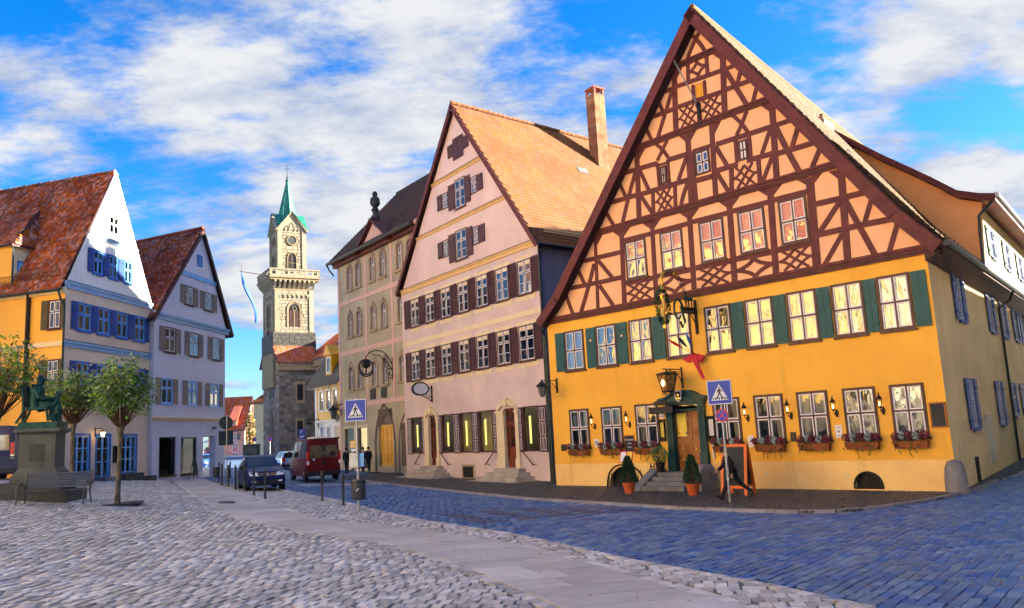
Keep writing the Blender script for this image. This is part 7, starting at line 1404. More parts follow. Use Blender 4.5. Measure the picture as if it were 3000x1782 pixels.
# ================================================================== figures
def skin(name, V, E, m, parent, sub=1, root=0):
    bm = bmesh.new(); lay = bm.verts.layers.skin.verify(); vs = []
    for i, (p, r) in enumerate(V):
        v = bm.verts.new(p); v[lay].radius = r if isinstance(r, tuple) else (r, r); v[lay].use_root = (i == root); vs.append(v)
    for a, c in E: bm.edges.new((vs[a], vs[c]))
    me = bpy.data.meshes.new(name); bm.to_mesh(me); bm.free(); me.materials.append(MT[m]); o = put(name, me, parent)
    md = o.modifiers.new('skin', 'SKIN'); md.use_smooth_shade = True; s = o.modifiers.new('sub', 'SUBSURF'); s.levels = sub; s.render_levels = sub; return o
def V3(*a): return np.array(a, float)
def pose(h=1.75, lean=0., legs=((.3, -.1), (-.45, -.5)), arms=((-.5, .4), (.4, .6)), seat=False, sc_=1.):
    """joints of a body facing +x; leg = (thigh swing, knee bend), arm = (shoulder swing, elbow bend)"""
    k = h / 1.75; J = {}; up = V3(math.sin(lean), 0, math.cos(lean)); pel = V3(0, 0, .93); J['pel'] = pel; J['spine'] = pel + up * .2; J['chest'] = pel + up * .42; J['neck'] = pel + up * .56 + V3(.01, 0, 0); J['head'] = pel + up * .68 + V3(.03, 0, 0); J['crown'] = pel + up * .79 + V3(.03, 0, 0)
    for s, n, (a, b_) in ((1, 'l', legs[0]), (-1, 'r', legs[1])):
        hip = pel + V3(0, s * .095, -.05); kn = hip + .43 * V3(math.sin(a), 0, -math.cos(a)); c = a + b_; an = kn + .42 * V3(math.sin(c), 0, -math.cos(c)); J['hip' + n], J['kn' + n], J['an' + n] = hip, kn, an; f = c + math.pi / 2 - .15 if not seat else math.pi / 2; J['toe' + n] = an + .17 * V3(math.sin(f), 0, -math.cos(f)) * V3(1, 1, 1)
    for s, n, (a, b_) in ((1, 'l', arms[0]), (-1, 'r', arms[1])):
        sh = J['chest'] + up * .06 + V3(0, s * .19, 0); el = sh + .29 * V3(math.sin(a), s * .12, -math.cos(a)); c = a + b_; wr = el + .25 * V3(math.sin(c), -s * .05, -math.cos(c)); hd = wr + .09 * V3(math.sin(c + .15), 0, -math.cos(c + .15)); J['sh' + n], J['el' + n], J['wr' + n], J['hd' + n] = sh, el, wr, hd
    lo = min(J['toel'][2], J['toer'][2], J['anl'][2] - .07, J['anr'][2] - .07) - .02
    return {n: (p - (V3(0, 0, lo) if not seat else 0)) * k for n, p in J.items()}, k
def person(loc, face, lab, J, k, jacket, trousers, hairm='hair', bag=None):
    o = empty('person', loc, face, lab, 'person'); N = ['pel', 'spine', 'chest', 'neck', 'head', 'crown', 'hipl', 'knl', 'anl', 'toel', 'hipr', 'knr', 'anr', 'toer', 'shl', 'ell', 'wrl', 'hdl', 'shr', 'elr', 'wrr', 'hdr']; I = {n: i for i, n in enumerate(N)}
    rad_ = dict(pel=.13, spine=.115, chest=.135, neck=.058, head=.095, crown=.07, hipl=.085, hipr=.085, knl=.06, knr=.06, anl=.042, anr=.042, toel=.04, toer=.04, shl=.06, shr=.06, ell=.042, elr=.042, wrl=.03, wrr=.03, hdl=.038, hdr=.038)
    ED = [('pel', 'spine'), ('spine', 'chest'), ('chest', 'neck'), ('neck', 'head'), ('head', 'crown')] + [e for s in 'lr' for e in (('pel', 'hip' + s), ('hip' + s, 'kn' + s), ('kn' + s, 'an' + s), ('an' + s, 'toe' + s), ('chest', 'sh' + s), ('sh' + s, 'el' + s), ('el' + s, 'wr' + s), ('wr' + s, 'hd' + s))]
    skin('body', [(J[n], rad_[n] * k) for n in N], [(I[a], I[c]) for a, c in ED], 'skin', o)
    jn = ['spine', 'pel', 'chest', 'shl', 'ell', 'wrl', 'shr', 'elr', 'wrr', 'nk']; Jj = dict(J); Jj['nk'] = J['chest'] * .35 + J['neck'] * .65; jr = dict(spine=.165, pel=.175, chest=.17, shl=.09, shr=.09, ell=.068, elr=.068, wrl=.052, wrr=.052, nk=.085); ji = {n: i for i, n in enumerate(jn)}
    skin('jacket', [(Jj[n], jr[n] * k) for n in jn], [(ji[a], ji[c]) for a, c in (('spine', 'pel'), ('spine', 'chest'), ('chest', 'nk'), ('chest', 'shl'), ('shl', 'ell'), ('ell', 'wrl'), ('chest', 'shr'), ('shr', 'elr'), ('elr', 'wrr'))], jacket, o)
    tn = ['pel', 'hipl', 'knl', 'anl', 'hipr', 'knr', 'anr']; tr_ = dict(pel=.145, hipl=.105, hipr=.105, knl=.078, knr=.078, anl=.062, anr=.062); ti = {n: i for i, n in enumerate(tn)}
    skin('trousers', [(J[n], tr_[n] * k) for n in tn], [(ti[a], ti[c]) for a, c in (('pel', 'hipl'), ('hipl', 'knl'), ('knl', 'anl'), ('pel', 'hipr'), ('hipr', 'knr'), ('knr', 'anr'))], trousers, o)
    for s in 'lr':
        a, t = J['an' + s], J['toe' + s]; d = unit(t - a); b = MB(); b.tube([a - d * .06 * k + V3(0, 0, -.005), a + V3(0, 0, -.015), a * .4 + t * .6, t + d * .05 * k], [.045 * k, .06 * k, .052 * k, .03 * k], 8); b.build('shoe', 'leather', o, True)
    b = MB(); c = J['head'] * .45 + J['crown'] * .55 + V3(-.022 * k, 0, .01 * k); b.lathe([(.001, .105 * k), (.06 * k, .09 * k), (.1 * k, .04 * k), (.108 * k, -.02 * k), (.1 * k, -.08 * k), (.07 * k, -.11 * k)], 12, tuple(c)); b.build('hair', hairm, o, True)
    b = MB(); h_ = J['head']; b.tube([h_ + V3(.085, 0, .03) * k, h_ + V3(.115, 0, -.005) * k, h_ + V3(.09, 0, -.015) * k], [.008 * k, .014 * k, .008 * k], 5)
    for s in (-1, 1): b.tube([h_ + V3(-.005, s * .09, .02) * k, h_ + V3(-.01, s * .1, -.02) * k], .014 * k, 5)
    b.build('nose_and_ears', 'skin', o, True)
    for s in 'lr':
        b = MB(); d = unit(J['hd' + s] - J['wr' + s]); y_ = V3(0, 1, 0); f = unit(np.cross(d, y_))
        for q, (off, ln) in enumerate(((-.028, .065), (-.01, .08), (.01, .075), (.028, .06))): p0 = J['hd' + s] + y_ * off * k * .0 + f * off * k; b.tube([p0, p0 + d * ln * .55 * k, p0 + (d * ln * .9 + y_ * .02 * (1 if s == 'r' else -1)) * k], [.01 * k, .009 * k, .007 * k], 5)
        p0 = J['hd' + s] - d * .03 * k; b.tube([p0, p0 + (f * .045 + d * .02) * k, p0 + (f * .055 + d * .05) * k], [.012 * k, .011 * k, .008 * k], 5); b.build('fingers', 'skin', o, True)
    if bag: b = MB(); p0 = J['hdr']; b.box(p0[0] - .05, p0[0] + .2, p0[1] - .06, p0[1] + .02, p0[2] - .34, p0[2] - .02); b.build('bag', bag, o)
    return o
J, k = pose(1.78, .3, ((.55, -.12), (-.62, -.28)), ((-.35, .3), (.35, .5)))
person(gpt(2152, 1464), rad(172), 'man in black jacket and trousers striding past the orange sandwich board', J, k, 'cloth_black', 'cloth_black', bag='cloth_grey')
J, k = pose(1.74, .03, ((.1, -.05), (-.15, -.1)), ((-.1, .2), (.2, .3))); Pp = lambda px, py: basis(px, py, .25)
person(Pp(1081, 1381), rad(250), 'person in dark coat and cap nearest the yellow portal door', J, k, 'cloth_black', 'cloth_black', 'cloth_grey')
person(Pp(1064, 1382), rad(80), 'person in dark blue coat seen right of the crossing sign pole', J, k, 'cloth_navy', 'cloth_jeans')
J, k = pose(1.76, .02, ((.25, -.1), (-.3, -.25)), ((-.2, .2), (.2, .3)))
person(Pp(1040, 1381), rad(200), 'person in black just left of the crossing sign pole', J, k, 'cloth_black', 'cloth_black')
J, k = pose(1.76, .02, ((.05, -.05), (-.1, -.1)), ((-.1, .1), (.1, .2)))
person(Pp(1016, 1387), rad(260), 'person in dark clothes half hidden beside the red van', J, k, 'cloth_black', 'cloth_jeans')
# ================================================================== monument
mp_ = gpt(118, 1474); mv = Vector((mp_.x, mp_.y, 0)).normalized(); mo = Vector((mp_.x + mv.x * 1.5, mp_.y + mv.y * 1.5, mp_.z - .02)); MR = rad(12)
mon = empty('monument', mo, MR, 'green bronze statue of seated man and child on tall stone pedestal', 'statue')
b = MB(); b.box(-1.75, 1.45, -1.5, 1.5, -.3, .4); b.build('lower_step', 'dark_stone', mon); b = MB(); b.box(-1.35, 1.1, -1.12, 1.12, .4, .78); b.build('upper_step', 'dark_stone', mon)
b = MB(); b.loft([[(-x, -y, z), (x, -y, z), (x, y, z), (-x, y, z)] for x, y, z in ((.95, .85, .78), (.95, .85, 1.0), (.88, .78, 1.08), (.8, .7, 1.2), (.72, .64, 1.3), (.72, .64, 2.55), (.76, .68, 2.6), (.92, .82, 2.68), (.92, .82, 2.78), (.86, .78, 2.8))]); b.build('pedestal', 'pedestal_stone', mon)
b = MB(); b.box(-.28, .28, -.66, -.64, 1.55, 2.2); pq = b.build('inscription_plaque', 'plaque', mon); b = MB(); rr = random.Random(2)
for k in range(7): w = rr.uniform(.08, .2); b.box(-w, w, -.664, -.6605, 2.1 - k * .075, 2.115 - k * .075)
put('inscription', b.mesh('inscription', 'pedestal_stone'), pq)
b = MB(); b.box(-.78, .8, -.68, .68, 2.8, 3.05); b.build('bronze_base', 'bronze', mon)
mon.scale = (.75, .75, .84)
k_ = 1.32; Z0 = 3.05
def S_(x, y, z): return (x * k_ - .25, y * k_, z * k_ + Z0)
Vv = [(S_(0, 0, .5), .2), (S_(-.02, 0, .75), .19), (S_(0, 0, 1.0), .2), (S_(.06, 0, 1.16), .09), (S_(.14, 0, 1.27), .135), (S_(.15, 0, 1.36), .11),
      (S_(.12, .13, .47), .14), (S_(.5, .14, .5), .12), (S_(.52, .13, .08), .085), (S_(.68, .13, .04), .06), (S_(.12, -.13, .47), .14), (S_(.46, -.15, .5), .12), (S_(.44, -.14, .08), .085), (S_(.6, -.14, .04), .06),
      (S_(.02, .24, .98), .12), (S_(.1, .3, .7), .1), (S_(.38, .22, .72), .07), (S_(.52, .18, .76), .045), (S_(.02, -.24, .98), .12), (S_(.12, -.3, .7), .1), (S_(.4, -.2, .68), .07), (S_(.54, -.16, .7), .045)]
Ee = [(0, 1), (1, 2), (2, 3), (3, 4), (4, 5), (0, 6), (6, 7), (7, 8), (8, 9), (0, 10), (10, 11), (11, 12), (12, 13), (2, 14), (14, 15), (15, 16), (16, 17), (2, 18), (18, 19), (19, 20), (20, 21)]
skin('seated_figure', Vv, Ee, 'bronze', mon)
b = MB(); secs = []
for z, r, x in ((.4, .25, -.03), (.6, .25, -.05), (.85, .27, -.04), (1.0, .25, -.02), (1.1, .14, .02)): secs.append([S_(x + r * .9 * math.cos(a), r * math.sin(a) * 1.12, z + .012 * math.sin(a * 9)) for a in np.linspace(0, 6.283, 21)[:-1]])
b.loft(secs); b.tube([S_(0, 0, .5), S_(.25, 0, .54), S_(.46, 0, .52), S_(.53, 0, .38), S_(.52, 0, .12), S_(.52, 0, .05)], [.27, .27, .25, .23, .26, .29], 12); b.build('robe', 'bronze', mon, True)
b = MB(); b.lathe([(.02, .15), (.1, .12), (.145, 0), (.14, -.13), (.15, -.22), (.08, -.3)], 12, S_(.06, 0, 1.31)); b.tube([S_(.24, 0, 1.31), S_(.285, 0, 1.265), S_(.25, 0, 1.25)], [.02, .035, .02], 6); b.tube([S_(-.12, -.18, 1.1), S_(-.16, 0, 1.13), S_(-.12, .18, 1.1)], .07, 6); b.build('hair_and_hood', 'bronze', mon, True)
b = MB()
for y_ in (-.3, .3): b.tube([S_(.42, y_, .03), S_(.36, y_, .42)], .05, 6); b.tube(bez(S_(-.55, y_, .0), S_(-.3, y_, .3), S_(-.32, y_, .5), 8) + bez(S_(-.32, y_, .5), S_(-.34, y_, .8), S_(-.42, y_, 1.1), 6)[1:], .05, 6)
b.box(S_(-.36, 0, 0)[0], S_(.4, 0, 0)[0], -.4, .4, S_(0, 0, .38)[2], S_(0, 0, .45)[2]); b.prism([S_(-.33, -.28, .46), S_(-.33, .28, .46), S_(-.44, .28, 1.12), S_(-.44, -.28, 1.12)], (-.05, 0, 0)); b.build('chair', 'bronze', mon, True)
def C_(x, y, z): return (.62 + x * 1.15, y * 1.15 - .1, z * 1.15 + Z0)
skin('child_figure', [(C_(0, 0, .48), .14), (C_(-.01, 0, .68), .12), (C_(-.02, 0, .8), .06), (C_(-.04, 0, .9), .1), (C_(-.04, 0, .99), .085), (C_(0, .07, .42), .1), (C_(.0, .07, .22), .065), (C_(0, .07, .04), .05), (C_(-.1, .07, .02), .04), (C_(.03, -.07, .42), .1), (C_(.06, -.07, .22), .065), (C_(.1, -.07, .04), .05), (C_(.2, -.08, .02), .04), (C_(-.02, .14, .7), .06), (C_(-.14, .16, .58), .05), (C_(-.3, .12, .56), .035), (C_(-.02, -.14, .7), .06), (C_(-.14, -.16, .56), .05), (C_(-.3, -.1, .54), .035)],
     [(0, 1), (1, 2), (2, 3), (3, 4), (0, 5), (5, 6), (6, 7), (7, 8), (0, 9), (9, 10), (10, 11), (11, 12), (1, 13), (13, 14), (14, 15), (1, 16), (16, 17), (17, 18)], 'bronze', mon)
b = MB(); b.lathe([(.17, .26), (.2, .32), (.16, .5), (.12, .62)], 12, C_(0, 0, 0)); b.lathe([(.02, 1.07 * 1.15), (.09, 1.03 * 1.15), (.12, .95 * 1.15), (.11, .86 * 1.15)], 10, (C_(-.02, 0, 0)[0], C_(0, 0, 0)[1], Z0)); b.build('child_tunic', 'bronze', mon, True)
# ================================================================== benches
def bench(loc, rot, lab, L_=1.95):
    o = empty('park_bench', loc, rot, lab, 'bench', 'slatted park benches by the monument')
    for i in range(4): b = MB(); b.box(-L_ / 2, L_ / 2, -.42 + i * .12, -.33 + i * .12, .47 - .012 * i, .495 - .012 * i); b.build('seat_slat', 'bench_slat', o)
    for i in range(6): z = .56 + i * .085; y_ = .1 + i * .025; b = MB(); b.prism([(-L_ / 2, y_, z), (-L_ / 2, y_ + .03, z), (-L_ / 2, y_ + .052, z + .068), (-L_ / 2, y_ + .022, z + .068)], (L_, 0, 0)); b.build('back_slat', 'bench_slat', o)
    for s in (-1, 1):
        x = s * (L_ / 2 - .02) + s * .06; b = MB(); b.tube([(x, -.44, 0), (x, -.42, .45)] + bez((x, -.42, .5), (x, -.42, .74), (x, -.2, .72), 6) + bez((x, -.2, .72), (x, .1, .7), (x, .12, .5), 6)[1:] + [(x, .14, .47)], .024, 7); b.tube([(x, .2, 0), (x, .05, .46), (x, .26, 1.06)], .024, 7); b.tube([(x, -.42, .46), (x, .06, .44)], .022, 6); b.build('end_frame', 'bollard_grey', o, True)
    return o
bp_ = gpt(170, 1478); bench((bp_.x + .12, bp_.y - .35, gz(bp_.x, bp_.y - .35)), rad(6), 'dark blue slatted bench in front of the monument').scale = (.95, .95, .93)
q = gpt(-25, 1418); bench((q.x, q.y, q.z), rad(20), 'dark slatted bench behind the monument at the left edge')
# ================================================================== pollarded trees
def tree(loc, knob, top, rw, lab, seed, n=3000, lean=0.):
    r = random.Random(seed); o = empty('pollard_tree', loc, 0, lab, 'tree', 'pollarded trees around the monument'); b = MB(); b.tube([(0, 0, -.1), (.01, .01, .3), (lean * .5, .02, knob * .5), (lean, 0, knob * .9), (lean, 0, knob + .05), (lean, 0, knob + .16)], [.11, .08, .07, .075, .13, .09], 10); b.build('trunk', 'bark', o, True); tw = MB(); lf = MB()
    for i in range(90):
        a = r.uniform(0, 6.283); sp = r.uniform(.15, 1) ** .7; H = (top - knob) * r.uniform(.72, 1.0) * (1.05 - .42 * sp * sp); e = Vector((lean + rw * sp * math.cos(a), rw * sp * math.sin(a), knob + H)); s = Vector((lean + .1 * math.cos(a), .1 * math.sin(a), knob + .05)); m_ = s.lerp(e, .45) + Vector((math.cos(a), math.sin(a), 0)) * rw * .1 * sp; P = [Vector(q) for q in bez(tuple(s), tuple(m_), tuple(e), 7)]; tw.tube(P, [.017, .014, .012, .01, .008, .006, .004], 4, False)
        if r.random() < .9:
            for j in range(int(n / 90)):
                t = r.uniform(.42, 1.08) ** .9; t = min(t, 1.1); k = min(5, int(t * 6)); p = P[k].lerp(P[k + 1], min(1.2, t * 6 - k)) + Vector((r.gauss(0, .09), r.gauss(0, .09), r.gauss(0, .08))); d = Vector((math.cos(a) * .6 + r.uniform(-.8, .8), math.sin(a) * .6 + r.uniform(-.8, .8), r.uniform(-.9, .45))).normalized(); w = d.cross(Vector((r.uniform(-1, 1), r.uniform(-1, 1), r.uniform(-1, 1)))).normalized(); L_ = r.uniform(.1, .19); lf.add([p, p + d * L_ * .5 + w * L_ * .2, p + d * L_, p + d * L_ * .5 - w * L_ * .2], [(0, 1, 2, 3)])
    tw.build('branches', 'twig', o)['kind'] = 'stuff'; lf.build('crown', 'leaf_tree', o)['kind'] = 'stuff'
tp = gpt(343, 1476); tree(tp, 2.4, 4.65, 1.02, 'small round pollard tree on the square right of the bench', 5, 4600, .06)
tp2 = gpt(208, 1440); tree(tp2, 2.5, 4.8, 1.25, 'pollard tree behind the monument, its trunk against the beige wall', 9, 4200)
tp3 = gpt(-20, 1450); tree(tp3, 2.45, 5.2, 1.5, 'pollard tree cut off by the left picture edge', 13, 4400)
# ================================================================== vehicles
def vehicle(loc, head, lab, cat, name, body, S, wheels, wr, glassdef, W, group=None, details='car', front=True):
    """S: stations (x, zbottom, hw_bottom, z_mid, hw_mid, z_belt, hw_belt, z_top, hw_top)"""
    o = empty(name, loc, head, lab, cat, group); S = [np.array(s, float) for s in S]; xs_ = np.array([s[0] for s in S])
    def at(x): return np.array([np.interp(-x, -xs_, [s[j] for s in S]) for j in range(9)])
    def sec(s): x, zb, wb, zm, wm, zt, wt, zr, wro = s; h = [(wb, zb), (wm, zm * .55 + zb * .45), (wm, zm), (wt, zt), (wro, zr - .03), (wro * .82, zr), (0, zr + .015)]; return [(x, y, z) for y, z in h] + [(x, -y, z) for y, z in h[::-1][1:]]
    b = MB(); b.loft([sec(s) for s in S]); bo = b.build('body', body, o, True)
    def side(x, t, s, off=.012): q = at(x); y = q[6] + (q[8] - q[6]) * t; z = q[5] + (q[7] - .03 - q[5]) * t; return (x, s * (y + off), z)
    for x0, x1 in glassdef['side']:
        for s in (-1, 1): b = MB(); n = 5; lo = [side(x0 + (x1 - x0) * i / n, .08, s) for i in range(n + 1)]; hi = [side(x0 + (x1 - x0) * i / n, .93, s) for i in range(n + 1)]; b.add(lo + hi, [(i, i + 1, n + 2 + i, n + 1 + i) for i in range(n)]); b.build('side_window', 'car_glass', o)
    for nm in ('wind', 'rear'):
        if nm not in glassdef: continue
        x0, x1, k = glassdef[nm]; b = MB(); rows = []
        for i in range(5): x = x0 + (x1 - x0) * i / 4; q = at(x); rows.append([(x + (.02 if nm == 'wind' else -.02), y * q[8] * k, q[7] + .018 - .02 * abs(y)) for y in np.linspace(-1, 1, 7)])
        b.loft(rows, closed=False, caps=False); b.build('windscreen' if nm == 'wind' else 'rear_window', 'car_glass', o)
    for x in wheels:
        for s in (-1, 1):
            y = s * (W / 2 - .11); b = MB(); b.lathe([(wr + .06, -.02), (wr + .06, .02)], 20, (x, s * (W / 2 - .012), wr), axis='y'); b.build('wheel_arch', 'car_plastic', o); b = MB(); b.lathe([(wr * .62, -.1), (wr * .9, -.11), (wr, -.07), (wr, .07), (wr * .9, .11), (wr * .62, .1)], 22, (x, y, wr), axis='y'); t = b.build('wheel', 'rubber', o, True); b = MB(); b.lathe([(wr * .62, -.09), (wr * .64, .1 * s), (wr * .55, .1 * s)], 18, (x, y, wr), axis='y')
            for j in range(5): a = j * 1.2566; b.tube([(x, y + s * .1, wr), (x + wr * .58 * math.cos(a), y + s * .1, wr + wr * .58 * math.sin(a))], .035, 5)
            put('rim', b.mesh('rim', 'chrome'), t)
    return o, at
def plate_(o, x, z, s, w=.52): b = MB(); b.box(x, x + .012 * s, -w / 2, w / 2, z, z + .11); return b.build('number_plate', 'paper', o)
SUV = [(2.25, .42, .62, .55, .72, .7, .7, .74, .66), (2.18, .28, .78, .58, .86, .86, .78, .9, .72), (1.9, .24, .86, .62, .91, .98, .84, 1.0, .76), (1.0, .23, .88, .66, .92, 1.06, .86, 1.09, .78), (.85, .23, .88, .66, .92, 1.07, .86, 1.13, .76), (.1, .23, .88, .66, .92, 1.06, .87, 1.6, .66), (-.8, .23, .88, .66, .92, 1.06, .87, 1.66, .66), (-1.7, .24, .88, .68, .92, 1.08, .87, 1.62, .63), (-2.08, .28, .86, .7, .9, 1.1, .84, 1.2, .68), (-2.22, .35, .8, .7, .86, .95, .8, .98, .7)]
def car_front(o, at):
    for s in (-1, 1):
        b = MB(); b.prism([(2.255, s * .4, .7), (2.21, s * .78, .72), (2.1, s * .84, .9), (2.19, s * .44, .86)], (.035, 0, .015)); b.build('headlight', 'lamp_clear', o); b = MB(); b.box(2.2, 2.27, min(s * .52, s * .7), max(s * .52, s * .7), .42, .49); b.build('fog_light', 'lamp_clear', o); b = MB(); b.lathe([(.01, -.1), (.1, -.06), (.1, .06), (.04, .1)], 8, (.75, s * 1.0, 1.12), axis='y'); b.build('mirror', 'car_plastic', o)
    b = MB(); b.box(2.2, 2.262, -.44, .44, .7, .86); b.build('grille', 'car_plastic', o)
    for i in range(3): b = MB(); b.box(2.262, 2.272, -.42, .42, .72 + i * .05, .735 + i * .05); b.build('grille_bar', 'chrome', o)
    b = MB(); b.lathe([(.06, 0), (.06, .012)], 12, (2.27, 0, .8), axis='x'); b.build('badge', 'chrome', o); b = MB(); b.box(2.15, 2.262, -.7, .7, .3, .52); b.build('bumper', 'car_plastic', o)
def car_rear(o, zb=.75, zt=1.15, w=.8, x=-2.25):
    for s in (-1, 1): b = MB(); b.box(x - .01, x + .25, min(s * (w - .22), s * (w + .06)), max(s * (w - .22), s * (w + .06)), zb, zt); b.build('tail_light', 'lamp_red', o)
    b = MB(); b.box(x - .05, x + .2, -.86, .86, .3, .5); b.build('bumper', 'car_plastic', o); b = MB(); b.box(x - .03, x, -.28, .28, .72, .84); b.build('number_plate', 'paper', o)
GL = dict(side=[(.55, -.35), (-.42, -1.3), (-1.36, -1.75)], wind=(.8, .15, .93), rear=(-1.75, -2.05, .9))
fx = gpt(775, 1434); hd = V3(.42, -.907, 0); c_ = Vector((fx.x - hd[0] * 1.35, fx.y - hd[1] * 1.35, fx.z + .0)); o, at = vehicle((c_.x, c_.y, gz(c_.x, c_.y) - .03), math.atan2(hd[1], hd[0]), 'dark blue compact SUV facing the viewer behind the bollards', 'car', 'parked_suv', 'car_blue', SUV, (1.33, -1.3), .35, GL, 1.84); car_front(o, at)
for s in (-1, 1): b = MB(); b.tube([(0, s * .66, 1.66), (-1.5, s * .64, 1.68)], .02, 5); b.build('roof_rail', 'chrome', o)
MPV = [(s[0], s[1], s[2], s[3], s[4], s[5], s[6], s[7] * (1.02 if s[7] > 1.2 else 1), s[8] * 1.03) for s in SUV]; MPV[8] = (-2.12, .28, .86, .7, .9, 1.1, .85, 1.5, .7)
sp = basis(843, 1377, .33); o, at = vehicle((sp.x - .7, sp.y + 2.2, .3), rad(117), 'silver blue people carrier driving away past the church', 'car', 'silver_minivan', 'car_silver', MPV, (1.4, -1.35), .33, dict(side=GL['side'], wind=GL['wind']), 1.84); car_rear(o); b = MB(); b.prism([(-2.24, -.72, 1.08), (-2.24, .72, 1.08), (-2.13, .64, 1.52), (-2.13, -.64, 1.52)], (-.02, 0, 0)); b.build('rear_window', 'car_glass', o)
VAN = [(2.7, .45, .8, .7, .9, .95, .85, 1.0, .8), (2.55, .3, .92, .75, 1.0, 1.12, .95, 1.2, .88), (2.1, .28, .98, .8, 1.02, 1.25, .98, 1.35, .92), (1.45, .28, .98, .8, 1.02, 1.3, 1.0, 2.3, .88), (1.0, .28, .98, .8, 1.02, 1.3, 1.0, 2.5, .88), (-1.5, .28, .98, .8, 1.02, 1.3, 1.0, 2.55, .9), (-2.62, .3, .98, .8, 1.02, 1.3, 1.0, 2.55, .9), (-2.7, .32, .96, .8, 1.0, 1.3, .98, 2.52, .88)]
def van_rear(o, m_glass=True):
    b = MB(); b.prism([(-2.71, -.86, 1.4), (-2.71, .86, 1.4), (-2.71, .82, 2.12), (-2.71, -.82, 2.12)], (-.015, 0, 0)); b.build('rear_window', 'car_glass', o)
    for s in (-1, 1): b = MB(); b.box(-2.73, -2.55, min(s * .9, s * 1.03), max(s * .9, s * 1.03), .95, 1.75); l = b.build('tail_light', 'lamp_red', o); b = MB(); b.box(-2.74, -2.6, min(s * .91, s * 1.035), max(s * .91, s * 1.035), 1.0, 1.2); put('reversing_lens', b.mesh('reversing_lens', 'lamp_clear'), l)
    b = MB(); b.box(-2.78, -2.6, -1.0, 1.0, .36, .58); b.build('bumper', 'car_plastic', o); b = MB(); b.box(-2.718, -2.7, -.012, .012, .6, 2.4); b.build('door_seam', 'black', o); b = MB(); b.box(-2.73, -2.7, -.12, .12, 1.02, 1.18); b.build('handle_plate', 'car_plastic', o)
    for s in (-1, 1): b = MB(); b.box(1.5, 1.75, min(s * 1.08, s * 1.3), max(s * 1.08, s * 1.3), 1.45, 1.8); b.build('mirror', 'car_plastic', o)
vr = basis(950, 1407, .28); hv = rad(117); o, at = vehicle((vr.x + 2.7 * math.cos(hv), vr.y + 2.7 * math.sin(hv), .26), hv, 'dark red camper van seen from behind on the road', 'van', 'red_camper_van', 'van_red', VAN, (1.75, -1.75), .36, dict(side=[(1.3, .45), (.2, -.9), (-1.1, -2.2)], wind=(2.05, 1.5, .9)), 2.04); van_rear(o)
b = MB(); b.box(-2.3, -.4, -.5, .5, 2.56, 2.66); b.build('roof_vent', 'paper', o); b = MB(); b.tube([(-2.6, -.95, 2.52), (2, -.95, 2.5)], .07, 6); b.build('awning', 'cloth_grey', o); b = MB(); b.lathe([(.07, 0), (.07, .01)], 12, (-2.735, .62, 1.3), axis='x'); b.build('sticker', 'sign_lightblue', o)
b = MB(); b.tube([(-2.7, -.8, 2.5), (-2.72, .8, 2.5)], .035, 6); b.build('third_brake_light', 'black', o)
nv = gpt(-6, 1406); o, at = vehicle((-25.2, 40.9, gz(-25.2, 40.9)), rad(103), 'dark navy van cut off by the left picture edge', 'van', 'navy_van', 'van_navy', VAN, (1.75, -1.75), .36, dict(side=[(1.3, .45)], wind=(2.05, 1.5, .9)), 2.04); van_rear(o)
pc = basis(612, 1376, .38); o, at = vehicle((pc.x, pc.y, .36), rad(-60), 'blue car parked beyond the shop passage', 'car', 'blue_car', 'flag_blue', SUV, (1.33, -1.3), .33, GL, 1.84); car_front(o, at)
pc = basis(614, 1349, .6); o, at = vehicle((pc.x, pc.y, gz(pc.x, pc.y)), rad(-70), 'distant red car far behind the shop passage', 'car', 'red_car', 'sign_red', SUV, (1.33, -1.3), .33, GL, 1.84); car_front(o, at)
# ================================================================== smaller things
o = lane('shop_lamp', 3.05, 0, 2.6, 'small black shop lamp with warm light left of the blue door', 'lantern', fr=fa); b = MB(); b.box(-.04, .04, -.04, 0, -.25, .3); b.tube([(0, 0, .22), (0, -.5, .22)], .02, 5); b.build('bracket', 'iron', o); b = MB(); b.lathe([(.03, .12), (.16, .02), (.15, 0)], 6, (0, -.5, 0)); b.lathe([(.07, -.28), (.08, -.26)], 6, (0, -.5, 0)); b.build('lantern_frame', 'iron', o); b = MB(); b.lathe([(.07, -.26), (.12, 0)], 6, (0, -.5, 0), caps=False); b.build('lantern_glass', 'bulb', o)
o = lane('white_board', 3.0, .7, -.2, 'tall blank white panel leaning beside the blue shop door', 'panel', fr=fa, rot=rad(35)); b = MB(); b.prism([(-.38, -.02, .12), (.38, -.02, .12), (.38, .1, 1.5), (-.38, .1, 1.5)], (0, .03, 0)); b.build('panel', 'paper', o); b = MB(); b.tube([(-.38, 0, 0), (-.38, .11, 1.52)], .02, 5); b.tube([(.38, 0, 0), (.38, .11, 1.52)], .02, 5); b.build('frame', 'iron', o)
o = lane('display_case', 5.15, .0, 1.35, 'dark wall showcase between the blue door and window', 'showcase', fr=fa); b = MB(); b.box(-.3, .3, -.12, 0, -.55, .45); b.build('case', 'iron', o); b = MB(); b.box(-.22, .22, -.125, -.12, -.45, .35); b.build('pane', 'car_glass', o)
o = lane('easel', -4.9, .7, -.05, 'dark wooden easel sign in front of the pale house shop window', 'easel', fr=fb); b = MB(); b.tube([(-.35, -.1, 0), (0, .05, 1.7)], .025, 5); b.tube([(.35, -.1, 0), (0, .05, 1.7)], .025, 5); b.tube([(0, .5, 0), (0, .05, 1.6)], .025, 5); b.build('frame', 'iron', o); b = MB(); b.prism([(-.28, -.12, .5), (.28, -.12, .5), (.28, .02, 1.3), (-.28, .02, 1.3)], (0, -.02, 0)); b.build('slate', 'chalkboard', o)
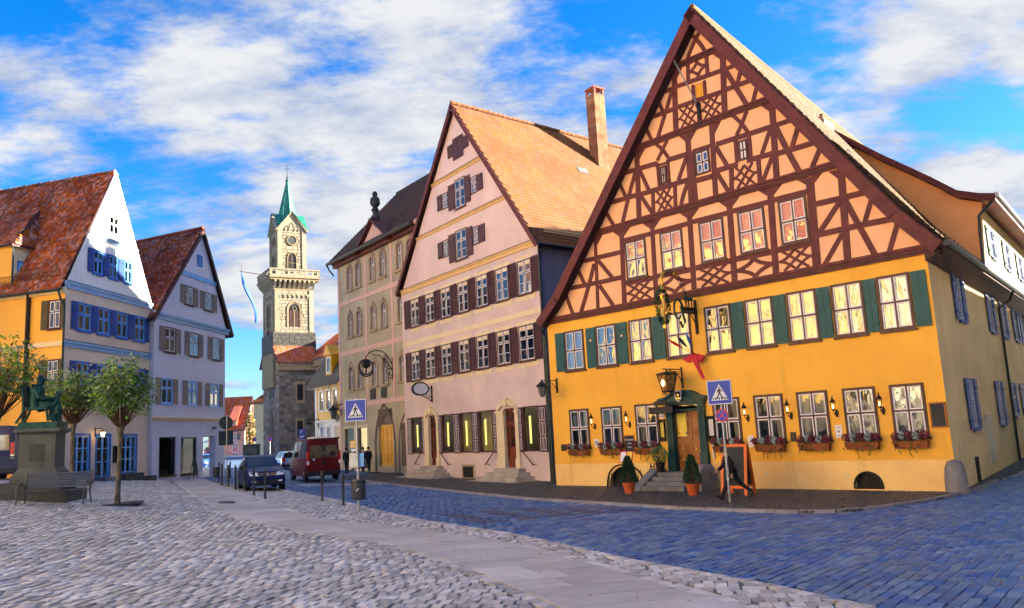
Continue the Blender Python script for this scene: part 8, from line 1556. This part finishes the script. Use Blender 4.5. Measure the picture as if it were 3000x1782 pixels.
def pigeon(loc, rot, lab):
    o = empty('pigeon', loc, rot, lab, 'pigeon'); skin('body', [((0, 0, .14), .055), ((.07, 0, .16), .05), ((.11, 0, .22), .028), ((.125, 0, .26), .03), ((.16, 0, .255), .008), ((-.1, 0, .12), .035), ((-.2, 0, .1), .02)], [(0, 1), (1, 2), (2, 3), (3, 4), (0, 5), (5, 6)], 'pigeon_grey', o); b = MB(); b.tube([(.02, .02, .1), (.02, .02, 0), (.05, .02, 0)], .005, 4); b.tube([(-.01, -.02, .1), (-.01, -.02, 0), (.03, -.02, 0)], .005, 4); b.build('legs', 'sign_red', o)
pigeon(gpt(268, 1424), rad(15), 'grey pigeon on the cobbles below the beige wall')
# roadworks at the end of the street
bo = basis(705, 1330, 1.3); o = empty('work_barrier', (bo.x, bo.y, bo.z - .05), rad(10), 'red and white striped roadworks barrier far down the street', 'barrier'); 
for i in range(10): b = MB(); b.prism([(-2.4 + i * .48, 0, .6 if i % 2 else .6), (-2.4 + i * .48 + .44, 0, .6), (-2.4 + i * .48 + .64, 0, 1.2), (-2.4 + i * .48 + .2, 0, 1.2)], (0, .05, 0)); b.build('board', 'sign_red' if i % 2 else 'paper', o)
for x in (-2.2, 2.2): b = MB(); b.box(x - .05, x + .05, -.05, .1, 0, 1.3); b.build('post', 'paper', o)
o = empty('green_tarp_heap', (bo.x + 1.5, bo.y + 3, bo.z), 0, 'green covered heap behind the roadworks barrier', 'heap'); b = MB(); b.lathe([(2.0, 0), (1.8, 1.2), (1.1, 2.2), (.1, 2.5)], 9); b.build('cover', 'copper_green', o, True)
o = empty('container', (basis(737, 1336, 1.3)), rad(5), 'dark refuse container at the foot of the cream house', 'container'); b = MB(); b.box(-1., 1., -.6, .6, 0, 1.5); b.box(-1.05, 1.05, -.65, .65, 1.5, 1.6); b.build('body', 'dark_zinc', o); b = MB(); b.box(-.8, .8, -.66, -.61, .3, 1.2); b.build('front_panel', 'bollard_grey', o)
io = basis(733, 1333, 1.3); o = empty('ivy_column', io, 0, 'golden sunlit ivy climbing a post beside the cream house', 'plant'); b = MB(); blob_leaves(b, 1500, (0, 0, 3.4), .75, .6, 3.4, .3, R); mat('ivy_gold', (.42, .24, .03), rough=.7, var=.4, island=.4, hue=.03, c2=(.5, .34, .06)); b.build('foliage', 'ivy_gold', o)['kind'] = 'stuff'; b = MB(); b.tube([(0, 0, 0), (0, 0, 6)], .2, 6); b.build('trunk', 'bark', o)
cf = basis(672, 1331, 1.35); o = empty('white_parasol', (cf.x - 1.0, cf.y - 6, cf.z), 0, 'white parasol over the pavement of the far pink house', 'parasol'); b = MB(); b.lathe([(2.2, 2.4), (1.2, 2.8), (.05, 3.2)], 8, caps=False); b.build('canopy', 'paper', o); b = MB(); b.tube([(0, 0, 0), (0, 0, 3.2)], .05, 6); b.build('pole', 'zinc', o)
# grating plates round the trees and a manhole in the path
for t_ in (tp,):
    b = MB(); b.box(-.75, .75, -.75, .75, -.03, .012)
    for i in range(12): b.box(-.7 + i * .12, -.66 + i * .12, -.7, .7, .012, .02)
    o = b.build('tree_grate', 'iron', None, loc=(t_.x, t_.y, t_.z), rot=rad(20)); tag(o, 'square dark iron grate around the foot of the round pollard tree', 'tree grate')
mh = gpt(660, 1473); b = MB(); b.box(-.25, .25, -.5, .5, -.02, .028); o = b.build('manhole_cover', 'iron', None, loc=mh, rot=rad(30)); tag(o, 'small dark inspection cover set in the flagged path', 'manhole cover')
# a few fallen leaves on the setts
r = random.Random(77); cnt = 0; b = MB()
for _ in range(160):
    px, py = r.uniform(20, 2900), r.uniform(1490, 1775); p = gpt(px, py); a = r.uniform(0, 6.28); s = r.uniform(.03, .07); z = p.z + .016
    b.add([(p.x + s * math.cos(a), p.y + s * math.sin(a), z), (p.x - s * .4 * math.sin(a), p.y + s * .4 * math.cos(a), z + .012), (p.x - s * math.cos(a), p.y - s * math.sin(a), z), (p.x + s * .4 * math.sin(a), p.y - s * .4 * math.cos(a), z + .004)], [(0, 1, 2, 3)])
mat('dry_leaf', (.20, .09, .025), rough=.8, var=.4, island=.5); o = b.build('fallen_leaves', 'dry_leaf'); tag(o, 'small brown leaves scattered over the cobbles', 'leaves', kind='stuff')
